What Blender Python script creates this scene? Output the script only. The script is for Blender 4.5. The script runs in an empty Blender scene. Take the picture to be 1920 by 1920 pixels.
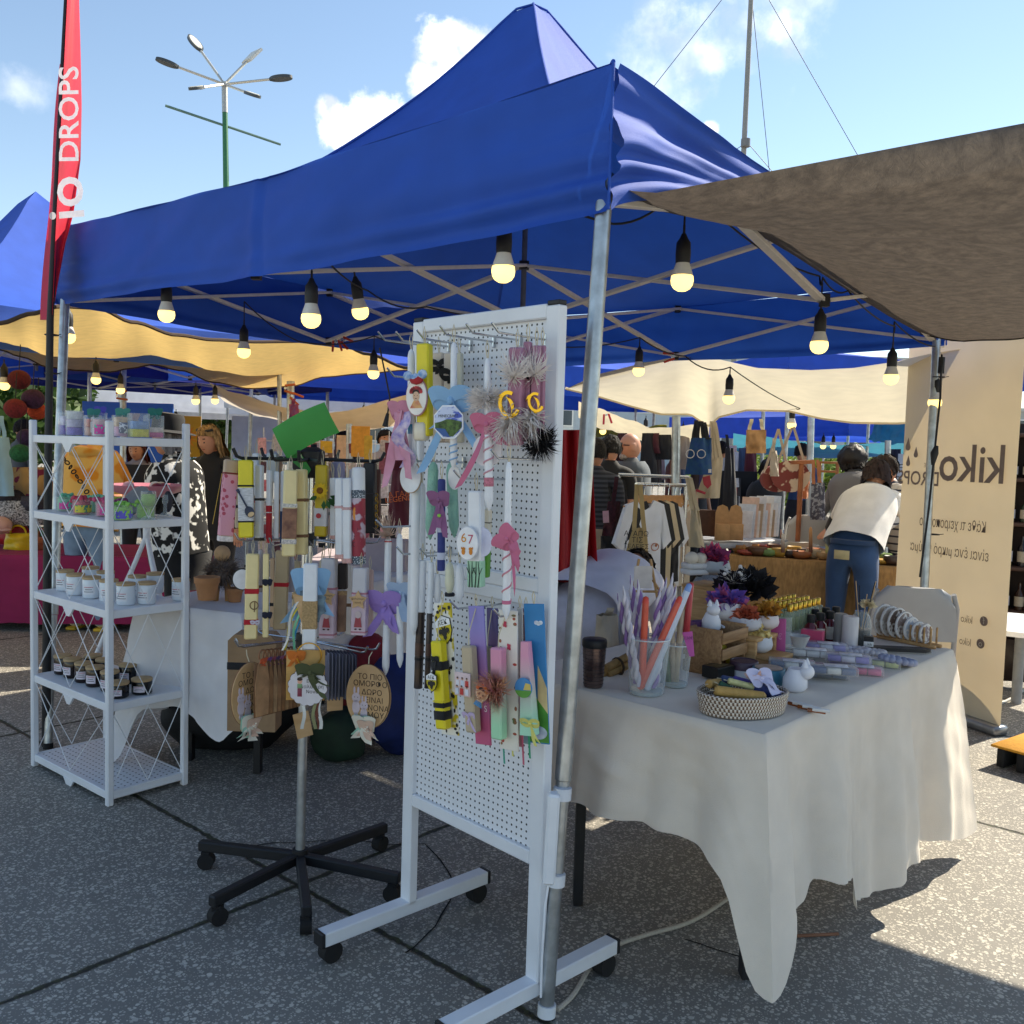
import bpy, math, random
from math import sin, cos, pi, radians, sqrt, atan2, exp
from mathutils import Matrix, Vector, noise
random.seed(7)
SC = bpy.context.scene
V = Vector
# ------------------------------------------------------------------ camera
F = 1750.0; H = 1.45; ROLL = 0.030; PITCH = math.atan(122/1750.0)
_f = V((0, cos(PITCH), -sin(PITCH))); _u = V((0, sin(PITCH), cos(PITCH))); _r = V((1, 0, 0))
CR = _r*cos(ROLL)+_u*sin(ROLL); CU = -_r*sin(ROLL)+_u*cos(ROLL); CP = V((0, 0, H))
cd = bpy.data.cameras.new('camera'); cam = bpy.data.objects.new('camera', cd); SC.collection.objects.link(cam)
cd.sensor_width = 36; cd.lens = F/1920*36; cd.clip_end = 3000; cd.clip_start = .05
cam.matrix_world = Matrix(((CR.x, CU.x, -_f.x, CP.x), (CR.y, CU.y, -_f.y, CP.y), (CR.z, CU.z, -_f.z, CP.z), (0, 0, 0, 1)))
SC.camera = cam
# ------------------------------------------------------------------ sky and sun
SUN_AZ, SUN_EL = radians(53), radians(41)
SC.view_settings.view_transform = 'Standard'; SC.view_settings.look = 'None'
SC.view_settings.exposure = 1.08; SC.view_settings.gamma = 1
SC.render.engine = 'CYCLES'; SC.cycles.max_bounces = 8; SC.cycles.diffuse_bounces = 5
SC.cycles.transparent_max_bounces = 12; SC.cycles.use_denoising = True
SC.cycles.caustics_reflective = False; SC.cycles.caustics_refractive = False
sl = bpy.data.lights.new('sun', 'SUN'); sl.energy = 4.2; sl.angle = radians(.5); sl.color = (1, .90, .72)
so = bpy.data.objects.new('sun', sl); SC.collection.objects.link(so)
SDIR = V((cos(SUN_EL)*sin(SUN_AZ), cos(SUN_EL)*cos(SUN_AZ), sin(SUN_EL)))
so.rotation_euler = (-SDIR).to_track_quat('-Z', 'Y').to_euler(); so.location = SDIR*30

def W(px, py, d): return CP + (_f + CR*((px-960)/F) + CU*((960-py)/F))*d          # pixel at camera depth d
def Z(px, py, z=0.0):                                                               # pixel on the level z
    r = _f + CR*((px-960)/F) + CU*((960-py)/F); return CP + r*((z-H)/r.z)
def PL(px, py, o, n):                                                               # pixel on a plane
    r = _f + CR*((px-960)/F) + CU*((960-py)/F); return CP + r*((o-CP).dot(n)/r.dot(n))
def dep(p): return (p-CP).dot(_f)
def s2l(c): return c/12.92 if c <= .04045 else ((c+.055)/1.055)**2.4
def hx(h):
    h = h.lstrip('#'); return tuple(s2l(int(h[i:i+2], 16)/255) for i in (0, 2, 4))+(1,)

world = bpy.data.worlds.new('World'); SC.world = world; world.use_nodes = True
def build_sky():
    nt = world.node_tree; nt.nodes.clear(); N = nt.nodes.new; L = nt.links.new
    out = N('ShaderNodeOutputWorld'); bg = N('ShaderNodeBackground'); bg.inputs[1].default_value = .108
    sky = N('ShaderNodeTexSky'); sky.sky_type = 'NISHITA'; sky.sun_disc = False
    sky.sun_elevation = SUN_EL; sky.sun_rotation = SUN_AZ; sky.air_density = 1.0; sky.dust_density = .05; sky.ozone_density = 1.6
    tc = N('ShaderNodeTexCoord')
    nz = N('ShaderNodeTexNoise'); nz.inputs['Scale'].default_value = 9; nz.inputs['Detail'].default_value = 9; nz.inputs['Roughness'].default_value = .62
    L(tc.outputs['Generated'], nz.inputs['Vector'])
    def ma(op, a, b=None, c=None):
        n = N('ShaderNodeMath'); n.operation = op
        for i, x in enumerate((a, b, c)):
            if x is None: continue
            if isinstance(x, (int, float)): n.inputs[i].default_value = x
            else: L(x, n.inputs[i])
        return n.outputs[0]
    def vm(op, a, b=None, o=0):
        n = N('ShaderNodeVectorMath'); n.operation = op
        for i, x in enumerate((a, b)):
            if x is None: continue
            if isinstance(x, (tuple, list, Vector)): n.inputs[i].default_value = tuple(x)
            else: L(x, n.inputs[i])
        return n.outputs[o]
    def sm(x, a, b, hi=1.0):
        n = N('ShaderNodeMapRange'); n.interpolation_type = 'SMOOTHSTEP'; L(x, n.inputs[0])
        for i, q in enumerate((a, b, 0, hi)): n.inputs[i+1].default_value = q
        return n.outputs[0]
    dn = vm('SUBTRACT', nz.outputs['Color'], (.5, .5, .5))
    mask = None
    def blob(px, py, rp, amp, sx=1, hi=1.0, soft=.55):
        nonlocal mask
        c = (W(px, py, 1)-CP).normalized(); r = rp/F
        sc_ = N('ShaderNodeVectorMath'); sc_.operation = 'SCALE'; L(dn, sc_.inputs[0]); sc_.inputs['Scale'].default_value = amp*r
        d = vm('SUBTRACT', vm('ADD', tc.outputs['Generated'], sc_.outputs[0]), c)
        d = vm('MULTIPLY', d, (1/sx, 1/sx, 1))
        ln = vm('LENGTH', d, None, 1)
        m = sm(ln, r, r*soft, hi)
        mask = m if mask is None else ma('MAXIMUM', mask, m)
    for b in ((852, 122, 66, 2.9), (795, 165, 40, 3), (690, 215, 62, 3.1), (640, 228, 48, 3.1), (745, 238, 46, 3), (618, 195, 26, 3), (1333, 248, 18, 2.4)):
        blob(*b)
    for b in ((20, 150, 46, 4.5, 1.5, .32, .1), (1440, 70, 60, 5, 1.2, .55, .1), (1290, 130, 85, 6, 1.9, .42, .05), (1480, 20, 70, 5, 1.4, .4, .05), (1210, 175, 50, 5, 1.7, .3, .05)):
        blob(*b)
    n2 = N('ShaderNodeTexNoise'); n2.inputs['Scale'].default_value = 26; n2.inputs['Detail'].default_value = 5
    L(tc.outputs['Generated'], n2.inputs['Vector'])
    rp = N('ShaderNodeValToRGB'); rp.color_ramp.elements[0].color = (3.6, 4.0, 4.6, 1); rp.color_ramp.elements[1].color = (9, 8.9, 8.6, 1)
    rp.color_ramp.elements[0].position = .36; rp.color_ramp.elements[1].position = .6
    L(n2.outputs[0], rp.inputs[0])
    mx = N('ShaderNodeMix'); mx.data_type = 'RGBA'
    tn = N('ShaderNodeMix'); tn.data_type = 'RGBA'; tn.blend_type = 'MULTIPLY'; tn.inputs[0].default_value = 1; tn.inputs[7].default_value = (1.0, .94, .86, 1); L(sky.outputs[0], tn.inputs[6])
    L(mask, mx.inputs[0]); L(tn.outputs[2], mx.inputs[6]); L(rp.outputs[0], mx.inputs[7])
    L(mx.outputs[2], bg.inputs[0]); L(bg.outputs[0], out.inputs[0])
build_sky()

# ------------------------------------------------------------------ materials
_mats = {}
def M(col='#888888', r=.6, n=.10, sc=30, b=0, bs=200, me=0, tl=0, em=0, col2=None, st=(1, 1, 1), kind='', tr=0, sh=0):
    """procedural material: base colour varied by noise, optional bump, metal, translucency, emission"""
    key = (col, r, n, sc, b, bs, me, tl, em, col2, st, kind, tr, sh)
    if key in _mats: return _mats[key]
    m = bpy.data.materials.new('mat_%d' % len(_mats)); _mats[key] = m; m.use_nodes = True
    nt = m.node_tree; N = nt.nodes.new; L = nt.links.new
    p = nt.nodes['Principled BSDF']; out = nt.nodes['Material Output']
    c = hx(col); c2 = hx(col2) if col2 else tuple(min(1, x*(1-n)) for x in c[:3])+(1,)
    c1 = c if col2 else tuple(min(1, x*(1+n*.6)) for x in c[:3])+(1,)
    tc = N('ShaderNodeTexCoord'); mp = N('ShaderNodeMapping'); L(tc.outputs['Object'], mp.inputs[0]); mp.inputs['Scale'].default_value = st
    rp = N('ShaderNodeValToRGB'); rp.color_ramp.elements[0].color = c2; rp.color_ramp.elements[1].color = c1
    rp.color_ramp.elements[0].position = .35; rp.color_ramp.elements[1].position = .65
    if kind == 'grad':                                # colour runs from top to bottom of the thing
        sp = N('ShaderNodeSeparateXYZ'); L(tc.outputs['Generated'], sp.inputs[0]); L(sp.outputs['Z'], rp.inputs[0])
        rp.color_ramp.elements[0].position = .15; rp.color_ramp.elements[1].position = .85
    elif kind == 'dots':
        vo = N('ShaderNodeTexVoronoi'); vo.inputs['Scale'].default_value = sc; L(mp.outputs[0], vo.inputs['Vector'])
        L(vo.outputs['Distance'], rp.inputs[0]); rp.color_ramp.elements[0].position = .30; rp.color_ramp.elements[1].position = .36
    elif kind == 'stripe':
        wv = N('ShaderNodeTexWave'); wv.bands_direction = 'Z'; wv.inputs['Scale'].default_value = sc; L(mp.outputs[0], wv.inputs['Vector'])
        L(wv.outputs['Fac'], rp.inputs[0]); q_ = .45 if r == .9 else .1; rp.color_ramp.elements[0].position = q_; rp.color_ramp.elements[1].position = q_+.08
    elif kind == 'wood':
        wv = N('ShaderNodeTexNoise'); wv.inputs['Scale'].default_value = sc; wv.inputs['Detail'].default_value = 6; wv.inputs['Distortion'].default_value = 1.2
        L(mp.outputs[0], wv.inputs['Vector']); L(wv.outputs[0], rp.inputs[0])
    elif kind == 'patch':
        wv = N('ShaderNodeTexNoise'); wv.inputs['Scale'].default_value = sc; wv.inputs['Detail'].default_value = 2
        L(mp.outputs[0], wv.inputs['Vector']); L(wv.outputs[0], rp.inputs[0]); rp.color_ramp.elements[0].position = .52; rp.color_ramp.elements[1].position = .57
    else:
        nz = N('ShaderNodeTexNoise'); nz.inputs['Scale'].default_value = sc; nz.inputs['Detail'].default_value = 5
        L(mp.outputs[0], nz.inputs['Vector']); L(nz.outputs[0], rp.inputs[0])
    L(rp.outputs[0], p.inputs['Base Color']); p.inputs['Roughness'].default_value = r; p.inputs['Metallic'].default_value = me
    if sh: p.inputs['Sheen Weight'].default_value = sh
    if em: p.inputs['Emission Color'].default_value = c; p.inputs['Emission Strength'].default_value = em
    if b:
        bn = N('ShaderNodeTexNoise'); bn.inputs['Scale'].default_value = bs; bn.inputs['Detail'].default_value = 3; L(mp.outputs[0], bn.inputs['Vector'])
        bp = N('ShaderNodeBump'); bp.inputs['Strength'].default_value = b; bp.inputs['Distance'].default_value = .004
        L(bn.outputs[0], bp.inputs['Height']); L(bp.outputs[0], p.inputs['Normal'])
    if tl:                                            # thin cloth: some light passes through
        t = N('ShaderNodeBsdfTranslucent'); L(rp.outputs[0], t.inputs[0]); mx = N('ShaderNodeMixShader'); mx.inputs[0].default_value = tl
        L(p.outputs[0], mx.inputs[1]); L(t.outputs[0], mx.inputs[2]); L(mx.outputs[0], out.inputs[0])
    if tr:                                            # thin clear glass or plastic
        t = N('ShaderNodeBsdfTransparent'); t.inputs[0].default_value = tuple(1-(1-x)*.35 for x in c[:3])+(1,)
        fr = N('ShaderNodeLayerWeight'); fr.inputs[0].default_value = .25; mp2 = N('ShaderNodeMapRange'); L(fr.outputs['Facing'], mp2.inputs[0])
        mp2.inputs[3].default_value = 1-tr; mp2.inputs[4].default_value = min(1, 1-tr+.45)
        mx = N('ShaderNodeMixShader'); L(mp2.outputs[0], mx.inputs[0]); L(t.outputs[0], mx.inputs[1]); L(p.outputs[0], mx.inputs[2]); L(mx.outputs[0], out.inputs[0])
    return m
def cloth(col, tl=0, n=.08, r=.85): return M(col, r, n, 9, .25, 420, tl=tl, sh=.15)
def wax(col, n=.05): return M(col, .38, n, 25, .06, 60)
GALV = M('#b4b8ba', .36, .22, 22, .05, 90, me=.85)
CHROME = M('#c8ccd0', .22, .06, me=.95)
STEELW = M('#e4e6ea', .42, .05, 8, .05, 300)
BLACKP = M('#17171a', .55, .2, 40, .1, 200)
RUB = M('#121214', .8, .2, 40)
WHITEP = M('#e9ebef', .4, .05, 8, .04, 200)
GLASS = M('#f2f7f6', .05, 0, tr=.86)
BULB = M('#ffdf80', .4, 0, em=1.15)
PINE = M('#c9a06c', .6, 0, 6, .15, 60, col2='#a87c4a', st=(1, 1, 9), kind='wood')
KRAFT = M('#b58a5c', .8, .12, 30, .1, 200)
JUTE = M('#b39468', .9, .25, 160, .3, 300)
TWINE = M('#cfc3a6', .9, .1)
WIRE = M('#1b1b1d', .6, 0)
BLACKC = cloth('#16161a')
# ------------------------------------------------------------------ geometry
def frame(o, x, y):
    x = x.normalized(); z = x.cross(y).normalized(); y = z.cross(x)
    return Matrix(((x.x, y.x, z.x, o.x), (x.y, y.y, z.y, o.y), (x.z, y.z, z.z, o.z), (0, 0, 0, 1)))
def face(o, yaw=0, roll=0, pitch=0):
    """x right, y up, z towards the viewer; yaw turns about the vertical"""
    m = Matrix(((1, 0, 0, 0), (0, 0, -1, 0), (0, 1, 0, 0), (0, 0, 0, 1)))
    return Matrix.Translation(V(o)) @ Matrix.Rotation(radians(yaw), 4, 'Z') @ m @ Matrix.Rotation(radians(pitch), 4, 'X') @ Matrix.Rotation(radians(roll), 4, 'Z')
def RZ(a): return Matrix.Rotation(radians(a), 4, 'Z')
def AT(p, a=0): return Matrix.Translation(V(p)) @ RZ(a)
_t = {}
def textmesh(s, size, font=None):
    if (s, size) not in _t:
        c = bpy.data.curves.new('t', 'FONT'); c.body = s; c.size = size; c.align_x = 'CENTER'; c.align_y = 'CENTER'; c.resolution_u = 3; c.offset = .012*size if size > .1 else 0
        o = bpy.data.objects.new('t', c); SC.collection.objects.link(o)
        me = bpy.data.meshes.new_from_object(o)
        _t[(s, size)] = ([tuple(v.co) for v in me.vertices], [tuple(p.vertices) for p in me.polygons])
        bpy.data.objects.remove(o); bpy.data.meshes.remove(me); bpy.data.curves.remove(c)
    return _t[(s, size)]
MW = {}
class G:
    def __init__(s): s.v = []; s.f = []; s.mi = []; s.cur = 0
    def mat(s, i): s.cur = i; return s
    def add(s, v, f, X=None):
        o = len(s.v); s.v += [(X @ V(q)) if X else V(q) for q in v]; s.f += [tuple(i+o for i in q) for q in f]; s.mi += [s.cur]*len(f); return s
    def box(s, c, sz, X=None, b=.0015):
        x, y, z = (q/2 for q in sz); b = min(b, x*.45, y*.45, z*.45); v = []; cx, cy, cz = c
        for sx in (-1, 1):
            for sy in (-1, 1):
                for sz_ in (-1, 1):
                    v += [(cx+sx*x, cy+sy*(y-b), cz+sz_*(z-b)), (cx+sx*(x-b), cy+sy*y, cz+sz_*(z-b)), (cx+sx*(x-b), cy+sy*(y-b), cz+sz_*z)]
        def i(sx, sy, sz_, k): return ((sx*2+sy)*2+sz_)*3+k
        f = []
        for a in (0, 1):
            f.append([i(a, 0, 0, 0), i(a, 1, 0, 0), i(a, 1, 1, 0), i(a, 0, 1, 0)][::(1 if a else -1)])
            f.append([i(0, a, 0, 1), i(1, a, 0, 1), i(1, a, 1, 1), i(0, a, 1, 1)][::(-1 if a else 1)])
            f.append([i(0, 0, a, 2), i(1, 0, a, 2), i(1, 1, a, 2), i(0, 1, a, 2)][::(1 if a else -1)])
        for a in (0, 1):
            for c_ in (0, 1):
                q = 1 if a == c_ else -1
                f.append([i(a, c_, 0, 0), i(a, c_, 0, 1), i(a, c_, 1, 1), i(a, c_, 1, 0)][::q])
                f.append([i(a, 0, c_, 0), i(a, 0, c_, 2), i(a, 1, c_, 2), i(a, 1, c_, 0)][::-q])
                f.append([i(0, a, c_, 1), i(0, a, c_, 2), i(1, a, c_, 2), i(1, a, c_, 1)][::q])
        for a in (0, 1):
            for b_ in (0, 1):
                for c_ in (0, 1):
                    q = 1 if (a+b_+c_) % 2 else -1
                    f.append([i(a, b_, c_, 0), i(a, b_, c_, 1), i(a, b_, c_, 2)][::q])
        return s.add(v, f, X)
    def tube(s, pts, r, n=8, X=None, caps=True):
        pts = [V(p) for p in pts]; k = len(pts); rs = r if isinstance(r, (list, tuple)) else [r]*k
        v = []; f = []; up = None
        for i, p in enumerate(pts):
            t = (pts[min(i+1, k-1)]-pts[max(i-1, 0)]).normalized()
            if up is None: up = t.orthogonal().normalized()
            else:
                up = up-t*up.dot(t); up = up.normalized() if up.length > 1e-6 else t.orthogonal().normalized()
            w = t.cross(up)
            v += [p+(up*cos(2*pi*j/n)+w*sin(2*pi*j/n))*rs[i] for j in range(n)]
        for i in range(k-1):
            for j in range(n): f.append((i*n+j, i*n+(j+1) % n, (i+1)*n+(j+1) % n, (i+1)*n+j))
        if caps: f += [tuple(range(n))[::-1], tuple((k-1)*n+j for j in range(n))]
        return s.add(v, f, X)
    def cyl(s, a, b, r, r2=None, n=16, X=None): return s.tube([a, b], [r, r if r2 is None else r2], n, X)
    def bar(s, a, b, w, t=None, up=(0, 0, 1), bv=.0015):
        a = V(a); b = V(b); d = b-a; t = t or w; u = V(up)
        if abs(d.normalized().dot(u)) > .98: u = V((0, 1, 0))
        X = frame((a+b)/2, d, u); return s.box((0, 0, 0), (d.length, t, w), X, bv)
    def lathe(s, pr, n=20, X=None, c=(0, 0, 0), sx=1, sy=1):
        v = []; f = []; k = len(pr)
        for r, z in pr:
            v += [(c[0]+r*cos(2*pi*j/n)*sx, c[1]+r*sin(2*pi*j/n)*sy, c[2]+z) for j in range(n)]
        for i in range(k-1):
            for j in range(n): f.append((i*n+j, i*n+(j+1) % n, (i+1)*n+(j+1) % n, (i+1)*n+j))
        if pr[0][0] > 1e-5: f.append(tuple(range(n))[::-1])
        if pr[-1][0] > 1e-5: f.append(tuple((k-1)*n+j for j in range(n)))
        return s.add(v, f, X)
    def sph(s, c, r, n=14, X=None):
        rx, ry, rz = (r, r, r) if isinstance(r, (int, float)) else r
        return s.lathe([(max(1e-6, sin(pi*i/(n//2+2))), -cos(pi*i/(n//2+2))*rz) for i in range(n//2+3)], n, X, c, rx, ry)
    def grid(s, fn, nu, nv, th=0, X=None):
        """sheet fn(u,v); th gives it a thickness"""
        v = [V(fn(i/nu, j/nv)) for j in range(nv+1) for i in range(nu+1)]; w = nu+1
        f = [(j*w+i, j*w+i+1, (j+1)*w+i+1, (j+1)*w+i) for j in range(nv) for i in range(nu)]
        if th:
            nn = [V((0, 0, 0)) for _ in v]
            for q in f:
                m = (v[q[1]]-v[q[0]]).cross(v[q[3]]-v[q[0]])
                for i in q: nn[i] += m
            k = len(v); v = v+[p-(m.normalized() if m.length > 1e-12 else m)*th for p, m in zip(v, nn)]
            f2 = [tuple(i+k for i in q[::-1]) for q in f]
            bd = [i for i in range(w)]+[j*w+nu for j in range(1, nv+1)]+[nv*w+i for i in range(nu-1, -1, -1)]+[j*w for j in range(nv-1, 0, -1)]
            f = f+f2+[(bd[(i+1) % len(bd)], bd[i], bd[i]+k, bd[(i+1) % len(bd)]+k) for i in range(len(bd))]
        return s.add(v, f, X)
    def prism(s, pts, d, X=None, z0=0):
        n = len(pts); v = [(p[0], p[1], z0) for p in pts]+[(p[0], p[1], z0+d) for p in pts]
        a = sum(pts[i][0]*pts[(i+1) % n][1]-pts[(i+1) % n][0]*pts[i][1] for i in range(n))
        f = [tuple(range(n))[::-1], tuple(range(n, 2*n))]+[(i, (i+1) % n, n+(i+1) % n, n+i) for i in range(n)]
        if a < 0: f = [q[::-1] for q in f]
        return s.add(v, f, X)
    def disc(s, rx, ry, d, X=None, n=36, z0=0, c=(0, 0)): return s.prism([(c[0]+rx*cos(2*pi*i/n), c[1]+ry*sin(2*pi*i/n)) for i in range(n)], d, X, z0)
    def text(s, t, size, X=None, dx=0, dy=0, z=.0006, mirror=False, rot=0, sx=1):
        v, f = textmesh(t, size); cr, sr = cos(radians(rot)), sin(radians(rot))
        v = [((-q[0]*sx if mirror else q[0]*sx), q[1]) for q in v]
        return s.add([(dx+q[0]*cr-q[1]*sr, dy+q[0]*sr+q[1]*cr, z) for q in v], f, X)
    def ring(s, R, r, X=None, n=24, m=8, sy=1):
        pts = [(R*cos(2*pi*i/n), R*sin(2*pi*i/n)*sy, 0) for i in range(n+1)]; return s.tube(pts, r, m, X, False)
    def ribbon(s, pts, w, wd, th=.0006, X=None):
        """flat band of width w along pts; wd = width direction(s)"""
        pts = [V(p) for p in pts]; k = len(pts)-1; wds = wd if isinstance(wd, list) else [wd]*len(pts)
        return s.grid(lambda u, v: pts[round(u*k)]+V(wds[round(u*k)]).normalized()*w*(v-.5), k, 2, th, X)
    def obj(s, name, mat, parent=None, smooth=True, ang=35, label=None, cat=None, group=None, kind=None, keep=False):
        me = bpy.data.meshes.new(name); mats = mat if isinstance(mat, (list, tuple)) else [mat]
        if parent is not None: inv = MW[parent.name].inverted(); vs = [inv @ q for q in s.v]; loc = None
        elif keep: vs = s.v; loc = V((0, 0, 0))
        else:
            xs = [q.x for q in s.v]; ys = [q.y for q in s.v]; zs = [q.z for q in s.v]
            loc = V(((min(xs)+max(xs))/2, (min(ys)+max(ys))/2, min(zs))); vs = [q-loc for q in s.v]
        me.from_pydata([tuple(q) for q in vs], [], s.f); me.update()
        for m in mats: me.materials.append(m)
        if len(mats) > 1: me.polygons.foreach_set('material_index', s.mi)
        if smooth:
            me.shade_smooth(); me.set_sharp_from_angle(angle=radians(ang))
        o = bpy.data.objects.new(name, me); SC.collection.objects.link(o)
        if parent is not None: o.parent = parent; MW[o.name] = MW[parent.name]
        else: o.location = loc; MW[o.name] = Matrix.Translation(loc)
        return tag(o, label, cat, group, kind)
def tag(o, label=None, cat=None, group=None, kind=None):
    if label: o['label'] = label
    if cat: o['category'] = cat
    if group: o['group'] = group
    if kind: o['kind'] = kind
    return o
def thing(name, label, cat, X, group=None):
    if not isinstance(X, Matrix): X = Matrix.Translation(V(X))
    o = bpy.data.objects.new(name, None); SC.collection.objects.link(o); o.matrix_world = X; o.empty_display_size = .05
    MW[o.name] = X.copy(); return tag(o, label, cat, group)
def dup(src, X, label=None, group=None, scale=1):
    def cp(o, par):
        c = o.copy(); SC.collection.objects.link(c); MW[c.name] = X
        if par: c.parent = par
        for ch in o.children: cp(ch, c)
        return c
    r = cp(src, None); r.matrix_world = X @ Matrix.Scale(scale, 4); return tag(r, label, None, group)
def lerp(a, b, t): return a+(b-a)*t
def sag(a, b, d, n=10): return [lerp(V(a), V(b), i/n)-V((0, 0, d*4*(i/n)*(1-i/n))) for i in range(n+1)]
def rnd(a, b): return random.uniform(a, b)
def sat(x): return max(0., min(1., x))
# ------------------------------------------------------------------ ground
I0 = Z(558, 1660)
def build_ground():
    m = bpy.data.materials.new('mat_paving'); m.use_nodes = True; nt = m.node_tree; N = nt.nodes.new; L = nt.links.new
    p = nt.nodes['Principled BSDF']; tc = N('ShaderNodeTexCoord'); mp = N('ShaderNodeMapping'); mp.vector_type = 'TEXTURE'
    mp.inputs['Location'].default_value = (I0.x, I0.y, 0); mp.inputs['Rotation'].default_value = (0, 0, radians(48.7)); L(tc.outputs['Object'], mp.inputs[0])
    def ma(op, a, b=None, c=None):
        n = N('ShaderNodeMath'); n.operation = op
        for i, x in enumerate((a, b, c)):
            if x is None: continue
            if isinstance(x, (int, float)): n.inputs[i].default_value = x
            else: L(x, n.inputs[i])
        return n.outputs[0]
    def mix(f, a, b):
        n = N('ShaderNodeMix'); n.data_type = 'RGBA'
        for i, x in ((0, f), (6, a), (7, b)):
            if isinstance(x, (tuple, float, int)): n.inputs[i].default_value = x
            else: L(x, n.inputs[i])
        return n.outputs[2]
    def noi(s, d=4, r=.5):
        n = N('ShaderNodeTexNoise'); n.inputs['Scale'].default_value = s; n.inputs['Detail'].default_value = d; n.inputs['Roughness'].default_value = r
        L(mp.outputs[0], n.inputs['Vector']); return n
    def mr(x, a, b, lo=0., hi=1.):
        n = N('ShaderNodeMapRange'); L(x, n.inputs[0])
        for i, q in enumerate((a, b, lo, hi)): n.inputs[i+1].default_value = q
        return n.outputs[0]
    wob = noi(30, 2); wv = N('ShaderNodeVectorMath'); wv.operation = 'SCALE'; L(wob.outputs['Color'], wv.inputs[0]); wv.inputs['Scale'].default_value = .012
    av = N('ShaderNodeVectorMath'); L(mp.outputs[0], av.inputs[0]); L(wv.outputs[0], av.inputs[1])
    chips = None; hs = None
    for sc_, thr in ((92, .58), (56, .50), (150, .54)):
        vo = N('ShaderNodeTexVoronoi'); vo.inputs['Scale'].default_value = sc_; L(av.outputs[0], vo.inputs['Vector'])
        sp = N('ShaderNodeSeparateColor'); L(vo.outputs['Color'], sp.inputs[0])
        lim = mr(sp.outputs[0], .25, 1, .0, thr)
        d = ma('SUBTRACT', lim, vo.outputs['Distance']); k = mr(d, 0, .06)
        sh = ma('MULTIPLY', k, mr(sp.outputs[1], 0, 1, .45, 1))
        chips = sh if chips is None else ma('MAXIMUM', chips, sh); hs = k if hs is None else ma('MAXIMUM', hs, k)
    big = noi(1.3, 5, .6); mid = noi(9, 5, .65)
    fine = noi(420, 2)
    mort = mix(mr(big.outputs[0], .35, .65), (.165, .153, .132, 1), (.26, .241, .208, 1))
    mort = mix(mr(mid.outputs[0], .3, .7), mort, (.18, .168, .147, 1))
    mort = mix(ma('MULTIPLY', mr(fine.outputs[0], .35, .65), .35), mort, (.28, .265, .24, 1))
    col = mix(chips, mort, (.60, .555, .475, 1))
    stain = noi(.55, 6, .7); col = mix(ma('MULTIPLY', mr(stain.outputs[0], .56, .72), .45), col, (.12, .113, .10, 1))
    sx = N('ShaderNodeSeparateXYZ'); L(av.outputs[0], sx.inputs[0])
    jn = noi(14, 5, .7); j = None
    for ax in ('X', 'Y'):
        q = ma('ADD', sx.outputs[ax], 2.23*20+1.115-.006); q = ma('MODULO', q, 2.23); q = ma('ABSOLUTE', ma('SUBTRACT', q, 1.115))
        w = mr(jn.outputs[0], .3, .7, .006, .017); k = mr(ma('SUBTRACT', w, q), -.002, .005)
        j = k if j is None else ma('MAXIMUM', j, k)
    moss = noi(40, 3); jc = mix(mr(moss.outputs[0], .45, .6), (.018, .016, .012, 1), (.045, .05, .018, 1))
    col = mix(j, col, jc)
    L(col, p.inputs['Base Color']); p.inputs['Roughness'].default_value = .75
    hh = ma('SUBTRACT', ma('ADD', ma('MULTIPLY', hs, .5), ma('MULTIPLY', mid.outputs[0], .4)), ma('MULTIPLY', j, 2.5))
    bp = N('ShaderNodeBump'); bp.inputs['Strength'].default_value = .8; bp.inputs['Distance'].default_value = .006; L(hh, bp.inputs['Height']); L(bp.outputs[0], p.inputs['Normal'])
    g = G(); g.add([(-400, -60, 0), (400, -60, 0), (400, 600, 0), (-400, 600, 0)], [(0, 1, 2, 3)])
    g.obj('ground', m, kind='structure', smooth=False, keep=True)
    # hairline cracks round an old filled manhole
    g = G(); dk = M('#0d0c0a', .9, .3)
    for pts in ([(655, 1575), (735, 1585), (800, 1585), (830, 1620), (850, 1650), (845, 1690), (815, 1740), (775, 1778), (757, 1790)],
                [(452, 1592), (520, 1580), (600, 1578), (655, 1575)], [(1280, 1762), (1340, 1780), (1400, 1800), (1490, 1812)]):
        w = [Z(*p) for p in pts]; ps = []
        for i in range(len(w)-1):
            for k in range(6): q = lerp(w[i], w[i+1], k/6); ps.append(q+V((noise.noise(q*9)*.012, noise.noise(q*9+V((7, 3, 1)))*.012, 0)))
        for i in range(len(ps)-1):
            d = (ps[i+1]-ps[i]).normalized(); n_ = V((-d.y, d.x, 0))*(.0022+.0025*abs(noise.noise(ps[i]*13)))
            z_ = V((0, 0, .003)); g.add([ps[i]-n_+z_, ps[i+1]-n_+z_, ps[i+1]+n_+z_, ps[i]+n_+z_], [(0, 1, 2, 3)])
    g.obj('ground_crack', dk, kind='structure', smooth=False)
build_ground()
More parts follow.
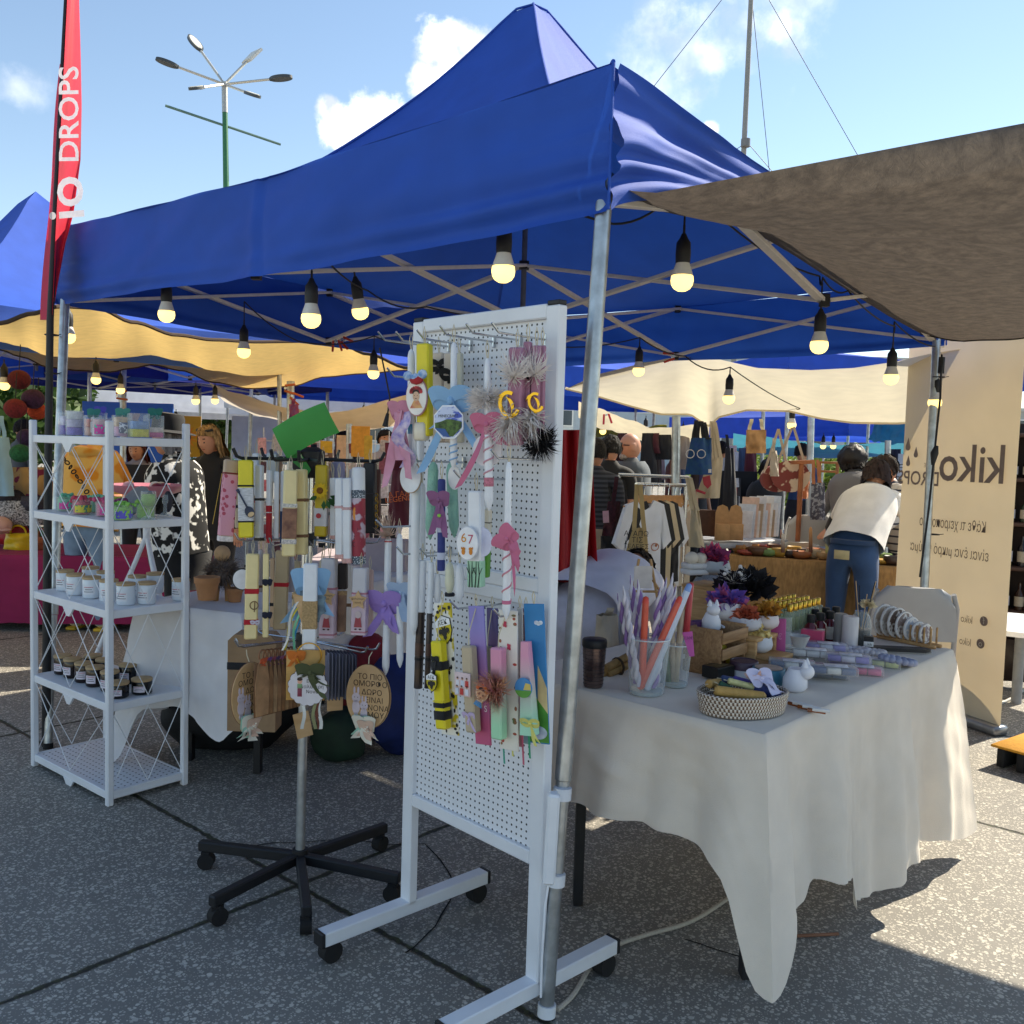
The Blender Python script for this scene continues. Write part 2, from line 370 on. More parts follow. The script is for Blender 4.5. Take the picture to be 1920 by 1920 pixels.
# ------------------------------------------------------------------ popup tents
BLUE = '#2450c0'
def tentcloth(col, tl): return M(col, .75, .08, 5, .3, 500, tl=tl)
def popup_tent(label, cs, feet, ze, vh, zp, col, group=None, legs=True, bars=True, nv=24, tl=.10, wr=1.0, pw=2.0, zc=None, fine=False, lift=False):
    """cs: the four corners in plan order, feet: where each leg stands (None: no leg)"""
    A = [V((c[0], c[1], 0)) for c in cs]; ctr = sum(A, V((0, 0, 0)))/4
    root = thing('market_tent', label, 'tent', (feet[0] or A[0])*1, group)
    mat = tentcloth(col, tl); zb = ze-vh
    zs = zc or [ze]*4
    def roof(i):
        a, b = A[i], A[(i+1) % 4]; za, zb2 = zs[i], zs[(i+1) % 4]
        def fn(u, v):
            e = lerp(a, b, u); r = 1-v; p = lerp(ctr, e, r)
            e_z = lerp(za, zb2, u)
            k = (1-r)**pw; k = k if k < .93 else .93+(k-.93)*.35
            z = e_z+(zp-e_z)*k
            z -= .05*sin(pi*u)*r*(1-r)*2.2+.03*sin(pi*u)*r
            z += wr*.012*noise.noise(V((p.x*2.2, p.y*2.2, i)))+wr*.02*(1-r)*noise.noise(V((u*9, v*1.5, i)))*r
            return V((p.x, p.y, z))
        return fn
    g = G()
    for i in range(4): g.grid(roof(i), nv, nv)
    ro = g.obj('roof_cover', mat, root, ang=60)
    if fine:
        for i in range(4): f_ = roof(i); g = G(); g.tube([f_(0, q/30)+V((0, 0, .003)) for q in range(31)], .006, 6); g.obj('ridge_seam', mat, ro)
    g = G()
    for i in range(4):
        a, b = A[i], A[(i+1) % 4]; d = (b-a).normalized(); nrm = V((d.y, -d.x, 0))
        if nrm.dot((a+b)/2-ctr) < 0: nrm = -nrm
        za, zb2 = zs[i], zs[(i+1) % 4]
        def fn(u, v, a=a, b=b, nrm=nrm, za=za, zb2=zb2, i=i):
            e = lerp(a, b, u); z = lerp(za, zb2, u)-vh*v*(1-(.62*sin(pi*u)**.7 if lift and i == 3 else 0))-.03*sin(pi*u)*(1-.3*v)
            c = 1-min(u, 1-u)*2; o = .004+wr*(.016*noise.noise(V((u*2.2+i*3, v*3.0-u*1.5, .3)))+.02*c**3*noise.noise(V((u*3, v*9, i)))*v
                + .013*exp(-((v-.80-.07*u)/.055)**2)*(.3+c)-.010*exp(-((v-.92-.04*u)/.05)**2)*(.3+c))
            if fine:
                q = u*3.3; o += .030*noise.noise(V((q*1.7+i*5, v*1.1, 2.2)))+.016*noise.noise(V((q*4.5-v*2.5, v*2.0, i+.5)))*(.4+v)
                o -= .020*exp(-((u-.46-.012*(1-v))/.007)**2)*(1-.6*v); o += .010*exp(-((u-.475)/.012)**2)
                if i == 3: o += .045*c**2*noise.noise(V((v*7.5, u*2.5, 4)))
            z += wr*.02*v*noise.noise(V((u*3.1, i*2.0, .7)))
            return V((e.x, e.y, z))+nrm*o
        g.grid(fn, 150 if fine else 40, 30 if fine else 14)
    va = g.obj('valance', mat, root, ang=75)
    for i in range(4):
        g = G(); c = A[i]; o = (c-ctr); o.z = 0; o = o.normalized()*.006
        g.tube([c+o+V((0, 0, zs[i]-vh*k/8+.003)) + o*.6*noise.noise(V((k*.9, i, 2))) for k in range(9)], .0042, 6)
        g.obj('seam', mat, va)
    if legs:
        for i in range(4):
            if feet[i] is None: continue
            top = V((A[i].x, A[i].y, zb+.09)); inn = (ctr-A[i]); inn.z = 0; top += inn.normalized()*.05
            f = V(feet[i]); g = G(); j = lerp(f, top, .28)
            g.tube([f+V((0, 0, .012)), lerp(f, top, .279)], .0185, 20); lg = g.obj('leg', GALV, root)
            g = G(); g.tube([j, top], .0215, 20); g.obj('sleeve', GALV, lg)
            g = G(); g.tube([f, f+(top-f)*.012], .022, 16); g.obj('foot_cap', RUB, lg)
    if bars:
        bm = M('#dcd8d2', .5, .06); zt = [z-.05 for z in zs]; zl = zb-.0
        md = [(A[i]+A[(i+1) % 4])/2+(ctr-(A[i]+A[(i+1) % 4])/2).normalized()*.05 for i in range(4)]
        cz = [c+(ctr-c).normalized()*.06 for c in A]
        zm = sum(zt)/4
        def b(p, z1, q, z2, w=.036):
            g = G(); g.bar(V((p.x, p.y, z1)), V((q.x, q.y, z2)), w, .016); g.obj('truss_bar', bm, root, ang=20)
        def off(p, q): d = (q-p); n_ = V((-d.y, d.x, 0)).normalized()*.010; return n_
        for i in range(4):
            for c in (cz[i], cz[(i+1) % 4]):
                o = off(c, md[i]); b(c+o, zm, md[i]+o, zl); b(c-o, zl+.02, md[i]-o, zm)
        for i in range(4):
            o = off(md[i], ctr); b(md[i]+o, zm, ctr+o, zl+.02); b(md[i]-o, zl, ctr-o, zm)
        g = G(); g.tube([V((ctr.x, ctr.y, zl-.05)), V((ctr.x, ctr.y, zp-.1))], .014, 12); g.obj('centre_pole', M('#6d7078', .5, me=.6), root)
        for z in (zm, zl+.02): g = G(); g.box((ctr.x, ctr.y, z), (.05, .05, .04)); g.obj('joint', BLACKP, root)
        for i in range(4):
            for z in (zm, zl): g = G(); g.box((md[i].x, md[i].y, z), (.035, .035, .05)); g.obj('joint', BLACKP, root)
    return root
A_ = Z(1140, 392, 2.06); B_ = Z(103, 572, 2.07); C_ = Z(1772, 645, 2.07); D_ = B_+C_-A_
FA, FB, FC = Z(1024, 1908), Z(90, 1404), Z(1720, 1372)
for p in (A_, B_, C_, D_): p.z = 0
ZE = 2.43
def zat(px, py, P): return CP.z+(PL(px, py, V((P.x, P.y, 0)), V((P.x, P.y, 0)).normalized())).z-CP.z
zA, zB = zat(1157, 122, A_), zat(110, 430, B_)
CEN = (A_+B_+C_+D_)/4
print('A', A_, 'B', B_, 'C', C_, 'zA', zA, 'zB', zB, 'peak', zat(1030, 12, CEN), 'sides', (B_-A_).length, (C_-A_).length)
tent = popup_tent('nearest blue gazebo tent with bulbs hung from its frame', [A_, B_, D_, C_], [FA, FB, D_, FC], ZE, .36, zat(1030, 8, CEN)+.05, '#1f51b6', pw=1.95, tl=.08, fine=True, lift=True, zc=[zA, zB, 2.42, 2.42])
g = G()
def band(P0, P1, t, h=.03, r=.0235):
    p = lerp(P0, P1, t); d = (P1-P0).normalized(); G0 = G(); G0.tube([p-d*h/2, p+d*h/2], r, 20); return G0
TA = V((A_.x, A_.y, 2.3)); 
for py in (1487, 1648, 1893):
    t_ = (1908-py)/(1908-392)*.9; gg = band(FA, TA, t_)
    gg.obj('white_tape', WHITEP, tent)
# ------------------------------------------------------------------ shade sheets
def sheet(name, label, cat, P, nu, nv, sg, mat, wr=.02, fr=2.5, hem=None, edge=None, group=None, crease=0):
    """P: four corners (u0v0, u1v0, u1v1, u0v1); sg: droop"""
    P = [V(p) for p in P]
    def fn(u, v):
        p = lerp(lerp(P[0], P[1], u), lerp(P[3], P[2], u), v)
        s = sg*(4*u*(1-u)*.6+4*v*(1-v)*.4)
        z = p.z-s+wr*noise.noise(V((u*fr*2, v*fr, 1.7)))+wr*.5*noise.noise(V((u*fr*5, v*fr*3, 5.1)))
        if crease: z += crease*(abs(noise.noise(V((u*14+v*5, v*1.2, 3))))-.2)*(.25+.75*max(abs(u-.5), abs(v-.5))*2)
        q = V((p.x, p.y, z))
        return edge(u, v, q) if edge else q
    root = thing(name, label, cat, fn(0, 0), group)
    g = G(); g.grid(fn, nu, nv); g.obj('cloth', mat, root, ang=80)
    if hem:
        for e in (lambda t: fn(t, 0), lambda t: fn(t, 1)):
            g = G(); g.tube([e(i/nu) for i in range(nu+1)], .012, 6); g.obj('hem', hem, root)
    return root
TARPM = bpy.data.materials.new('mat_net'); TARPM.use_nodes = True
def build_tarp_mat():
    nt = TARPM.node_tree; N = nt.nodes.new; L = nt.links.new; p = nt.nodes['Principled BSDF']; out = nt.nodes['Material Output']
    tc = N('ShaderNodeTexCoord'); n1 = N('ShaderNodeTexNoise'); n1.inputs['Scale'].default_value = 13; n1.inputs['Detail'].default_value = 8; n1.inputs['Roughness'].default_value = .75
    mp = N('ShaderNodeMapping'); mp.inputs['Scale'].default_value = (1.5, 2.0, 1); mp.inputs['Rotation'].default_value = (0, 0, .9); L(tc.outputs['Object'], mp.inputs[0]); L(mp.outputs[0], n1.inputs['Vector'])
    r = N('ShaderNodeValToRGB'); r.color_ramp.elements[0].color = hx('#534c46'); r.color_ramp.elements[1].color = hx('#70665c'); r.color_ramp.elements[0].position = .4; r.color_ramp.elements[1].position = .66
    L(n1.outputs[0], r.inputs[0]); L(r.outputs[0], p.inputs['Base Color']); p.inputs['Roughness'].default_value = .7
    t = N('ShaderNodeBsdfTranslucent'); L(r.outputs[0], t.inputs[0]); mx = N('ShaderNodeMixShader'); mx.inputs[0].default_value = .30
    n2 = N('ShaderNodeTexNoise'); n2.inputs['Scale'].default_value = 16; n2.inputs['Detail'].default_value = 8; n2.inputs['Roughness'].default_value = .7; n2.inputs['Distortion'].default_value = 1; L(mp.outputs[0], n2.inputs['Vector'])
    b = N('ShaderNodeBump'); b.inputs['Strength'].default_value = .7; b.inputs['Distance'].default_value = .012; L(n2.outputs[0], b.inputs['Height']); L(b.outputs[0], p.inputs['Normal']); L(b.outputs[0], t.inputs['Normal'])
    L(p.outputs[0], mx.inputs[1]); L(t.outputs[0], mx.inputs[2]); L(mx.outputs[0], out.inputs[0])
build_tarp_mat()
ND = (C_-A_).normalized(); NO = V((ND.y, -ND.x, 0))                                 # along the tent's right side, and outward
def shade_net():
    pts = [(1196, 368), (1250, 396), (1330, 420), (1400, 432), (1475, 447), (1560, 500), (1650, 562), (1720, 608), (1778, 641)]
    ed = [PL(x, y, A_+NO*.05, NO) for x, y in pts]
    Q1 = W(1920, 231, dep(ed[0])-.10); d1 = (Q1-ed[0])*1.75; d2 = NO*2.4+V((0, 0, .03))
    def edge(u):
        t = u*(len(ed)-1); i = min(int(t), len(ed)-2); return lerp(ed[i], ed[i+1], t-i)
    def fn(u, v):
        p = edge(u)+lerp(d1, d2, u**.8)*v
        if v < .02: p += (V((0, 0, .05))-NO*.14)*(1-v/.02)
        p.z -= .12*sin(pi*u)*(4*v*(1-v))
        p += ND*(-.10*4*v*(1-v)*max(0, u-.6)/.4)
        k = sat(v*5)*sat(u*2.5)**2*sat((1-u)*6)
        p.z += k*.05*noise.noise(V((u*4, v*3, 1.7)))+k*.025*noise.noise(V((u*11, v*5, 4.7)))
        th = atan2(u-.42, v+.04); p.z += .03*exp(-v*2.2)*sat(v*7)*sat(u*3)*noise.noise(V((th*5, v*.8, 2)))
        return p
    root = thing('shade_net', 'grey brown shade sheet tied to the right side of the nearest blue tent', 'awning', fn(0, 0))
    g = G(); g.grid(fn, 130, 70); g.obj('cloth', TARPM, root, ang=80)
    for nm, f in (('hem', lambda t: fn(1, t)),):
        g = G(); g.tube([f(i/60) for i in range(61)], .006, 6); g.obj(nm, M('#2a2520', .9), root)
shade_net()
YEL = M('#e9c67c', .8, .07, 14, .3, 400, tl=.40); HEMD = M('#4a3a2c', .9, .1)
bd = lambda t, z: lerp(B_, D_, t)+V((0, 0, z))
E0 = Z(-340, 640, 2.1); E1 = bd(.03, 2.08); E2 = bd(.52, 2.05); E3 = Z(775, 690, 2.02)
def ysheet():
    up = [(-340, 655), (-150, 634), (0, 606), (60, 588), (112, 574), (180, 577), (250, 604), (330, 628), (400, 637), (480, 641), (560, 640), (628, 640), (690, 664), (765, 690), (840, 700)]
    lo = [(-340, 640), (-150, 630), (0, 655), (40, 668), (92, 688), (150, 694), (205, 697), (245, 690), (285, 683), (340, 694), (400, 716), (470, 728), (545, 724), (610, 706), (680, 700), (765, 693), (840, 704)]
    def at(lst, x):
        for i in range(len(lst)-1):
            if lst[i][0] <= x <= lst[i+1][0]:
                t = (x-lst[i][0])/(lst[i+1][0]-lst[i][0]); t = t*t*(3-2*t) if 0 < i < len(lst)-2 else t; return lerp(lst[i][1], lst[i+1][1], t)
    def fn(u, v):
        x = -320+u*(835+320); y = lerp(at(up, x), at(lo, x), v)
        # in plan: the near edge follows the back side of the blue tent, the far edge lies some three metres beyond
        dn = lerp(5.0, 7.1, sat((x-100)/480)) if x > 100 else 5.0
        p = W(x, y, lerp(dn, dn+2.9, v**.9)); p.z += .0
        return p
    root = thing('shade_cloth', 'yellow shade sheet with dark hems stretched behind the nearest blue tent', 'awning', fn(0, 0))
    g = G(); g.grid(fn, 90, 24); g.obj('cloth', YEL, root, ang=80)
    for v in (0, 1):
        g = G(); g.tube([fn(i/90, v) for i in range(91)], .012, 6); g.obj('hem', HEMD, root)
ysheet()
CRM = M('#e9dfc4', .8, .05, 8, .3, 300, tl=.40)
def cream():
    up = [(1060, 730), (1120, 702), (1200, 682), (1275, 668), (1340, 672), (1420, 690), (1520, 694), (1600, 690), (1680, 678), (1740, 664), (1800, 655)]
    lo = [(1060, 728), (1120, 742), (1180, 760), (1240, 776), (1295, 776), (1330, 800), (1345, 782), (1400, 768), (1480, 770), (1540, 784), (1600, 792), (1680, 793), (1740, 790), (1800, 785)]
    def at(lst, x):
        for i in range(len(lst)-1):
            if lst[i][0] <= x <= lst[i+1][0]: t = (x-lst[i][0])/(lst[i+1][0]-lst[i][0]); return lerp(lst[i][1], lst[i+1][1], t)
    def fn(u, v):
        x = 1060+u*740; y = lerp(at(up, x), at(lo, x), v); d = 6.1+v*1.5+.10*noise.noise(V((u*9, v*2, 2)))
        if x > 1275: d -= .9*(x-1275)/525*(1-v*.5)
        return W(x, y, d)
    root = thing('shade_cloth', 'cream sheet sagging behind the blue tent above the hanging tote bags', 'awning', fn(.3, 0))
    g = G(); g.grid(fn, 90, 20); g.obj('cloth', CRM, root, ang=80)
    g = G(); g.tube([fn(i/90, 1) for i in range(91)], .012, 6); g.obj('hem', CRM, root)
cream()
# ------------------------------------------------------------------ people
def GD(px, d, z=0.0): p = W(px, 900, d); return V((p.x, p.y, z))
SKIN = '#c98f70'
def skin_body(nodes, edges, rad, mats, bone_mat, X):
    """one continuous body grown from a skeleton; each face takes the colour of its nearest bone"""
    me = bpy.data.meshes.new('b'); me.from_pydata([tuple(q) for q in nodes], edges, [])
    o = bpy.data.objects.new('b', me); SC.collection.objects.link(o)
    sk = o.modifiers.new('s', 'SKIN'); sk.use_smooth_shade = True
    for i, r in enumerate(rad):
        d = me.skin_vertices[0].data[i]; d.radius = r if isinstance(r, tuple) else (r, r); d.use_root = (i == 0)
    sb = o.modifiers.new('d', 'SUBSURF'); sb.levels = 2; sb.render_levels = 2
    dg = bpy.context.evaluated_depsgraph_get(); m2 = bpy.data.meshes.new_from_object(o.evaluated_get(dg))
    vs = [v.co.copy() for v in m2.vertices]; fs = [tuple(p.vertices) for p in m2.polygons]
    bpy.data.objects.remove(o); bpy.data.meshes.remove(me); bpy.data.meshes.remove(m2)
    g = G(); N_ = [V(q) for q in nodes]; mid = []
    for f in fs:
        c = sum((vs[i] for i in f), V((0, 0, 0)))/len(f); best = 9; bi = 0
        for k, (a, b) in enumerate(edges):
            A, B = N_[a], N_[b]; ab = B-A; t = sat((c-A).dot(ab)/ab.length_squared); ra = rad[a] if not isinstance(rad[a], tuple) else max(rad[a]); rb = rad[b] if not isinstance(rad[b], tuple) else max(rad[b])
            d = (c-(A+ab*t)).length/(ra+(rb-ra)*t)
            if d < best: best = d; bi = k
        mid.append(bone_mat[bi](c) if callable(bone_mat[bi]) else bone_mat[bi])
    g.v = [X @ v for v in vs]; g.f = fs; g.mi = mid
    return g
def head_into(g, c, s, R, m_skin, m_dark, m_lip, X):
    n, k = 44, 38; v = []; f = []; mi = []
    for i in range(k+1):
        th = pi*i/k; z = cos(th)
        for j in range(n):
            ph = 2*pi*j/n; x = sin(th)*sin(ph); y = -sin(th)*cos(ph)
            w = .62*(1-.22*max(0, -z)**1.3); yy = y*(.78 if y < 0 else .86); zz = z
            if y < 0: yy -= .16*exp(-((x/.16)**2+((z+.12)/.2)**2))*(-y)-.07*exp(-(((abs(x)-.36)/.17)**2+((z-.1)/.14)**2)); yy -= .07*exp(-((x/.3)**2+((z+.74)/.16)**2))
            if abs(x) > .8 and abs(z) < .25 and -.2 < y < .35: w *= 1.14
            v.append(c+R @ V((x*w*s, yy*s, zz*s)))
    for i in range(k):
        for j in range(n):
            q = (i*n+j, (i+1)*n+j, (i+1)*n+(j+1) % n, i*n+(j+1) % n); f.append(q)
            th = pi*(i+.5)/k; ph = 2*pi*(j+.5)/n; x = sin(th)*sin(ph); y = -sin(th)*cos(ph); z = cos(th); m = m_skin
            if y < -.3:
                if (abs(x)-.36)**2/.0121+(z-.07)**2/.0022 < 1: m = m_dark
                if abs(abs(x)-.37) < .16 and abs(z-.25-.06*(1-abs(abs(x)-.37)*5)) < .024: m = m_dark
                if (x/.21)**2+((z+.42)/.05)**2 < 1: m = m_lip
            mi.append(m)
    o = len(g.v); g.v += [X @ q for q in v]; g.f += [tuple(a+o for a in q) for q in f]; g.mi += mi
def person(label, loc, yaw, h=1.68, lean=0, top='#ffffff', pants='#3a5578', shoes='#222222', hair='#2a1a12', style='short', skin=SKIN, arms=None, head=(0, 0), sleeve=.5, sit=False, topmat=None, fem=True, sw=1.0, lower=None, girth=1.0):
    X = AT(loc, yaw); root = thing('person', label, 'person', X)
    L = radians(lean); up = V((0, -sin(L), cos(L))); side = V((1, 0, 0)); fw = V((0, -cos(L), -sin(L)))
    hz = .285*h if sit else .515*h
    hip = V((0, 0, hz)); wst = hip+up*.10*h; chest = hip+up*.21*h; nk = hip+up*.305*h; nk2 = hip+up*.335*h-V((0, 0, .0))
    hd_p, hd_y = radians(head[0]), radians(head[1])
    R = Matrix.Rotation(hd_y, 3, 'Z') @ Matrix.Rotation(-L*.6-hd_p, 3, 'X').inverted() if False else (Matrix.Rotation(hd_y, 3, 'Z') @ Matrix.Rotation(L*.7+hd_p, 3, 'X'))
    hs = .068*h; hc = nk2+R @ V((0, -.01*h, .075*h))
    s_ = .105*h*sw*(.94 if fem else 1.05)
    nd = [hip, wst, chest, nk, nk2, nk2+R @ V((0, 0, .03*h))]; g_ = girth*h
    rd = [(.092*g_, .068*g_), (.080*g_, .058*g_), (.094*g_, .066*g_), (.062*h, .048*h), .036*h, .034*h]
    ed = [(0, 1), (1, 2), (2, 3), (3, 4), (4, 5)]; bm = [lambda c: 1 if (c-hip).dot(up) < .06*h else 0, 0, 0, 0, 2]
    arms = arms or [((.02, .0, -.165), (.03, -.03, -.145)), ((.02, .0, -.165), (.03, -.03, -.145))]
    for sx, (e1, e2) in zip((-1, 1), arms):
        sh = nk-up*.02*h+side*sx*s_; el = sh+V((sx*e1[0], e1[1], e1[2]))*h; wr = el+V((sx*e2[0], e2[1], e2[2]))*h
        d = (wr-el).normalized(); pa = wr+d*.045*h; i = len(nd)
        nd += [sh, el, wr, pa]; rd += [.040*h, .028*h, .019*h, (.024*h, .014*h)]; ed += [(3, i), (i, i+1), (i+1, i+2), (i+2, i+3)]
        up_m = (lambda c, a=sh, b=el: 0 if (c-a).length < (b-a).length*sleeve*2 else 2) if sleeve < .5 else 0
        bm += [0, up_m, (0 if sleeve >= .95 else 2), 2]
        sd = d.cross(up).normalized()
        for k in range(4):                              # fingers, slightly curled
            b0 = pa+sd*(k-1.5)*.011*h; j = len(nd); ln = (.032, .038, .036, .028)[k]*h
            nd += [b0+d*ln*.55, b0+d*ln-up*.008*h]; rd += [.0055*h, .0048*h]; ed += [(i+3, j), (j, j+1)]; bm += [2, 2]
        j = len(nd); nd += [wr+d*.02*h-sd*.028*h-up*.004*h, wr+d*.045*h-sd*.036*h-up*.01*h]; rd += [.007*h, .0055*h]; ed += [(i+2, j), (j, j+1)]; bm += [2, 2]
    for sx in (-1, 1):
        i = len(nd); x = sx*.058*h
        if sit: kn = V((x*1.3, -.25*h, hz+.01)); an = V((x*1.4, -.24*h, .045*h))
        else: kn = V((x*1.05, -.012*h, .285*h)); an = V((x*1.15, .012*h, .045*h))
        nd += [V((x, 0, hz-.03*h)), kn, an, an+V((0, -.06*h, -.022*h)), an+V((0, -.105*h, -.026*h))]
        rd += [.064*g_, .042*h, .030*h, .026*h, .020*h]; ed += [(0, i), (i, i+1), (i+1, i+2), (i+2, i+3), (i+3, i+4)]
        bm += [1, 1, 1, 3, 3]
    mats = [topmat or cloth(top, n=.12), cloth(pants, n=.18) if isinstance(pants, str) else pants, M(skin, .5, .06, 12), M(shoes, .6, .1), M('#2b1c16', .5), M('#a8584e', .5)]
    g = skin_body(nd, ed, rd, mats, bm, X)
    head_into(g, hc, hs*1.06, R, 2, 4, 5, X)
    b = g.obj('body', mats, root, ang=80)
    if style != 'bald':
        hg = G(); hm = M(hair, .8, .6, 60, .8, 70, st=(1, 1, .12)); n, k = 24, 16
        long = {'short': -.25, 'long': -1.6, 'bob': -.75, 'bun': -.35}.get(style, -.2)
        def hf(u, v):
            ph = 2*pi*u; z = lerp(1.0, long, v); zz = max(z, -1); rr = sqrt(max(0, 1-min(1, abs(max(z, -.2)))**2)) if z > -.2 else .98-.10*sin((z+.2)*2)
            x = sin(ph)*rr; y = -cos(ph)*rr; face_ = max(0, -y-.25)
            if z < .5 and face_ > 0: y += face_*sat((.5-z)*3)*1.5; x *= 1+.12*sat((.5-z)*2)
            q = V((x*.72, y*.92+(.03 if z > -.2 else .12*(-.2-z)), z*1.06)); q += V((noise.noise(q*4), noise.noise(q*4+V((3, 3, 3))), .6*noise.noise(q*3)))*.10
            return X @ (hc+R @ (q*hs*1.06))
        hg.grid(hf, n, k); rs = random.Random(int(h*1000)+len(label))
        for _ in range(420):
            u = rs.random(); v0 = rs.uniform(0, .5); v1 = min(1.0+.05*rs.random(), v0+rs.uniform(.3, .7)); pts = [hf(u+.02*sin(5*q/5+u*40), lerp(v0, v1, q/5)) for q in range(6)]; c0 = X @ hc
            pts = [c0+(p-c0)*(1.0+.10*rs.random()+.05*q/5) for q, p in enumerate(pts)]
            hg.ribbon(pts, rs.uniform(.007, .016), [(p-c0).cross(V((0, 0, 1)))+V((1e-4, 0, 0)) for p in pts], 0) if (pts[0]-pts[-1]).length > .01 else None
        hg.obj('hair', hm, root, ang=80)
        if style == 'bun': hg = G(); hg.sph(X @ (hc+R @ V((0, .09, .05))), .045*h, 14); hg.obj('hair_bun', hm, root)
    root['hc'] = tuple(X @ hc); root['hs'] = hs*1.06
    return root, X, hc, R, hs*1.06
def loose_shirt(X, root, mat, h, lean, z0=.50, w=.125, d=.088, nm='shirt', ln=.33, tilt=0):
    """a cloth tube hanging from the shoulders over the body"""
    L = radians(lean); up = V((0, -sin(L), cos(L))); bk = V((0, cos(L), sin(L))); g = G()
    def fn(u, v):
        a = 2*pi*u; t = z0+v*ln; k = 1-.28*sat((v-.82)/.18)**2; c = V((0, 0, .515*h))+up*(t-.515)*h
        r = 1+.05*noise.noise(V((cos(a)*2, sin(a)*2, v*4)))+.04*(1-v)*sin(a*6+v*2)
        return X @ (c+V((cos(a)*w*h*k*r, 0, 0))+bk*(sin(a)*d*h*k*r)+V((0, 0, tilt*(1-v))))
    g.grid(fn, 30, 16); return g.obj(nm, mat, root, ang=80)

# ------------------------------------------------------------------ trees, far buildings, masts
def leaf_tree(label, loc, h, cr, cz, n, col, seed, trunk=True, cat='tree', name='leafy_tree', ls=.16):
    rs = random.Random(seed); root = thing(name, label, cat, loc)
    if trunk:
        g = G(); g.tube([V(loc), V(loc)+V((.05, 0, h*.3)), V(loc)+V((.02, .1, h*.6)), V(loc)+V((0, 0, h*.85))], [.16, .12, .08, .03], 8)
        for k in range(5):
            a = rs.uniform(0, 6.3); s0 = V(loc)+V((.03, .03, h*(.3+.09*k))); g.tube([s0, s0+V((cos(a)*cr*.4, sin(a)*cr*.4, h*.12)), s0+V((cos(a)*cr*.75, sin(a)*cr*.75, h*.2))], [.06, .04, .015], 6)
        g.obj('trunk', M('#54432f', .9, .3, 20, .5, 40), root)
    g = G(); cl = [(V((rs.gauss(0, .42)*cr, rs.gauss(0, .42)*cr, cz+rs.uniform(-.5, .5)*(h-cz)*1.3)), rs.uniform(.3, .55)*cr) for _ in range(26)]
    for i in range(n):
        c, r = cl[rs.randrange(len(cl))]; d = V((rs.gauss(0, 1), rs.gauss(0, 1), rs.gauss(0, .8))).normalized()*r*rs.random()**.4
        p = V(loc)+c+d; a = V((rs.gauss(0, 1), rs.gauss(0, 1), rs.gauss(0, 1))).normalized(); b = a.orthogonal().normalized(); s = ls*rs.uniform(.5, 1.2)
        g.mat(rs.choice((0, 0, 1, 2))).add([p-a*s, p+b*s*.35, p+a*s, p-b*s*.35], [(0, 1, 2, 3)])
    g.obj('crown', [M(c, .6, .2, 3, tl=.35) for c in col], root, smooth=False); return root
GRN = ('#4c6a2c', '#5f7d33', '#3a5424')
for i, (px, d, h, cr, lab) in enumerate(((30, 15, 2.8, 1.3, 'dark leafy tree behind the hanging lanterns at the far left'), (400, 22, 3.9, 1.5, 'leafy tree left of the green lamp post'), (468, 23, 3.6, 1.5, 'leafy tree right of the green lamp post'))):
    leaf_tree(lab, GD(px, d), h, cr, h*.62, 2600, GRN, i)
for i, (px, d, h, lab) in enumerate(((1400, 24, 1.5, 'trimmed green hedge seen beneath the brown paper sheet'), (1545, 25, 1.5, 'bright green bush seen beyond the teal sheet'), (1655, 25, 1.7, 'sunny yellow green bush left of the kiosk banner'), (1470, 26, 1.6, 'green bush behind the hanging round floral bags'))):
    leaf_tree(lab, GD(px, d), h, 1.3, .75, 1500, ('#8aa33a', '#a8b84a', '#64802e'), 20+i, False, 'bush', 'green_bush')
def far_building(label, px0, px1, d, h, col, rows):
    a, b = GD(px0, d), GD(px1, d); root = thing('far_building', label, 'building', a); w = (b-a).length
    g = G(); g.box((w/2, 5, h/2), (w, 10, h), AT(a), .02); g.obj('wall', M(col, .8, .08, 1), root)
    g = G(); g.box((w/2, 5, h+.12), (w+.4, 10.4, .24), AT(a), .02); g.obj('roof', M('#c9c9c4', .8), root)
    for z in rows:
        n = int(w/2.6)
        for i in range(n):
            x = (i+.5)*w/n; g = G(); g.box((x, -.03, z), (1.3, .06, 1.3), AT(a), .01); f = g.obj('window', M('#e8e8e6', .5), root)
            g = G(); g.box((x, -.065, z), (1.12, .02, 1.12), AT(a), .005); g.obj('pane', M('#46525c', .15, .2), f)
far_building('long pale grey building far behind the yellow shade sheet', 330, 820, 62, 9.3, '#c3ccd2', (2.2, 5.0, 7.8))
far_building('pale grey building far behind the cream sheet', 1090, 1720, 58, 7.4, '#b9c3ca', (2.0, 4.4, 6.4))
far_building('low grey building closing the square at the far left', -500, 300, 70, 5.4, '#b4bac0', (1.6, 4.0))
far_building('low grey building closing the square at the far right', 1725, 2600, 66, 5.0, '#b8b8b4', (1.6, 3.8))
far_building('low white building between the two far grey ones', 822, 1088, 72, 5.2, '#ccd0d2', (1.6, 3.8))
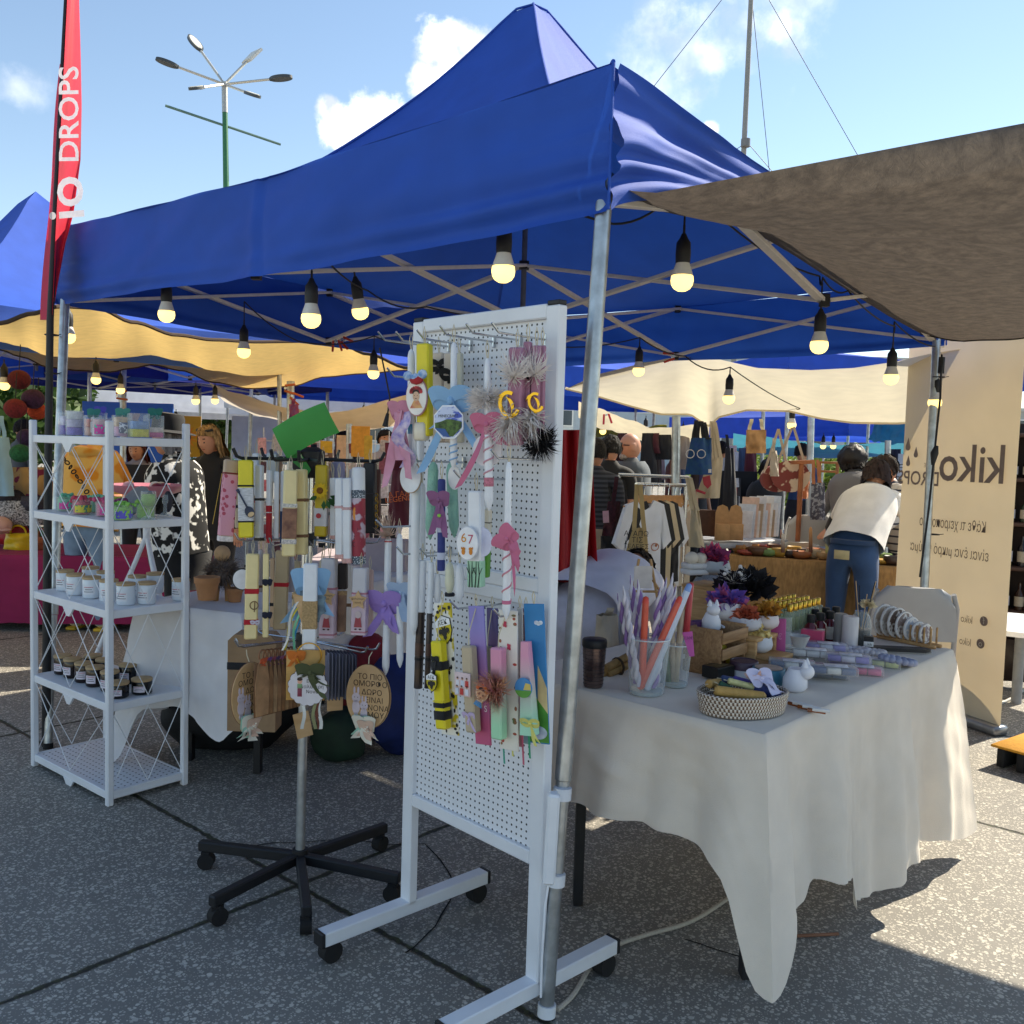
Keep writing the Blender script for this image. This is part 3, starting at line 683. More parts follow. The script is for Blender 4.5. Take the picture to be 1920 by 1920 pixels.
def lamp_post():
    d = 25; base = GD(433, d); top = W(421, 158, d); root = thing('lamp_post', 'tall green lamp post with six lamp heads on a star of arms', 'street lamp', base)
    s = d/F; g = G(); g.tube([base, lerp(base, top, .93)], [.115, .07], 12); g.obj('post', M('#2f7048', .5, .1), root)
    g = G(); g.tube([lerp(base, top, .93), top+V((0, 0, .05))], [.075, .08], 12); g.obj('head_collar', M('#b9b6ae', .4, me=.6), root)
    g = G(); a, b = W(310, 198, d-.8), W(526, 271, d+.8); g.tube([a, b], .035, 8); g.obj('cross_bar', M('#5a7a70', .5), root)
    for (x, y, dd, dark, tilt) in ((300, 113, -.5, 1, 0), (360, 72, 1.2, 1, 0), (478, 100, .6, 0, 0), (540, 145, -.2, 1, 0), (362, 166, -1.4, 1, 0), (480, 180, -1.6, 1, 0)):
        e = W(x, y, d+dd); c = top+V((0, 0, 0)); k = lerp(c, e, .72); g = G(); g.tube([c, k], .034, 8); arm = g.obj('arm', M('#c9c5ba', .4, me=.5), root)
        ax = (e-c).normalized(); yv = V((0, 0, 1)); X = frame(lerp(k, e, .62), ax, ax.cross(V((0, 0, 1))).normalized()); w = .26 if not dark else .17; ln = (e-k).length*1.25
        g = G(); pr = [(ln/2*cos(t), w*sin(t)) for t in [2*pi*i/20 for i in range(20)]] if dark else [(-ln/2, -w*.8), (ln/2, -w), (ln/2, w), (-ln/2, w*.8)]
        g.prism(pr, .07, X, -.035); hd = g.obj('lamp_head', M('#3d4246' if dark else '#c5c6c2', .5), root)
        g = G(); g.prism([(p[0]*.85, p[1]*.78) for p in pr], .012, X, -.047); g.obj('lens', M('#e8e3d2', .3), hd)
        if dark: g = G(); g.tube([lerp(k, e, -.02), lerp(k, e, .25)], .05, 8); g.obj('bracket', M('#33383c', .5), arm)
lamp_post()
def mast():
    d = 30; q = W(1400, 150, d); b = V((q.x, q.y, 0)); t = V((b.x, b.y, 0))+V((.03, 0, 24)); root = thing('tall_mast', 'tall thin grey mast held by guy wires behind the tent', 'mast', b)
    g = G(); g.tube([b, t], [.11, .06], 12); g.obj('pole', M('#8d8d8b', .5, .15), root)
    r = W(1398, 268, d); g = G(); g.tube([r-V((0, 0, .12)), r+V((0, 0, .12))], .15, 12); g.obj('collar', M('#77787a', .5), root)
    for q in ([(1353, 0), (1218, 172)], [(1410, 0), (1442, 315)], [(1442, 0), (1603, 282)], [(1398, 268), (1378, 282)], [(1402, 268), (1445, 318)]):
        a, c = (W(x, y, d+.5) for x, y in q); c2 = a+(c-a)*(2.2 if q[0][1] == 0 else 1.6); g = G(); g.tube([a, c2], .012, 5); g.obj('guy_wire', M('#4a4d52', .6), root)
mast()
# ------------------------------------------------------------------ the tents beyond
def tent_at(label, px, d, size, ze, vh, zp, col, ang=41, legs=False, bars=False, tl=.12, pw=2.0, group='tents beyond the nearest one'):
    c = GD(px, d); a = radians(ang); u = V((sin(a), cos(a), 0))*size/2; w = V((-cos(a), sin(a), 0))*size/2
    cs = [c-u-w, c-u+w, c+u+w, c+u-w]
    return popup_tent(label, cs, cs if legs else [cs[0], cs[1], cs[2], cs[3]], ze, vh, zp, col, group, legs, bars, 14, tl, .6, pw)
tent_at('blue gazebo tent at the left edge behind the red feather flag', 70, 9.0, 3.3, 2.43, .34, 3.78, '#3560c8', legs=True, bars=True, tl=.2)
tent_at('dark blue tent seen from below beyond the yellow sheet', 290, 12.2, 3.2, 2.3, .2, 3.3, '#232f8c', legs=True, bars=True)
tent_at('white tent with a long side curtain behind the candle shelf', 235, 19, 5.2, 2.55, .62, 3.1, '#e9ecf4', tl=.3, legs=True)
tent_at('white tent behind the tilted green paper', 600, 21, 5.0, 2.55, .7, 3.3, '#e6e9f2', tl=.3, legs=True)
tent_at('blue tent showing its valance left of the pegboard', 735, 12.5, 3.4, 2.40, .33, 2.95, '#2350c4', ang=80, legs=True)
tent_at('white tent right behind the pegboard top', 700, 16.5, 3.6, 2.35, .4, 3.0, '#eef0f4', tl=.3, ang=20, legs=True)
tent_at('bright blue tent between the pegboard and the front pole', 1085, 12, 3.3, 2.36, .33, 2.75, '#2456cc', ang=70, legs=True)
tent_at('pale blue roofed tent beyond the round floral bags', 1560, 17, 4.2, 2.10, .33, 2.75, '#3a5fd0', ang=60, tl=.4, legs=True)
tent_at('blue tent peeping above the cream sheet', 1560, 11.5, 3.4, 2.50, .22, 2.72, '#2a56cc', ang=75, legs=True)
def flat_sheet(label, P, sg, col, tl=.4, group=None, name='shade_cloth', wr=.05):
    return sheet(name, label, 'awning', [W(*p) for p in P], 30, 14, sg, M(col, .8, .07, 6, .2, 200, tl=tl), wr, 2, group=group)
flat_sheet('cream sheet drooping above the rotating candle rack', [(392, 716, 9), (770, 742, 8.6), (775, 775, 9.8), (470, 742, 11)], .33, '#ece2d2')
flat_sheet('teal sheet stretched under the pale blue tent', [(1375, 812, 14), (1712, 830, 13), (1712, 852, 15), (1375, 846, 16)], .12, '#4f9db4')
flat_sheet('bright cyan sheet left of the kiosk banner', [(1640, 792, 10), (1712, 782, 9.5), (1712, 832, 10.5), (1628, 826, 11)], .02, '#1f8fc4')
flat_sheet('second cream sheet hanging low behind the cream one', [(1085, 752, 9), (1330, 800, 8.6), (1330, 828, 9.6), (1085, 782, 10)], .14, '#e4d9bc')
flat_sheet('olive yellow cloth edge behind the bald man', [(1100, 802, 10.5), (1250, 800, 10.2), (1250, 812, 11), (1100, 818, 11)], .02, '#a8a038')
# ------------------------------------------------------------------ pegboard stand
R0, L0 = Z(1003, 1838, .085), Z(766, 1690, .085)
PBU = (R0-L0).normalized(); PBW = (R0-L0).length; PYAW = math.degrees(atan2(PBU.y, PBU.x)); PBN = RZ(PYAW) @ V((0, -1, 0))
PX = Matrix.Translation(V(((L0.x+R0.x)/2, (L0.y+R0.y)/2, 0))) @ RZ(PYAW)
def BP(px, py, off=.0): return PL(px, py, L0+PBN*off, PBN)
def pegmat(axs=('X', 'Z'), sp_=.0185, ra=.0031):
    m = bpy.data.materials.new('mat_pegboard'); m.use_nodes = True; nt = m.node_tree; N = nt.nodes.new; L = nt.links.new; p = nt.nodes['Principled BSDF']
    tc = N('ShaderNodeTexCoord'); sp = N('ShaderNodeSeparateXYZ'); L(tc.outputs['Object'], sp.inputs[0])
    def ma(op, a, b=None):
        n = N('ShaderNodeMath'); n.operation = op
        for i, x in enumerate((a, b)):
            if x is None: continue
            if isinstance(x, (int, float)): n.inputs[i].default_value = x
            else: L(x, n.inputs[i])
        return n.outputs[0]
    d = []
    for ax in axs: q = ma('MODULO', ma('ADD', sp.outputs[ax], 10.0), sp_); d.append(ma('SUBTRACT', q, sp_/2))
    r = ma('SQRT', ma('ADD', ma('MULTIPLY', d[0], d[0]), ma('MULTIPLY', d[1], d[1])))
    k = ma('LESS_THAN', r, ra); mx = N('ShaderNodeMix'); mx.data_type = 'RGBA'; L(k, mx.inputs[0]); mx.inputs[6].default_value = hx('#e2e4e9'); mx.inputs[7].default_value = hx('#15171c')
    L(mx.outputs[2], p.inputs['Base Color']); p.inputs['Roughness'].default_value = .45; return m
pst = thing('pegboard_stand', 'white perforated pegboard stand on castors strapped to the front tent pole', 'display stand', PX)
hw = PBW/2
def pbox(nm, c, sz, mat=STEELW, par=None, b=.003): g = G(); g.box(c, sz, PX, b); return g.obj(nm, mat, par or pst)
for s_ in (-1, 1):
    pbox('post', (s_*hw, 0, .94), (.045, .03, 1.715)); pbox('post_cap', (s_*hw, 0, 1.804), (.043, .028, .012), BLACKP)
    ft = pbox('foot_bar', (s_*hw, 0, .075), (.045, .60, .04))
    for e in (-1, 1):
        pbox('end_cap', (s_*hw, e*.305, .075), (.047, .012, .042), BLACKP, ft)
        g = G(); g.cyl(PX @ V((s_*hw-.018, e*.27, .03)), PX @ V((s_*hw+.018, e*.27, .03)), .03, n=20); g.box((s_*hw, e*.27, .05), (.03, .035, .02), PX); g.obj('castor', RUB, ft)
for z in (1.785, 1.105, 1.068, .405): pbox('rail', (0, 0, z), (PBW-.045, .028, .036))
for z0, z1 in ((1.123, 1.767), (.423, 1.05)): g = G(); g.box((0, .004, (z0+z1)/2), (PBW-.045, .008, z1-z0), PX, .001); g.obj('pegboard', pegmat(), pst)
HOOKS = [(922, 605), (874, 607), (825, 611), (782, 619), (742, 622), (709, 622), (921, 843), (851, 882), (726, 690), (705, 975), (744, 1026), (788, 1029), (770, 850), (925, 1142), (845, 1128)]
for hx_, hy_ in HOOKS:
    t = BP(hx_, hy_, .185); r0 = t-PBN*.185-V((0, 0, .022)); k = t-PBN*.018-V((0, 0, .02)); g = G()
    g.tube([r0, lerp(r0, k, .97), k+V((0, 0, .004)), t], .0028, 8); g.box((0, 0, 0), (.006, .012, .03), Matrix.Translation(r0+PBN*.004) @ RZ(PYAW)); g.obj('hook', CHROME, pst)
# power strip taped between post and pole
g = G(); a, b = BP(1028, 1482, .03), BP(1018, 1650, .03); g.bar(a+PBU*.02, b+PBU*.02, .03, .035, bv=.006); ps = g.obj('power_strip', WHITEP, label='white power strip strapped upright between pegboard and front pole', cat='power strip')
g = G(); pc = [b+PBU*.02, BP(1022, 1700, .04), BP(1016, 1800, .05), BP(1014, 1870, .05)]; g.tube(pc, .003, 6); g.obj('cable', WHITEP, ps)
# ------------------------------------------------------------------ cords, cables, bulbs
def cordlike(name, label, pts, r, mat, cat, steps=10):
    ps = []
    for i in range(len(pts)-1):
        a = pts[max(i-1, 0)]; b = pts[i]; c = pts[i+1]; d = pts[min(i+2, len(pts)-1)]
        for k in range(steps):
            t = k/steps; ps.append(.5*((2*b)+(c-a)*t+(2*a-5*b+4*c-d)*t*t+(3*b-a-3*c+d)*t**3))
    ps.append(pts[-1]); g = G(); g.tube(ps, r, 8); return g.obj(name, mat, label=label, cat=cat)
cordlike('rope', 'off white rope running over the paving from the pole to under the table', [Z(x, y, .009) for x, y in ((1045, 1893), (1075, 1865), (1110, 1810), (1150, 1775), (1215, 1752), (1290, 1730), (1350, 1695), (1400, 1655), (1450, 1600))], .0065, M('#b9b0a2', .9, .15, 200), 'rope')
cordlike('cable', 'thin pale cable lying on the ground at the right behind the banner', [Z(x, y, .008) for x, y in ((1850, 1335), (1870, 1322), (1895, 1310), (1925, 1292), (1990, 1270))], .008, M('#c4c2bc', .7), 'cable')
cordlike('thin_stick', 'thin brown stick on the paving beside the tablecloth corner', [Z(1470, 1756, .006), Z(1530, 1753, .006), Z(1572, 1751, .006)], .005, M('#8a6048', .8), 'stick')
def bulb_proto(X):
    t = thing('light_bulb', None, 'light bulb', X)
    g = G(); g.lathe([(.0195, .075), (.0205, .10), (.019, .128), (.011, .14), (.006, .152), (.0035, .153), (.0035, .175)], 18, X); g.obj('socket', BLACKP, t)
    g = G(); g.lathe([(.0285, .042), (.0265, .05), (.0205, .068), (.018, .076)], 18, X); g.obj('bulb_neck', M('#d8d5cf', .4), t)
    g = G(); g.lathe([(.0005, 0), (.012, .002), (.022, .008), (.0285, .018), (.0305, .029), (.029, .041)], 20, X); g.obj('globe', BULB, t); return t
BULBS = [(943, 531, 2.78, 'bulb hanging under the front valance left of the front pole'), (583, 616, 3.35, 'bulb with ribbed white neck hanging mid way along the front valance'), (678, 600, 3.9, 'tilted bulb on the cable right of the ribbed one'),
         (312, 605, 4.02, 'bulb hanging under the left end of the front valance'), (457, 672, 5.0, 'bulb hanging in front of the yellow sheet'), (128, 645, 4.75, 'bulb beside the left tent leg over the yellow sheet'),
         (1278, 547, 2.92, 'bulb hanging under the shade net right of the front pole'), (1535, 664, 3.72, 'bulb hanging before the right truss of the nearest tent'), (1197, 706, 5.6, 'small bulb hanging at the left end of the cream sheet'),
         (700, 711, 5.7, 'small bulb beside the dangling plug left of the pegboard'), (1366, 758, 5.6, 'small bulb hanging in front of the cream sheet'), (1670, 722, 4.5, 'bulb hanging left of the right tent leg'), (1752, 767, 5.0, 'bulb half hidden by the right tent leg'),
         (1484, 805, 7.5, 'distant bulb under the cream sheet above the floral bags'), (8, 732, 6.2, 'bulb by the hanging lanterns at the left edge'), (180, 721, 7.0, 'bulb hanging below the yellow sheet left'), (226, 739, 8.0, 'bulb below the yellow sheet beside an orange clamp'),
         (367, 759, 8.5, 'left one of two bulbs before the leafy trees'), (403, 758, 8.8, 'right one of two bulbs before the leafy trees'), (203, 794, 11, 'tiny far bulb above the candle shelf'), (330, 800, 11, 'tiny far bulb over the sunflower cloth'), (552, 795, 10, 'small far bulb left of the green paper'),
         (682, 790, 10, 'small far bulb behind the rotating rack'), (1130, 815, 10, 'pale far bulb at the left of the bald man'), (1210, 815, 10, 'pale far bulb right of the bald man'), (1280, 826, 10, 'pale far bulb left of the blue tote'), (1543, 842, 12, 'far bulb left one of two under the teal sheet'), (1562, 842, 12, 'far bulb right one of two under the teal sheet')]
bp0 = None; btop = {}
for i, (x, y, d, lab) in enumerate(BULBS):
    p = W(x, y, d); X = Matrix.Translation(p) @ RZ(rnd(0, 360)) @ Matrix.Scale(1.17, 4)
    if i == 2: X = X @ Matrix.Rotation(radians(14), 4, 'Y')
    if bp0 is None: bp0 = bulb_proto(X); tag(bp0, lab, group='bulbs strung through the tents')
    else: dup(bp0, X, lab, 'bulbs strung through the tents')
    btop[i] = X @ V((0, 0, .172))
def strand(label, pts, sg=.03):
    g = G(); q = []
    for i in range(len(pts)-1): q += sag(pts[i], pts[i+1], sg*(1+.5*rnd(-1, 1)), 8)[:-1]
    g.tube(q+[pts[-1]], .0038, 6); g.obj('light_cable', WIRE, label=label, cat='cable')
up = lambda i, dz: btop[i]+V((0, 0, dz))
for i, dz in ((0, .1), (1, .09), (3, .03), (6, .12), (7, .08), (4, .10), (11, .10), (10, .02), (9, .06), (8, .03), (5, .05)):
    g = G(); g.tube([btop[i]-V((0, 0, .004)), up(i, dz)], .0032, 6); ob = g.obj('drop_wire', WIRE, label='drop wire of the '+BULBS[i][3].replace('bulb', 'bulb', 1), cat='wire')
strand('black light cable along the inside of the front valance', [W(118, 590, 4.8), up(5, .05), up(3, .06), up(1, .10), W(690, 545, 3.9), W(800, 575, 4.2), W(960, 595, 4.8), W(1040, 600, 5.2)])
strand('black light cable along the right side under the shade net', [up(0, .12), W(1150, 420, 2.9), up(6, .14), W(1365, 420, 3.15), W(1537, 518, 3.75), up(7, .10), W(1590, 545, 3.9), W(1678, 612, 4.45), up(11, .1), W(1770, 650, 5.1)])
strand('black light cable along the back truss', [up(4, .1), W(560, 640, 5.2), up(9, .06), W(800, 640, 5.9), W(1000, 645, 6.0), up(8, .03), W(1285, 668, 5.6), up(10, .02), W(1500, 766, 7.0), up(13, .02)])
g = G(); q = [W(712, 652, 4.2), W(722, 700, 4.2), W(731, 745, 4.2), W(727, 775, 4.2)]; g.tube(q, .004, 6); ob = g.obj('plug_cable', WIRE, label='black cable end with a plug dangling left of the pegboard', cat='cable')
g = G(); g.tube([q[-1], W(722, 800, 4.2)], [.007, .014], 8); g.obj('plug', BLACKP, ob)
g = G(); q = [W(1766, 665, 4.9), W(1763, 745, 4.85), W(1752, 850, 4.8), W(1742, 950, 4.75), W(1725, 1082, 4.7)]; g.tube(q, .0055, 6); ob = g.obj('cable', WIRE, label='black cable running down beside the right tent leg', cat='cable')
g = G(); g.tube([W(1756, 836, 4.8), W(1752, 850, 4.8), W(1749, 872, 4.8)], [.010, .02, .008], 10); g.obj('connector', BLACKP, ob)
g = G(); g.tube([W(1766, 670, 4.9), W(1764, 700, 4.9)], .017, 8); g.obj('adapter', BLACKP, ob)
for (x, y, d, lab) in ((1760, 707, 4.98, 'black zip tie round the top of the right tent leg'), (1750, 1002, 5.0, 'black zip tie round the middle of the right tent leg'), (97, 628, 4.45, 'black zip tie on the left tent leg below the valance'), (97, 700, 4.45, 'black zip tie on the left tent leg beside the shelf top'), (96, 862, 4.45, 'black zip tie on the left tent leg behind the shelf')):
    g = G(); p = W(x, y, d); g.ring(.03, .003, Matrix.Translation(p), 20, 6); g.tube([p+V((.03, 0, 0)), p+V((.05, -.01, .004))], .002, 5); g.obj('zip_tie', BLACKP, label=lab, cat='zip tie', group='zip ties on the tent legs')
def clamp(px, py, d, lab, col='#c2381f', rot=0, s=.11):
    X = face(W(px, py, d), rnd(-20, 20), rot); t = thing('spring_clamp', lab, 'clamp', X, 'spring clamps on the sheets'); c = M(col, .5)
    for k in (-1, 1): g = G(); g.box((k*.016*s/.11, -.03*s/.11, 0), (.013*s/.11, s*.62, .018), X @ Matrix.Rotation(radians(k*11), 4, 'Z'), .003); g.obj('jaw', c, t)
    g = G(); g.cyl(X @ V((0, 0, -.012)), X @ V((0, 0, .012)), .011, n=12); g.obj('spring', CHROME, t)
clamp(630, 640, 5.6, 'red clamp hanging over the yellow sheet at the tent truss', rot=8); clamp(643, 637, 5.65, 'red clamp tilted beside the hanging one', rot=55); clamp(1262, 668, 5.7, 'red clamp holding the cream sheet to the truss', rot=-80)
for x, y, d, lab, r in ((536, 728, 8, 'orange clamp at the top of the pole left of the green paper', 85), (548, 742, 8, 'wooden orange clamp slanting below the first on the pole', 60), (220, 742, 8.6, 'orange clamp on the pole behind the candle shelf', 95), (1137, 778, 9, 'pinkish red clamp on the second cream sheet', 10), (1180, 810, 9.6, 'orange brown clamp above the bald man', 90)):
    clamp(x, y, d, lab, '#c8642a' if 'orange' in lab else '#d8384a', r, .16)
for (x, y0, y1, d, r, lab) in ((545, 715, 1100, 8.1, .033, 'grey steel pole left of the tilted green paper'), (655, 795, 960, 9.0, .03, 'grey steel pole behind the rotating rack'), (231, 690, 1160, 9, .03, 'grey steel pole behind the candle shelf'), (1268, 780, 1120, 6.6, .03, 'grey steel pole left of the blue tote'), (1521, 778, 980, 8.4, .03, 'grey steel pole behind the grey patterned cloth'), (1665, 826, 960, 9.5, .03, 'grey steel pole behind the striped person')):
    p = W(x, y1, d); q = W(x, y0, d); g = G(); g.tube([V((p.x, p.y, 0)), V((q.x, q.y, q.z))], r, 12); g.obj('tent_pole', GALV, label=lab, cat='pole')
# ------------------------------------------------------------------ rotating rack
SB = Z(562, 1652); SD = dep(SB+V((0, 0, .8))); STOP = W(579, 862, SD+.02); SX = AT(SB)
def SP(px, py, dd=0.): return W(px, py, SD+dd)
srt = thing('rotating_rack', 'black five footed rotating rack hung with candles', 'display rack', SX)
hub = SB+V((0, 0, .085)); ptop = V((STOP.x, STOP.y, 1.36))
g = G(); g.tube([hub, lerp(hub, ptop, .5)], .0155, 16); pole = g.obj('pole', GALV, srt); g = G(); g.tube([lerp(hub, ptop, .5), ptop], .017, 16); g.obj('upper_pole', CHROME, srt)
FE = [Z(378, 1702, .075), Z(452, 1596, .075), Z(655, 1577, .075), Z(746, 1648, .075), Z(580, 1752, .075)]
for i, e in enumerate(FE):
    g = G(); d_ = (e-hub); d_.z = 0; d_.normalize(); e2 = V((hub.x, hub.y, 0))+d_*.365+V((0, 0, .078)); g.bar(hub+V((0, 0, -.002-.001*i)), e2, .030, .034, bv=.004); lg = g.obj('base_leg', BLACKP, srt)
    c = e2-d_*.025; s0 = d_.cross(V((0, 0, 1))); w = V((c.x, c.y, .027)); g = G(); a = rnd(-.7, .7); s1 = (RZ(math.degrees(a)) @ s0)
    g.cyl(w-s1*.017, w+s1*.017, .027, n=20); g.box((c.x, c.y, .052), (.03, .03, .018)); g.obj('castor', RUB, lg)
g = G(); g.cyl(hub-V((0, 0, .025)), hub+V((0, 0, .025)), .026, n=20); g.obj('hub', BLACKP, srt)
th = ptop; g = G(); g.lathe([(.036, -.03), (.052, .0), (.052, .055), (.03, .07)], 20, Matrix.Translation(th)); g.obj('top_hub', BLACKP, srt)
for i, (x, y, dd) in enumerate(((437, 836, -.16), (490, 832, .2), (636, 832, .2), (722, 836, .02), (560, 850, -.32), (600, 848, -.28), (508, 842, -.26))):
    e = SP(x, y, dd); e.z = th.z+.035; d_ = (e-th); d_.z = 0; e = V((th.x, th.y, th.z+.03))+d_; g = G(); u_ = d_.normalized()
    g.tube([V((th.x, th.y, th.z+.03)), e-u_*.03, e-u_*.012+V((0, 0, .006)), e+V((0, 0, .03))], .0055, 8); g.obj('arm', BLACKP, srt)
for zt, lst in ((1.13, ((440, 1012, -.1), (450, 1010, .05), (600, 1014, .2), (715, 1012, -.05), (590, 1016, -.24), (505, 1012, -.22), (672, 1012, -.16))), (.80, ((441, 1180, -.1), (440, 1222, -.12), (712, 1212, -.1), (578, 1225, -.26), (690, 1215, -.15), (480, 1215, .12), (650, 1210, .15)))):
    pc = lerp(hub, ptop, (zt-.085)/(1.36-.085))
    g = G(); g.cyl(pc-V((0, 0, .02)), pc+V((0, 0, .02)), .03, n=16); g.obj('collar', BLACKP, srt)
    for x, y, dd in lst:
        e = SP(x, y, dd); d_ = (e-pc); d_.z = 0; u_ = d_.normalized(); e = pc+d_; g = G(); g.tube([pc, e-u_*.03, e-u_*.012+V((0, 0, .005)), e+V((0, 0, .025))], .003, 8); g.obj('hook_arm', CHROME, srt)
# ------------------------------------------------------------------ white folding shelf
s0, s1, s2 = Z(205, 1511), Z(65, 1436), Z(345, 1471)
ax, ay = (s1-s0), (s2-s0); SHW, SHD = ax.length, ay.length; SHY = math.degrees(atan2(ay.y, ay.x)); SHX = AT(s0, SHY)   # local x = short side, y = long side
shf = thing('folding_shelf', 'white folding metal shelf with five tiers of candles', 'shelf', SHX)
SHZ = [.052, .402, .768, 1.115, 1.437]; LW = .026
def SH(x, y, k): return SHX @ V((x*SHD, y*SHW, SHZ[k]+.006))
for x in (0, 1):
    for y in (0, 1):
        g = G(); g.box((x*SHD, y*SHW, .752), (LW, LW, 1.504), SHX, .004); g.obj('leg', STEELW, shf)
for k, z in enumerate(SHZ):
    g = G(); g.box((SHD/2, SHW/2, z), (SHD-.01, SHW-.026, .006), SHX, .001)
    pm = STEELW
    if k == 0:
        pm = pegmat(('X', 'Y'), .026, .004)
    pl = g.obj('tier', pm, shf)
    for y in (0, 1): g = G(); g.box((SHD/2, y*SHW, z-.012), (SHD-LW, .012, .032), SHX, .002); g.obj('tier_rim', STEELW, pl)
    for x in (0, 1):
        g = G(); g.box((x*SHD, SHW/2, z-.012), (.012, SHW-LW, .032), SHX, .002); g.obj('tier_rim', STEELW, pl)
    g = G(); g.prism([(-.045, 0), (.045, 0), (.012, -.035), (-.012, -.035)], .008, SHX @ Matrix.Translation((-.008, SHW/2, z-.026)) @ Matrix.Rotation(radians(90), 4, 'Z') @ Matrix.Rotation(radians(90), 4, 'X')); g.obj('hinge_plate', STEELW, pl)
def cross(p, q):
    g = G(); g.tube([SHX @ V(p), SHX @ V(q)], .0019, 6); g.obj('wire_brace', STEELW, shf)
for k in range(4):
    z0, z1 = SHZ[k]+.01, SHZ[k+1]-.03
    for x in (0, 1):
        for h0, h1 in ((0.02, .5), (.5, .98)):
            if x == 1: continue
            cross((x*SHD, SHW*h0, z0 if h0 < .4 else z1), (x*SHD, SHW*h1, z1 if h0 < .4 else z0)) if k in (1, 2, 3) else None
            cross((x*SHD, SHW*h0, z1 if h0 < .4 else z0), (x*SHD, SHW*h1, z0 if h0 < .4 else z1)) if k in (0, 1, 2, 3) else None
    for y in (0, 1):
        for h0, h1 in ((.03, .5), (.5, .97)):
            cross((SHD*h0, SHW*y, z0 if h0 < .4 else z1), (SHD*h1, SHW*y, z1 if h0 < .4 else z0))
            cross((SHD*h0, SHW*y, z1 if h0 < .4 else z0), (SHD*h1, SHW*y, z0 if h0 < .4 else z1))
for y in (0, 1): g = G(); g.tube([SHX @ V((0, y*SHW, .03)), SHX @ V((SHD, y*SHW, .03))], .008, 8); g.obj('bottom_bar', STEELW, shf)
# ------------------------------------------------------------------ tables and cloths
def draped_table(label, clabel, P, zt, hem, mat, corner=.0, flare=.03, folds=9, legs=True, slit=None, seed=1, n=320, cdrop=None):
    """P: 4 corners in order; hem(i, t) -> height of hem on side i; corner: how far the corner falls stick out"""
    P = [V((p[0], p[1], 0)) for p in P]; ctr = sum(P, V((0, 0, 0)))/4
    root = thing('table', label, 'table', (P[0].x, P[0].y, 0))
    g = G(); g.add([(p.x, p.y, zt-.022) for p in P]+[(p.x, p.y, zt-.004) for p in P], [(3, 2, 1, 0), (4, 5, 6, 7), (0, 1, 5, 4), (1, 2, 6, 5), (2, 3, 7, 6), (3, 0, 4, 7)]); g.obj('table_top', M('#d9d8d4', .5), root, smooth=False)
    if legs:
        for p in P:
            q = lerp(p, ctr, .30); g = G(); g.box((q.x, q.y, (zt-.02)/2), (.03, .045, zt-.025)); g.obj('leg', BLACKP, root)
    rs = random.Random(seed); per = [(P[(i+1) % 4]-P[i]).length for i in range(4)]; tot = sum(per)
    rr = .012
    cl = thing('tablecloth', clabel, 'tablecloth', (P[0].x, P[0].y, 0))
    ph = [rs.uniform(0, 6) for _ in range(4)]
    samples = []
    for i in range(4):
        m_ = max(8, int(n*per[i]/tot))
        for k in range(m_): samples.append((i, k/m_))
    def side_n(i):
        d = (P[(i+1) % 4]-P[i]).normalized(); q = V((d.y, -d.x, 0)); return q if q.dot(P[i]-ctr) > 0 else -q
    nr = 26; v = []
    for (i, t) in samples:
        base = lerp(P[i], P[(i+1) % 4], t); nn = side_n(i); L_ = per[i]; s_ = t*L_
        c0 = exp(-(s_/.09)**2); c1 = exp(-((L_-s_)/.09)**2)
        pn = side_n((i-1) % 4) if s_ < L_/2 else side_n((i+1) % 4); cw = max(c0, c1)
        dirn = (nn+pn*cw*.98).normalized() if cw > .02 else nn
        hz = hem(i, t)+.016*noise.noise(V((s_*5, i*3.1, seed)))+.008*noise.noise(V((s_*17, i, seed)))
        q0 = exp(-(s_/.062)**4); q1 = exp(-((L_-s_)/.062)**4)
        if cdrop: k0, k1 = cdrop[i], cdrop[(i+1) % 4]; hz = lerp(hz, k0, q0) if c0 > c1 else lerp(hz, k1, q1)
        for j in range(nr):
            w = j/(nr-1); z = zt-(zt-hz)*w
            sw = sin(s_*folds+ph[i]+.9*sin(s_*4)); fo = ((abs(sw)**.6)*(1 if sw > 0 else -1)*.6+.25*sin(s_*folds*2.7+i)*w+.45*noise.noise(V((s_*3.1+i*7, w*.6, seed))))*flare*min(1, w*1.6+.04)*(1-cw*.8)
            o = rr+fo+flare*.8*w+corner*cw*w**.8+.006*noise.noise(V((s_*9-w*4, w*5, i)))+.0025*noise.noise(V((s_*30, w*16, i)))
            if slit and i == slit[0] and abs(s_-slit[1]) < .10: o += .018*w*(1 if s_ > slit[1] else -.2)
            if j == 0: o = 0
            if j == 1: o = rr*.8; z = zt-.004
            v.append(base+dirn*o+V((0, 0, z if j else zt)))
    ns = len(samples); g = G(); f = [(a*nr+j, ((a+1) % ns)*nr+j, ((a+1) % ns)*nr+j+1, a*nr+j+1) for a in range(ns) for j in range(nr-1)]
    g.add(v, f); g.obj('skirt', mat, cl, ang=80)
    g = G()
    def top(u, w): p = lerp(lerp(P[0], P[1], u), lerp(P[3], P[2], u), w); return V((p.x, p.y, zt+.0022*noise.noise(V((p.x*6, p.y*6, 1)))*min(1, 8*min(u, 1-u, w, 1-w))+.0005))
    g.grid(top, 40, 30); g.obj('cloth_top', mat, cl, ang=80); return root, cl
LINEN = M('#eee2d2', .85, .06, 7, .3, 380, tl=.14, sh=.2)
T1Z = .765
N1, R1 = Z(1432, 1376, T1Z), Z(1783, 1217, T1Z); e1 = (R1-N1).normalized(); e2 = (Z(1043, 1281, T1Z)-N1).normalized()
e2 = (e2-e1*e2.dot(e1)*.6).normalized(); L1 = N1+e2*.84; K1 = R1+e2*.84
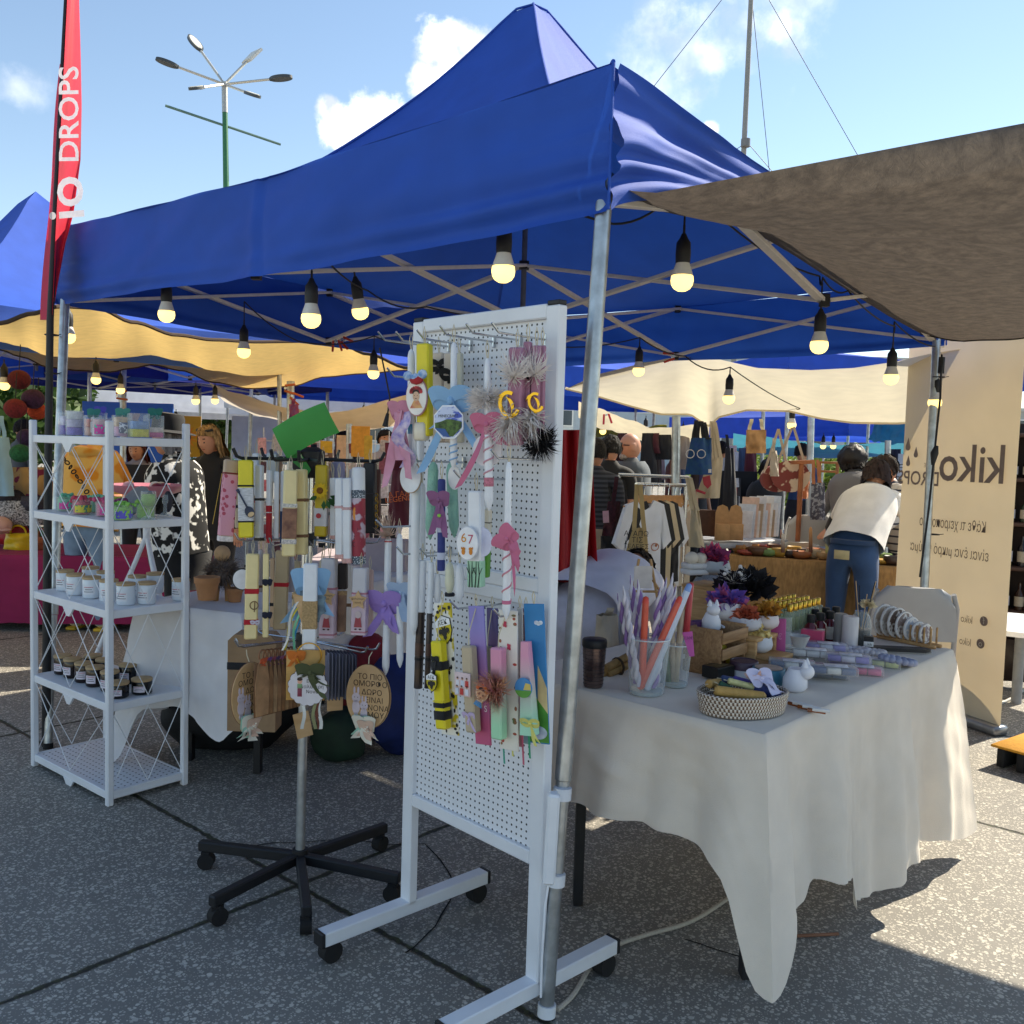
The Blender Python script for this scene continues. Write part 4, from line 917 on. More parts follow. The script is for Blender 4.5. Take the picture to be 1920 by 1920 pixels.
def hem1(i, t):
    if i == 0: # front right side from near corner to far corner
        pts = ((0, .26), (.10, .28), (.18, .31), (.30, .27), (.34, .25), (.35, .25), (.356, .15), (.5, .13), (.7, .17), (.85, .13), (1, .08))
    elif i == 3: pts = ((0, .41), (.35, .455), (.6, .465), (.85, .44), (1, .34))
    else: return .30
    for a in range(len(pts)-1):
        if pts[a][0] <= t <= pts[a+1][0]: q = (t-pts[a][0])/(pts[a+1][0]-pts[a][0]); return lerp(pts[a][1], pts[a+1][1], q)
    return .3
draped_table('long folding table on black legs carrying the candles and bottles', 'pale linen cloth hanging in folds over the right hand table', [N1, R1, K1, L1], T1Z, hem1, LINEN, corner=.085, flare=.052, folds=15, slit=(0, .52), seed=4, cdrop=[.165, .09, .25, .30])
T2Z = .745
a2, b2 = Z(262, 1128, T2Z), Z(452, 1150, T2Z); d2_ = (b2-a2).normalized(); n2_ = V((-d2_.y, d2_.x, 0)); n2_ = n2_ if n2_.y > 0 else -n2_
def hem2(i, t): return .27+.05*sin(t*5)
draped_table('folding table under a white cloth behind the candle shelf', 'white cloth on the table behind the candle shelf', [a2, b2, b2+n2_*1.5, a2+n2_*1.5], T2Z, hem2, M('#e2e0e2', .85, .06, 7, .3, 380, tl=.14), corner=.10, flare=.018, folds=8, seed=9, cdrop=[.06, .3, .3, .1])
# ------------------------------------------------------------------ hanging candles
def bow(g, X, s, tails=((-.35, -1.1), (.35, -1.0)), w=.30, seed=0):
    """a tied bow: two loops, a knot, tails; s = half width"""
    for k in (-1, 1):
        pts = []; wd = []
        for i in range(13):
            a = i/12; t = 2*pi*a; r = sin(pi*a)
            pts.append(V((k*s*(1-cos(t))*.5, s*(.18*sin(t)*1.6+.10*r), s*.16*sin(t*1.0)*1+.05*s))); wd.append(V((-.25*k*cos(t), 1, .35)))
        g.ribbon(pts, s*w*1.5, wd, .0007, X)
    g.sph((0, 0, s*.08), (s*.17, s*.2, s*.14), 10, X)
    for j, (tx, ty) in enumerate(tails):
        pts = [V((s*tx*q**1.2+.06*s*sin(q*5+j+seed), s*ty*q, s*.10*sin(q*4+seed))) for q in [i/8 for i in range(9)]]
        g.ribbon(pts, s*w*1.1, [V((1, -.2*tx, .5*sin(q*.8+j))) for q in range(9)], .0006, X)
    return g
class Cand:
    """a hanging or standing candle between two points; local z runs along it, -y faces the viewer"""
    def __init__(s, name, label, top, bot, w, kind, mat, yaw=0, group=None, t=None, loop=True, loopmat=TWINE, taper=.72, cat='candle'):
        top, bot = V(top), V(bot); ax = (top-bot); s.L = ax.length; z = ax.normalized(); x = RZ(yaw) @ V((1, 0, 0)); y = z.cross(x).normalized(); x = y.cross(z)
        s.X = Matrix(((x.x, y.x, z.x, bot.x), (x.y, y.y, z.y, bot.y), (x.z, y.z, z.z, bot.z), (0, 0, 0, 1))); s.w = w; s.kind = kind; s.t = t or w*.85
        s.root = thing(name, label, cat, s.X, group); g = G()
        if kind == 'block': g.box((0, 0, s.L/2), (w, s.t, s.L), s.X, min(.004, w*.15))
        elif kind == 'wedge':
            a = w/2; b = w*.40; v = [(-a, -s.t/2, 0), (a, -s.t/2, 0), (a, s.t/2, 0), (-a, s.t/2, 0), (-b, -s.t*.4, s.L), (b, -s.t*.4, s.L), (b, s.t*.4, s.L), (-b, s.t*.4, s.L)]
            g.add(v, [(3, 2, 1, 0), (4, 5, 6, 7), (0, 1, 5, 4), (1, 2, 6, 5), (2, 3, 7, 6), (3, 0, 4, 7)], s.X)
        elif kind == 'pillar': r = w/2; g.lathe([(r*.9, 0), (r, .004), (r, s.L-.008), (r*.9, s.L-.002), (r*.55, s.L)], 20, s.X)
        else: r = w/2; g.lathe([(r*.12, 0), (r*.55, w*.45), (r*.95, w*1.1), (r, w*1.6), (r*(1+taper)/2, s.L*.6), (r*taper, s.L-w*.8), (r*taper*.72, s.L-w*.25), (r*.25, s.L)], 18, s.X)
        mats = mat if isinstance(mat, (list, tuple)) else [mat]
        s.body = g.obj('wax_body', mats[0], s.root, ang=40)
        if loop:
            g = G(); n = s.L; hh = loop if not isinstance(loop, bool) else .045; g.tube([(.0, 0, n-.004), (-.004, 0, n+hh*.6), (0, 0, n+hh), (.004, 0, n+hh*.6), (.0015, 0, n)], .0013, 5, s.X); g.obj('wick', loopmat, s.root)
    def band(s, t0, t1, mat, k=1.06, nm='band', wavy=0):
        g = G(); z0, z1 = s.L*t0, s.L*t1
        if s.kind in ('block', 'wedge'): g.box((0, 0, (z0+z1)/2), (s.w*k, s.t*k, z1-z0), s.X, .002)
        else:
            q = lerp(1, .78, (t0+t1)/2) if s.kind == 'taper' else 1; g.lathe([(s.w/2*q*.98, z0), (s.w/2*k*q, z0+.0008), (s.w/2*k*q, z1-.0008), (s.w/2*q*.98, z1)], 20, s.X)
        g.obj(nm, mat, s.root); return s
    def at(s, t, dx=0, off=.004, roll=0, pitch=0):
        """face frame on the front of the candle at height t"""
        return s.X @ Matrix.Translation((dx, -s.t/2-off, s.L*t)) @ Matrix.Rotation(radians(90+pitch), 4, 'X') @ Matrix.Rotation(radians(roll), 4, 'Z')
    def bow(s, t, size, mat, dx=0, tails=((-.35, -1.2), (.4, -1.05)), off=.006, roll=0, w=.3): g = G(); bow(g, s.at(t, dx, off, roll), size, tails, w, rnd(0, 6)); g.obj('bow', mat, s.root, ang=70); return s
    def spiral(s, t0, t1, n, mat, r=.0022):
        g = G(); N_ = int(n*16); g.tube([(s.w/2*1.03*cos(2*pi*n*i/N_), s.w/2*1.03*sin(2*pi*n*i/N_), s.L*lerp(t0, t1, i/N_)) for i in range(N_+1)], r, 5, s.X); g.obj('cord', mat, s.root); return s
    def plaque(s, t, rx, ry, mat, rim=None, dx=0, off=.006, n=36, roll=0, th=.005, nm='plaque'):
        X = s.at(t, dx, off, roll); g = G(); g.disc(rx, ry, th, X, n); p = g.obj(nm, mat, s.root)
        if rim: g = G(); g.disc(rx*1.06, ry*1.06, th*.8, X, n, -.0012); g.obj('rim', rim, p)
        return X @ Matrix.Translation((0, 0, th)), p
def put(nm, g, mat, par, ang=60): return g.obj(nm, mat, par, ang=ang)
def P1(px, py, o=.13): return BP(px, py, o)
pw = lambda px, p: px*dep(p)/F
WAX = wax('#e6e8ec'); IVORY = wax('#e6dcc6'); CREAM = wax('#ead69c'); YELW = wax('#e4d21c'); MAUVE = M('#a9768c', .6, .12, 40, .15, 120); MINT = wax('#a9d8b6'); PINKW = wax('#d99ab4')
PK = cloth('#c9708f'); LB = cloth('#8db8e0'); LIL = cloth('#a184cf'); BLK = cloth('#141416'); REDC = cloth('#b81e2a'); NAVY = cloth('#1c2136'); WOODT = M('#d4b083', .6, 0, 5, .1, 60, col2='#c29a6a', st=(1, 1, 5), kind='wood'); DWOOD = M('#7a5638', .7, .2)
HONEY = M('#8fc0ac', .5, .1, 30, .9, 170)
FEA = M('#ece6e2', .9, .1, tl=.3); FEAB = M('#101014', .9, .1)
def fluff(g, X, r, n, ln, sx=1, sy=1, dn=0, seed=1, w=.0011):
    rs = random.Random(seed)
    for i in range(n):
        d = V((rs.gauss(0, 1)*sx, rs.gauss(0, 1)*sy, abs(rs.gauss(0, .7)))).normalized(); a = d*r*rs.uniform(.0, .5); b = a+d*ln*rs.uniform(.6, 1.1)+V((0, -dn*rs.uniform(.3, 1), 0)); m = (a+b)/2+V((rs.gauss(0, .1), rs.gauss(0, .1), 0))*ln
        o = d.orthogonal().normalized()*w; g.add([a-o, m-o*1.4, b, m+o*1.4, a+o], [(0, 1, 2, 3, 4)], X)
    return g
def C(label, x0, y0, x1, y1, w, kind, mat, off=.13, **k):
    a, b = P1(x0, y0, off), P1(x1, y1, off); return Cand(k.pop('name', 'block_candle' if kind != 'taper' else 'taper_candle'), label, a, b, pw(w, a), kind, mat, k.pop('yaw', PYAW+25), k.pop('group', 'candles hung on the pegboard'), **k)
# --- upper left of the board
c = C('long white taper with a turquoise band at the upper left board edge', 771, 655, 772, 870, 15, 'taper', WAX, .16, taper=.9, yaw=0); c.band(.26, .35, M('#1f86ad', .5))
c = C('yellow block candle with flower crowned portrait plaque on the pegboard', 796, 645, 797, 818, 26, 'block', YELW, .165)
X_, p_ = c.plaque(.42, pw(21, c.X.translation), pw(34, c.X.translation), M('#f2ece4', .5), M('#b98084', .5), dx=-.008, off=.012)
def portrait(X, s, p):
    g = G(); g.disc(s*.20, s*.26, .001, X, 20, .0004, (0, .02*s)); put('print', g, M('#d9b394', .6), p)
    g = G(); g.disc(s*.25, s*.16, .001, X, 20, .0002, (0, .24*s)); put('print', g, M('#2a1d1a', .6), p)
    g = G(); rs = random.Random(3)
    for a in range(9): t = pi*(a/8); g.disc(s*.10, s*.10, .0015, X, 10, .0008, (cos(t)*s*.30, .26*s+sin(t)*s*.22))
    put('print', g, M('#b8383a', .6, .6, 90), p)
    g = G(); g.prism([(-s*.38, -s*.62), (s*.38, -s*.62), (s*.14, -s*.2), (-s*.14, -s*.2)], .001, X, .0003); put('print', g, M('#c76a5a', .6, .5, 70, col2='#e0b070'), p)
    g = G(); [g.disc(s*.03, s*.014, .0006, X, 8, .0016, (q*s*.09, .06*s)) for q in (-1, 1)]; g.disc(s*.06, s*.02, .0006, X, 8, .0016, (0, -.10*s)); put('print', g, M('#5a2a24', .6), p)
portrait(X_, pw(34, c.X.translation), p_)
g = G(); [g.sph((q*.018, .0+.008*(q % 2), .004), (.014, .013, .008), 8, X_ @ Matrix.Translation((0, pw(34, c.X.translation), 0))) for q in (-1.2, 0, 1.1)]; put('fabric_flower', g, M('#c9d4e4', .9, .4, 70, col2='#6f9bd0'), c.root)
g = G(); g.sph((.004, pw(30, c.X.translation), .006), (.02, .012, .006), 8, X_); put('fabric_flower', g, cloth('#b02a30'), c.root)
g = G(); g.box((-.008, -.004, .012), (c.w*.95, c.t*1.2, pw(34, c.X.translation)), c.X, .006); put('wax_foot', g, IVORY, c.root)
for k, (x, w_, lab) in enumerate(((823, 24, 'beige block candle behind the yellow one with a black tie'), (845, 22, 'pale beige block candle behind the white taper with blue bow'), (861, 14, 'greenish ivory block candle behind the blue bowed taper'))):
    c = C(lab, x, 662, x+2, 830, w_, 'block', wax(('#d6c4ae', '#d9c8b6', '#cfc9b2')[k]), .05+.012*k)
    if k < 2: c.bow(.80-.1*k+.04, .035, BLK, dx=.012, tails=((.2, -.8), (-.2, -.6)))
c = C('white taper with a pale blue satin bow and octagonal landscape plaque', 851, 642, 850, 880, 14, 'taper', WAX, .15, taper=.85); c.bow(.54, pw(42, c.X.translation), LB, tails=((-1.55, -3.2), (1.25, -2.2), (-.9, -1.2)), w=.42); c.spiral(.04, .2, 3, LB)
s_ = pw(32, c.X.translation); X_, p_ = c.plaque(.37, s_, s_*1.05, M('#eef0f4', .4), None, n=8, off=.016, roll=22.5)
X8 = X_ @ Matrix.Rotation(radians(-22.5), 4, 'Z')
def clip8(poly): return poly
g = G(); g.disc(s_*.93, s_*.96, .0006, X_, 8, .0001); put('print', g, M('#4a5fc0', .5, 0, 60, kind='patch', col2='#c9d3ee', st=(.4, 1, 1)), p_)
g = G(); g.prism([(-s_*.86, -s_*.05), (-s_*.5, s_*.02), (-s_*.1, s_*.16), (s_*.3, s_*.14), (s_*.86, s_*.0), (s_*.84, -s_*.34), (s_*.3, -s_*.84), (-s_*.3, -s_*.84), (-s_*.84, -s_*.34)], .0006, X8, .0008); put('print', g, M('#5c7a34', .6, .6, 120, col2='#2c3f22'), p_)
g = G(); g.prism([(-s_*.84, -s_*.34), (-s_*.2, -s_*.4), (s_*.1, -s_*.84), (-s_*.3, -s_*.84)], .0006, X8, .0016); put('print', g, M('#2f5a9c', .5), p_)
g = G(); g.text('MINECRAFT', s_*.24, X8, 0, s_*.34, .0018); put('lettering', g, M('#2e2c2c', .5), p_)
# --- pink one with feathers
c = C('tall white taper with pink twine, bow and white feather ring', 914, 672, 917, 958, 17, 'taper', WAX, .15, taper=.72)
g = G(); fluff(g, c.at(.74, 0, -.012), .02, 420, .055, 1.4, .5, .004, 5); put('feather_ring', g, FEA, c.root)
c.band(.50, .61, M('#c98a98', .9, .3, 220, .6, 260), 1.12, 'twine_wrap'); c.band(.16, .22, M('#c97c8c', .9, .3, 220, .6, 260), 1.15, 'twine_wrap'); c.spiral(.2, .5, 4, M('#cf9aa6', .8))
c.bow(.57, pw(30, c.X.translation), PK, tails=((-2.0, -3.9), (.9, -1.3), (1.5, -1.4)), w=.5, off=-.002)
g = G(); g.disc(pw(30, c.X.translation), pw(31, c.X.translation), .006, c.at(.40, -.01, -.03), 36); put('plaque', g, M('#e9e4e6', .5), c.root)
# --- mauve blocks with gold double C
for k, (x, y0, y1, w_) in enumerate(((970, 652, 835, 28), (990, 641, 826, 15), (1006, 648, 830, 16), (1017, 648, 840, 13))):
    c = C(('mauve block candle in front with a big gold emblem and white feathers', 'mauve block candle second from the left of its cluster', 'mauve block candle third of its cluster with a small gold emblem', 'mauve block candle at the right of its cluster beside the post')[k], x, y0, x-4, y1, w_, 'block', MAUVE, (.11, .08, .07, .05)[k])
    if k in (0, 2):
        g = G(); fluff(g, c.at(.70, 0, .002), .01, 130, .055, .8, .8, -.035, 9+k, .0012); put('feather', g, FEA, c.root); g = G(); fluff(g, c.at(.28, -.006, .004), .012, 200, .06, .8, .7, .05, 19+k, .0012); put('feather', g, FEA, c.root)
        c.band(.70, .715, M('#d8d4d6', .6), 1.08); s_ = pw(30, c.X.translation)*(.95 if k == 0 else .7); em = M('#c79a2a', .22, .1, 30, me=.9); X_ = c.at(.40, -.012 if k == 0 else .006, .014, 22)
        for q in (-1, 1):
            g = G(); pts = [(q*(s_*.24+s_*.62*cos(a)), s_*.78*sin(a), .002*q) for a in [radians(45+270*i/26) for i in range(27)]]; g.ribbon([V(p) for p in pts], s_*.24, [V((cos(radians(45+270*i/26)), sin(radians(45+270*i/26)), 0)) for i in range(27)], .004, X_); put('emblem', g, em, c.root, 40)
    if k == 3:
        g = G(); fluff(g, c.at(.06, .004, .0), .02, 420, .05, 1, 1, .0, 31, .0012); put('pompom', g, FEAB, c.root)
    if k == 1: c.bow(.68, .02, BLK, tails=((.5, -.8),))
# --- shiny ribbons, blank plaque, honeycomb candles
c = C('white taper hung with shiny pink and violet gift ribbons left of the pegboard', 777, 770, 777, 880, 9, 'taper', WAX, .17); X_ = c.at(.98, -.03, .02)
g = G(); bow(g, X_, .028, ((.0, -4.5), (-1.7, -7.0), (.9, -6.2), (.4, -3)), .9, 2); put('bow', g, M('#c987a2', .3, .1), c.root)
g = G(); g.ribbon([(0.012+.012*sin(q*.8), -.012*q, .014*sin(q*.4)) for q in range(13)], .035, [V((1, .1, .3*sin(q))) for q in range(13)], .0006, X_); put('ribbon', g, M('#8d7fc4', .3, .3, 60, col2='#d8c6d8'), c.root)
c = C('long white candle behind a blank white oval plaque at the left board edge', 781, 885, 775, 1192, 17, 'taper', WAX, .14, taper=1.0); X_, p_ = c.plaque(.97, pw(21, c.X.translation), pw(28, c.X.translation), M('#eef0f3', .5), M('#b59b80', .6), off=.02, nm='plaque'); c.band(.60, .66, TWINE, 1.1, 'twine_wrap')
c = C('second long white candle with a twine knot at the left board edge', 791, 905, 791, 1050, 14, 'taper', WAX, .10, taper=1.0); c.band(.58, .72, JUTE, 1.12, 'twine_wrap')
for k, (x, y0, x1, y1, lab) in enumerate(((813, 866, 806, 1012, 'mint green honeycomb candle with a pink band on the left'), (846, 866, 852, 1008, 'mint green honeycomb candle with a pink band on the right'))):
    c = C(lab, x, y0, x1, y1, 20, 'taper', HONEY, .15-.03*k, taper=1.0); c.band(.24+.10*k, .46+.08*k, M('#b98d88', .7, .1), 1.05)
    if k: g = G(); g.disc(pw(13, c.X.translation), pw(22, c.X.translation), .005, c.at(.78, .02, .012), 24); put('plaque', g, M('#e8e6e4', .5), c.root)
c = C('navy and white striped round candle with a violet bow', 828, 898, 827, 1070, 15, 'pillar', M('#27357c', .6, .1), .165)
for t in ((.12, .20), (.42, .55)): c.band(t[0], t[1], cloth('#c3c8dc'), 1.06)
c.bow(.78, pw(22, c.X.translation), cloth('#8e5c86'), tails=((-.7, -3.0), (.7, -3.2), (.1, -2.4)), w=.55); g = G(); g.sph((.006, -.045, .012), .005, 8, c.at(.8)); put('bead', g, M('#9cd84a', .4), c.root)
# --- 67 plaque with tree print block
c = C('white block candle with a round plaque reading 67 over a green tree print', 893, 920, 893, 1100, 27, 'block', WAX, .14); c.band(.0, .28, M('#a9d6b6', .5, .1), 1.02, 'print_wrap')
g = G(); rs = random.Random(4)
for k in range(4):
    pts = [V(((k-1.5)*c.w*.22, -c.t/2*1.03-.0012, 0)), V(((k-1.5)*c.w*.2+rs.gauss(0, .003), -c.t/2*1.03-.0012, c.L*.13)), V(((k-1.5)*c.w*.3+rs.gauss(0, .004), -c.t/2*1.03-.0012, c.L*.27))]; g.tube(pts, [.0016, .0013, .0007], 5, c.X); g.tube([pts[1], pts[1]+V((.008*(1 if k % 2 else -1), 0, .018))], .0009, 5, c.X)
put('print', g, M('#1d2a22', .6), c.root)
s_ = pw(21, c.X.translation); X_, p_ = c.plaque(.46, s_, s_*1.42, M('#f0f0f2', .5), M('#cfd2da', .5), dx=-.01, off=.012)
g = G(); g.text('6', s_*1.15, X_, -s_*.33, s_*.45, .0008); put('numeral', g, M('#d8a428', .5, .3, 50, col2='#c8601c'), p_); g = G(); g.text('7', s_*1.15, X_, s_*.33, s_*.33, .0008); put('numeral', g, M('#b03a78', .5, .3, 50, col2='#d06a3a'), p_)
for q in (-1, 1):
    g = G(); g.disc(s_*.17, s_*.27, .001, X_, 16, .0005, (q*s_*.36, -s_*.75))
    for a in range(4): g.disc(s_*.05, s_*.12, .001, X_, 8, .0007, (q*s_*(.22+.10*a), -s_*.48+s_*.05*(a % 2)))
    put('hand_print', g, M('#d9861f', .6, .2), p_)
g = G(); g.disc(s_*.9, s_*1.3, .005, c.at(.47, .02, -.012), 30); put('back_plaque', g, M('#dcdcf0', .5), c.root)
c = C('block candle with a bright green tree print beside the 67 plaque', 914, 955, 909, 1082, 16, 'block', IVORY, .09); c.band(0, .42, M('#6fae3e', .5, .3, 20, col2='#4c8a2c'), 1.03, 'print_wrap'); c.band(.80, .815, BLK, 1.05)
# --- tall right taper
c = C('tall white taper with a big dusty pink bow on the right of the board', 954, 866, 949, 1162, 16, 'taper', WAX, .16, taper=.72); c.spiral(.12, .48, 3.5, M('#cf8a98', .8)); c.band(.10, .125, PK, 1.12, 'twine_wrap')
c.bow(.52, pw(24, c.X.translation), PK, dx=.004, roll=55, tails=((-2.9, -3.0), (-1.2, -2.2), (-.3, -1.6)), w=.7)
# --- short whites between
for k, (x, y0, y1, w_, col) in enumerate(((820, 1076, 1135, 15, '#e6e8ee'), (843, 1054, 1118, 18, '#dcdcc4'), (862, 1056, 1132, 17, '#e4e7ef'), (792, 1050, 1290, 16, '#dfe3ea'), (809, 1054, 1290, 11, '#dde2ea'))):
    c = C(('white candle peeping above the yellow club board', 'cream candle with a dark lace foot above the club board', 'short white candle left of the violet board', 'white pillar with a dark bronze lower half at the left board edge', 'slim white pillar with a navy lower half by the bronze one')[k], x, y0, x-(8 if k > 2 else 0), y1, w_, 'pillar' if k > 2 else 'taper', wax(col), .10 if k < 3 else .12, taper=.9)
    if k == 1: c.band(.0, .10, M('#23242c', .8, .4, 160), 1.05, 'lace')
    if k > 2: c.band(0, .60, M('#2b2a33', .35, .5, 30, col2='#4d4036', me=.4), 1.03, 'print_wrap'); c.band(.22, .245, BLK, 1.1); c.band(.26, .36, M('#4a3026', .5, .3), 1.06, 'print_wrap')
# ------------------------------------------------------------------ board sets
def club_shield(X, s, par):
    g = G(); sh = [(-s*.72, s*.62), (-s*.36, s*.80), (0, s*.98), (s*.36, s*.80), (s*.72, s*.62), (s*.70, -s*.2), (s*.42, -s*.72), (0, -s*1.0), (-s*.42, -s*.72), (-s*.70, -s*.2)]
    g.prism([(p[0]*1.06, p[1]*1.05) for p in sh], .002, X); a = put('shield_edge', g, BLACKP, par)
    g = G(); g.prism(sh, .001, X, .0016); put('shield', g, M('#cbb81c', .5), a)
    g = G(); g.prism([(-s*.72, s*.62), (-s*.36, s*.80), (0, s*.98), (s*.36, s*.80), (s*.72, s*.62), (s*.71, s*.22), (-s*.71, s*.22)], .001, X, .0022); put('shield', g, M('#eceef0', .5), a)
    g = G(); g.text('ΑΕΚ', s*.50, X, 0, s*.47, .0036); put('lettering', g, BLACKP, a)
    # two headed eagle
    g = G(); e = [(0, .02), (.06, .14), (.16, .20), (.26, .12), (.16, .10), (.14, .0), (.34, .08), (.52, -.02), (.50, -.34), (.42, -.16), (.38, -.42), (.28, -.22), (.2, -.44), (.14, -.34), (.16, -.62), (0, -.78)]
    e = e+[(-p[0], p[1]) for p in e[-2:0:-1]]; g.prism([(p[0]*s, p[1]*s) for p in e], .001, X, .0028); put('eagle', g, BLACKP, a)
def board(label, x0, y0, x1, y1, w, mat, off, grp='printed boards with candles on the pegboard', yaw=None, name='candle_board'):
    return C(label, x0, y0, x1, y1, w, 'block', mat, off, name=name, group=grp, t=.005, loop=.03, yaw=PYAW+8 if yaw is None else yaw, cat='candle set')
def on(b, kind, dx, z0, z1, w, mat, d=.02):
    """a candle mounted on a board, as parts of it"""
    X = b.X @ Matrix.Translation((dx, -d, 0)); g = G(); g.box((0, 0, (z0+z1)/2), (w, w*.8, z1-z0), X, .004); o = put('mounted_candle', g, mat, b.root, 35)
    g = G(); g.tube([X @ V((0, 0, z1)), X @ V((.002, .0, z1+.03)), b.X @ V((0, -.002, min(b.L+.02, z1+.09)))], .0014, 5); put('wick', g, TWINE, o); return X, o
b = board('black and yellow football club board with yellow candle and two shields', 830, 1130, 845, 1378, 44, M('#cdb81e', .5, 0, 26, kind='patch', col2='#e9e6dc'), .15); w_ = b.w
g = G(); rs = random.Random(8)
for i in range(46): g.disc(rs.uniform(.002, .006), rs.uniform(.003, .007), .0006, b.X @ Matrix.Translation((0, -.0028, 0)) @ Matrix.Rotation(radians(90), 4, 'X'), 5, 0, (rs.uniform(-.46, .46)*w_, rs.uniform(.02, .98)*b.L))
put('print', g, M('#1a1815', .6), b.root); club_shield(b.at(.80, .004, .001, 12), w_*.60, b.root)
X_, o = on(b, 'block', -.002, b.L*.06, b.L*.72, w_*.58, YELW, .022)
for z0, z1, m in ((.50, .57, BLK), (.22, .26, BLK), (.13, .20, BLK), (.265, .275, YELW)): g = G(); g.box((0, 0, b.L*(z0+z1)/2), (w_*.62, w_*.52, b.L*(z1-z0)), X_, .002); put('band', g, m, o)
g = G(); bow(g, X_ @ Matrix.Translation((0, -w_*.26, b.L*.58)) @ Matrix.Rotation(radians(90), 4, 'X'), .014, ((-.9, -3.4), (-1.2, -4.4)), .6); put('bow', g, BLK, o); club_shield(X_ @ Matrix.Translation((-.008, -w_*.26-.008, b.L*.42)) @ Matrix.Rotation(radians(90), 4, 'X'), w_*.40, b.root)
b = board('violet to pink board with a beige candle and a group photo tag', 893, 1136, 907, 1396, 38, M('#8f86c8', .5, 0, kind='grad', col2='#c0567e'), .14); X_, o = on(b, 0, -.012, b.L*.10, b.L*.72, b.w*.66, wax('#bfae92'), .022)
X2 = X_ @ Matrix.Translation((-.008, -b.w*.27-.008, b.L*.45)) @ Matrix.Rotation(radians(90), 4, 'X') @ Matrix.Rotation(radians(-4), 4, 'Z'); s_ = b.w*.5
g = G(); g.box((0, 0, 0), (s_*2.05, s_*2.3, .003), X2, .001); p_ = put('photo_tag', g, M('#e3c7c4', .5), b.root); rs = random.Random(6)
for r_, y in ((0, .55), (1, -.25)):
    for i in range(3):
        x = (i-1)*.62*s_+rs.uniform(-.04, .04)*s_; g = G(); g.prism([(x-.22*s_, y*s_-.75*s_), (x+.22*s_, y*s_-.75*s_), (x+.2*s_, y*s_-.14*s_), (x-.2*s_, y*s_-.14*s_)], .0006, X2, .0017+.0006*r_); put('print', g, M(('#e8e4ea', '#d4dbe8', '#c83c34', '#dfdfe6')[(i+r_+(1 if r_ and i == 1 else 0)) % 4 if not (r_ and i == 1) else 2], .6), p_)
        g = G(); g.disc(.10*s_, .13*s_, .0007, X2, 12, .0019+.0006*r_, (x, y*s_)); put('print', g, M('#c99a80', .6), p_); g = G(); g.disc(.11*s_, .08*s_, .0006, X2, 12, .0022+.0006*r_, (x, y*s_+.09*s_)); put('print', g, M('#3a2420', .6), p_)
g = G(); bow(g, X_ @ Matrix.Translation((0, -b.w*.27, b.L*.22)) @ Matrix.Rotation(radians(90), 4, 'X'), .02, ((.9, -1.9), (-.2, -1.3)), .3); put('bow', g, cloth('#c9b6dc'), b.root)
g = G(); g.text('S', .022, b.at(.26, b.w*.32, .001)); put('lettering', g, M('#f0e6ea', .5), b.root)
b = board('dim purple board with a grey beige candle behind the violet one', 923, 1140, 926, 1372, 26, M('#5a4f80', .5, 0, kind='grad', col2='#a04a66'), .06); on(b, 0, -.002, b.L*.2, b.L*.7, b.w*.7, wax('#8c8270'), .018)
b = board('floral white board with a pink to mint candle and flower girl tag', 953, 1144, 955, 1406, 45, M('#e6dfd4', .55, .06, 14), .135)
g = G(); rs = random.Random(11); X3 = b.X @ Matrix.Translation((0, -.0028, 0)) @ Matrix.Rotation(radians(90), 4, 'X')
for i in range(26): sx_ = rs.choice((-1, 1)); g.disc(rs.uniform(.003, .007), rs.uniform(.003, .006), .0006, X3, 7, 0, (sx_*rs.uniform(.30, .47)*b.w, rs.uniform(.03, .97)*b.L))
put('print', g, M('#b8443c', .6, .5, 60, col2='#4a7a4a'), b.root)
for dx, t in ((-.008, .90), (.004, .74)): g = G(); X4 = b.at(t, dx, .001); g.disc(.004, .009, .0006, X4 @ Matrix.Rotation(.5, 4, 'Z'), 10); g.disc(.004, .008, .0006, X4 @ Matrix.Rotation(-.6, 4, 'Z'), 10, .0002); put('print', g, M('#c23a55', .6), b.root)
X_, o = on(b, 0, -.012, b.L*.09, b.L*.74, b.w*.58, M('#d992ae', .4, 0, kind='grad', col2='#a6dcb4'), .024)
g = G(); fluff(g, X_ @ Matrix.Translation((.005, -.018, b.L*.46)) @ Matrix.Rotation(radians(90), 4, 'X'), -.004, 700, .06, 1, 1.2, .004, 77, .0013); put('feather_fan', g, M('#dcb48c', .9, .4, 30, tl=.35, col2='#d08a90'), o)
X2 = X_ @ Matrix.Translation((-.018, -b.w*.3-.022, b.L*.42)) @ Matrix.Rotation(radians(90), 4, 'X') @ Matrix.Rotation(radians(-18), 4, 'Z'); s_ = b.w*.55
g = G(); g.disc(s_*.60, s_*.62, .003, X2, 24, 0, (0, .1*s_)); g.prism([(-s_*.45, -s_*.95), (s_*.3, -s_*.95), (s_*.2, -s_*.4), (-s_*.25, -s_*.4)], .003, X2); t_ = put('girl_tag', g, M('#e2c2a0', .6), b.root)
g = G(); g.disc(s_*.46, s_*.42, .001, X2, 20, .003, (0, .04*s_)); put('print', g, M('#d8a57c', .6), t_)
g = G(); g.prism([(-s_*.58, .3*s_), (s_*.58, .3*s_), (s_*.4, .68*s_), (0, .78*s_), (-s_*.4, .68*s_)], .001, X2, .0032); put('print', g, M('#3a1f1c', .6), t_)
g = G(); [g.disc(s_*.15, s_*.15, .0015, X2, 9, .0042, (cos(a)*s_*.5, .22*s_+sin(a)*s_*.52)) for a in [radians(20+23*i) for i in range(7)]]; put('print', g, M('#c8452c', .6, .5, 50, col2='#d8902c'), t_)
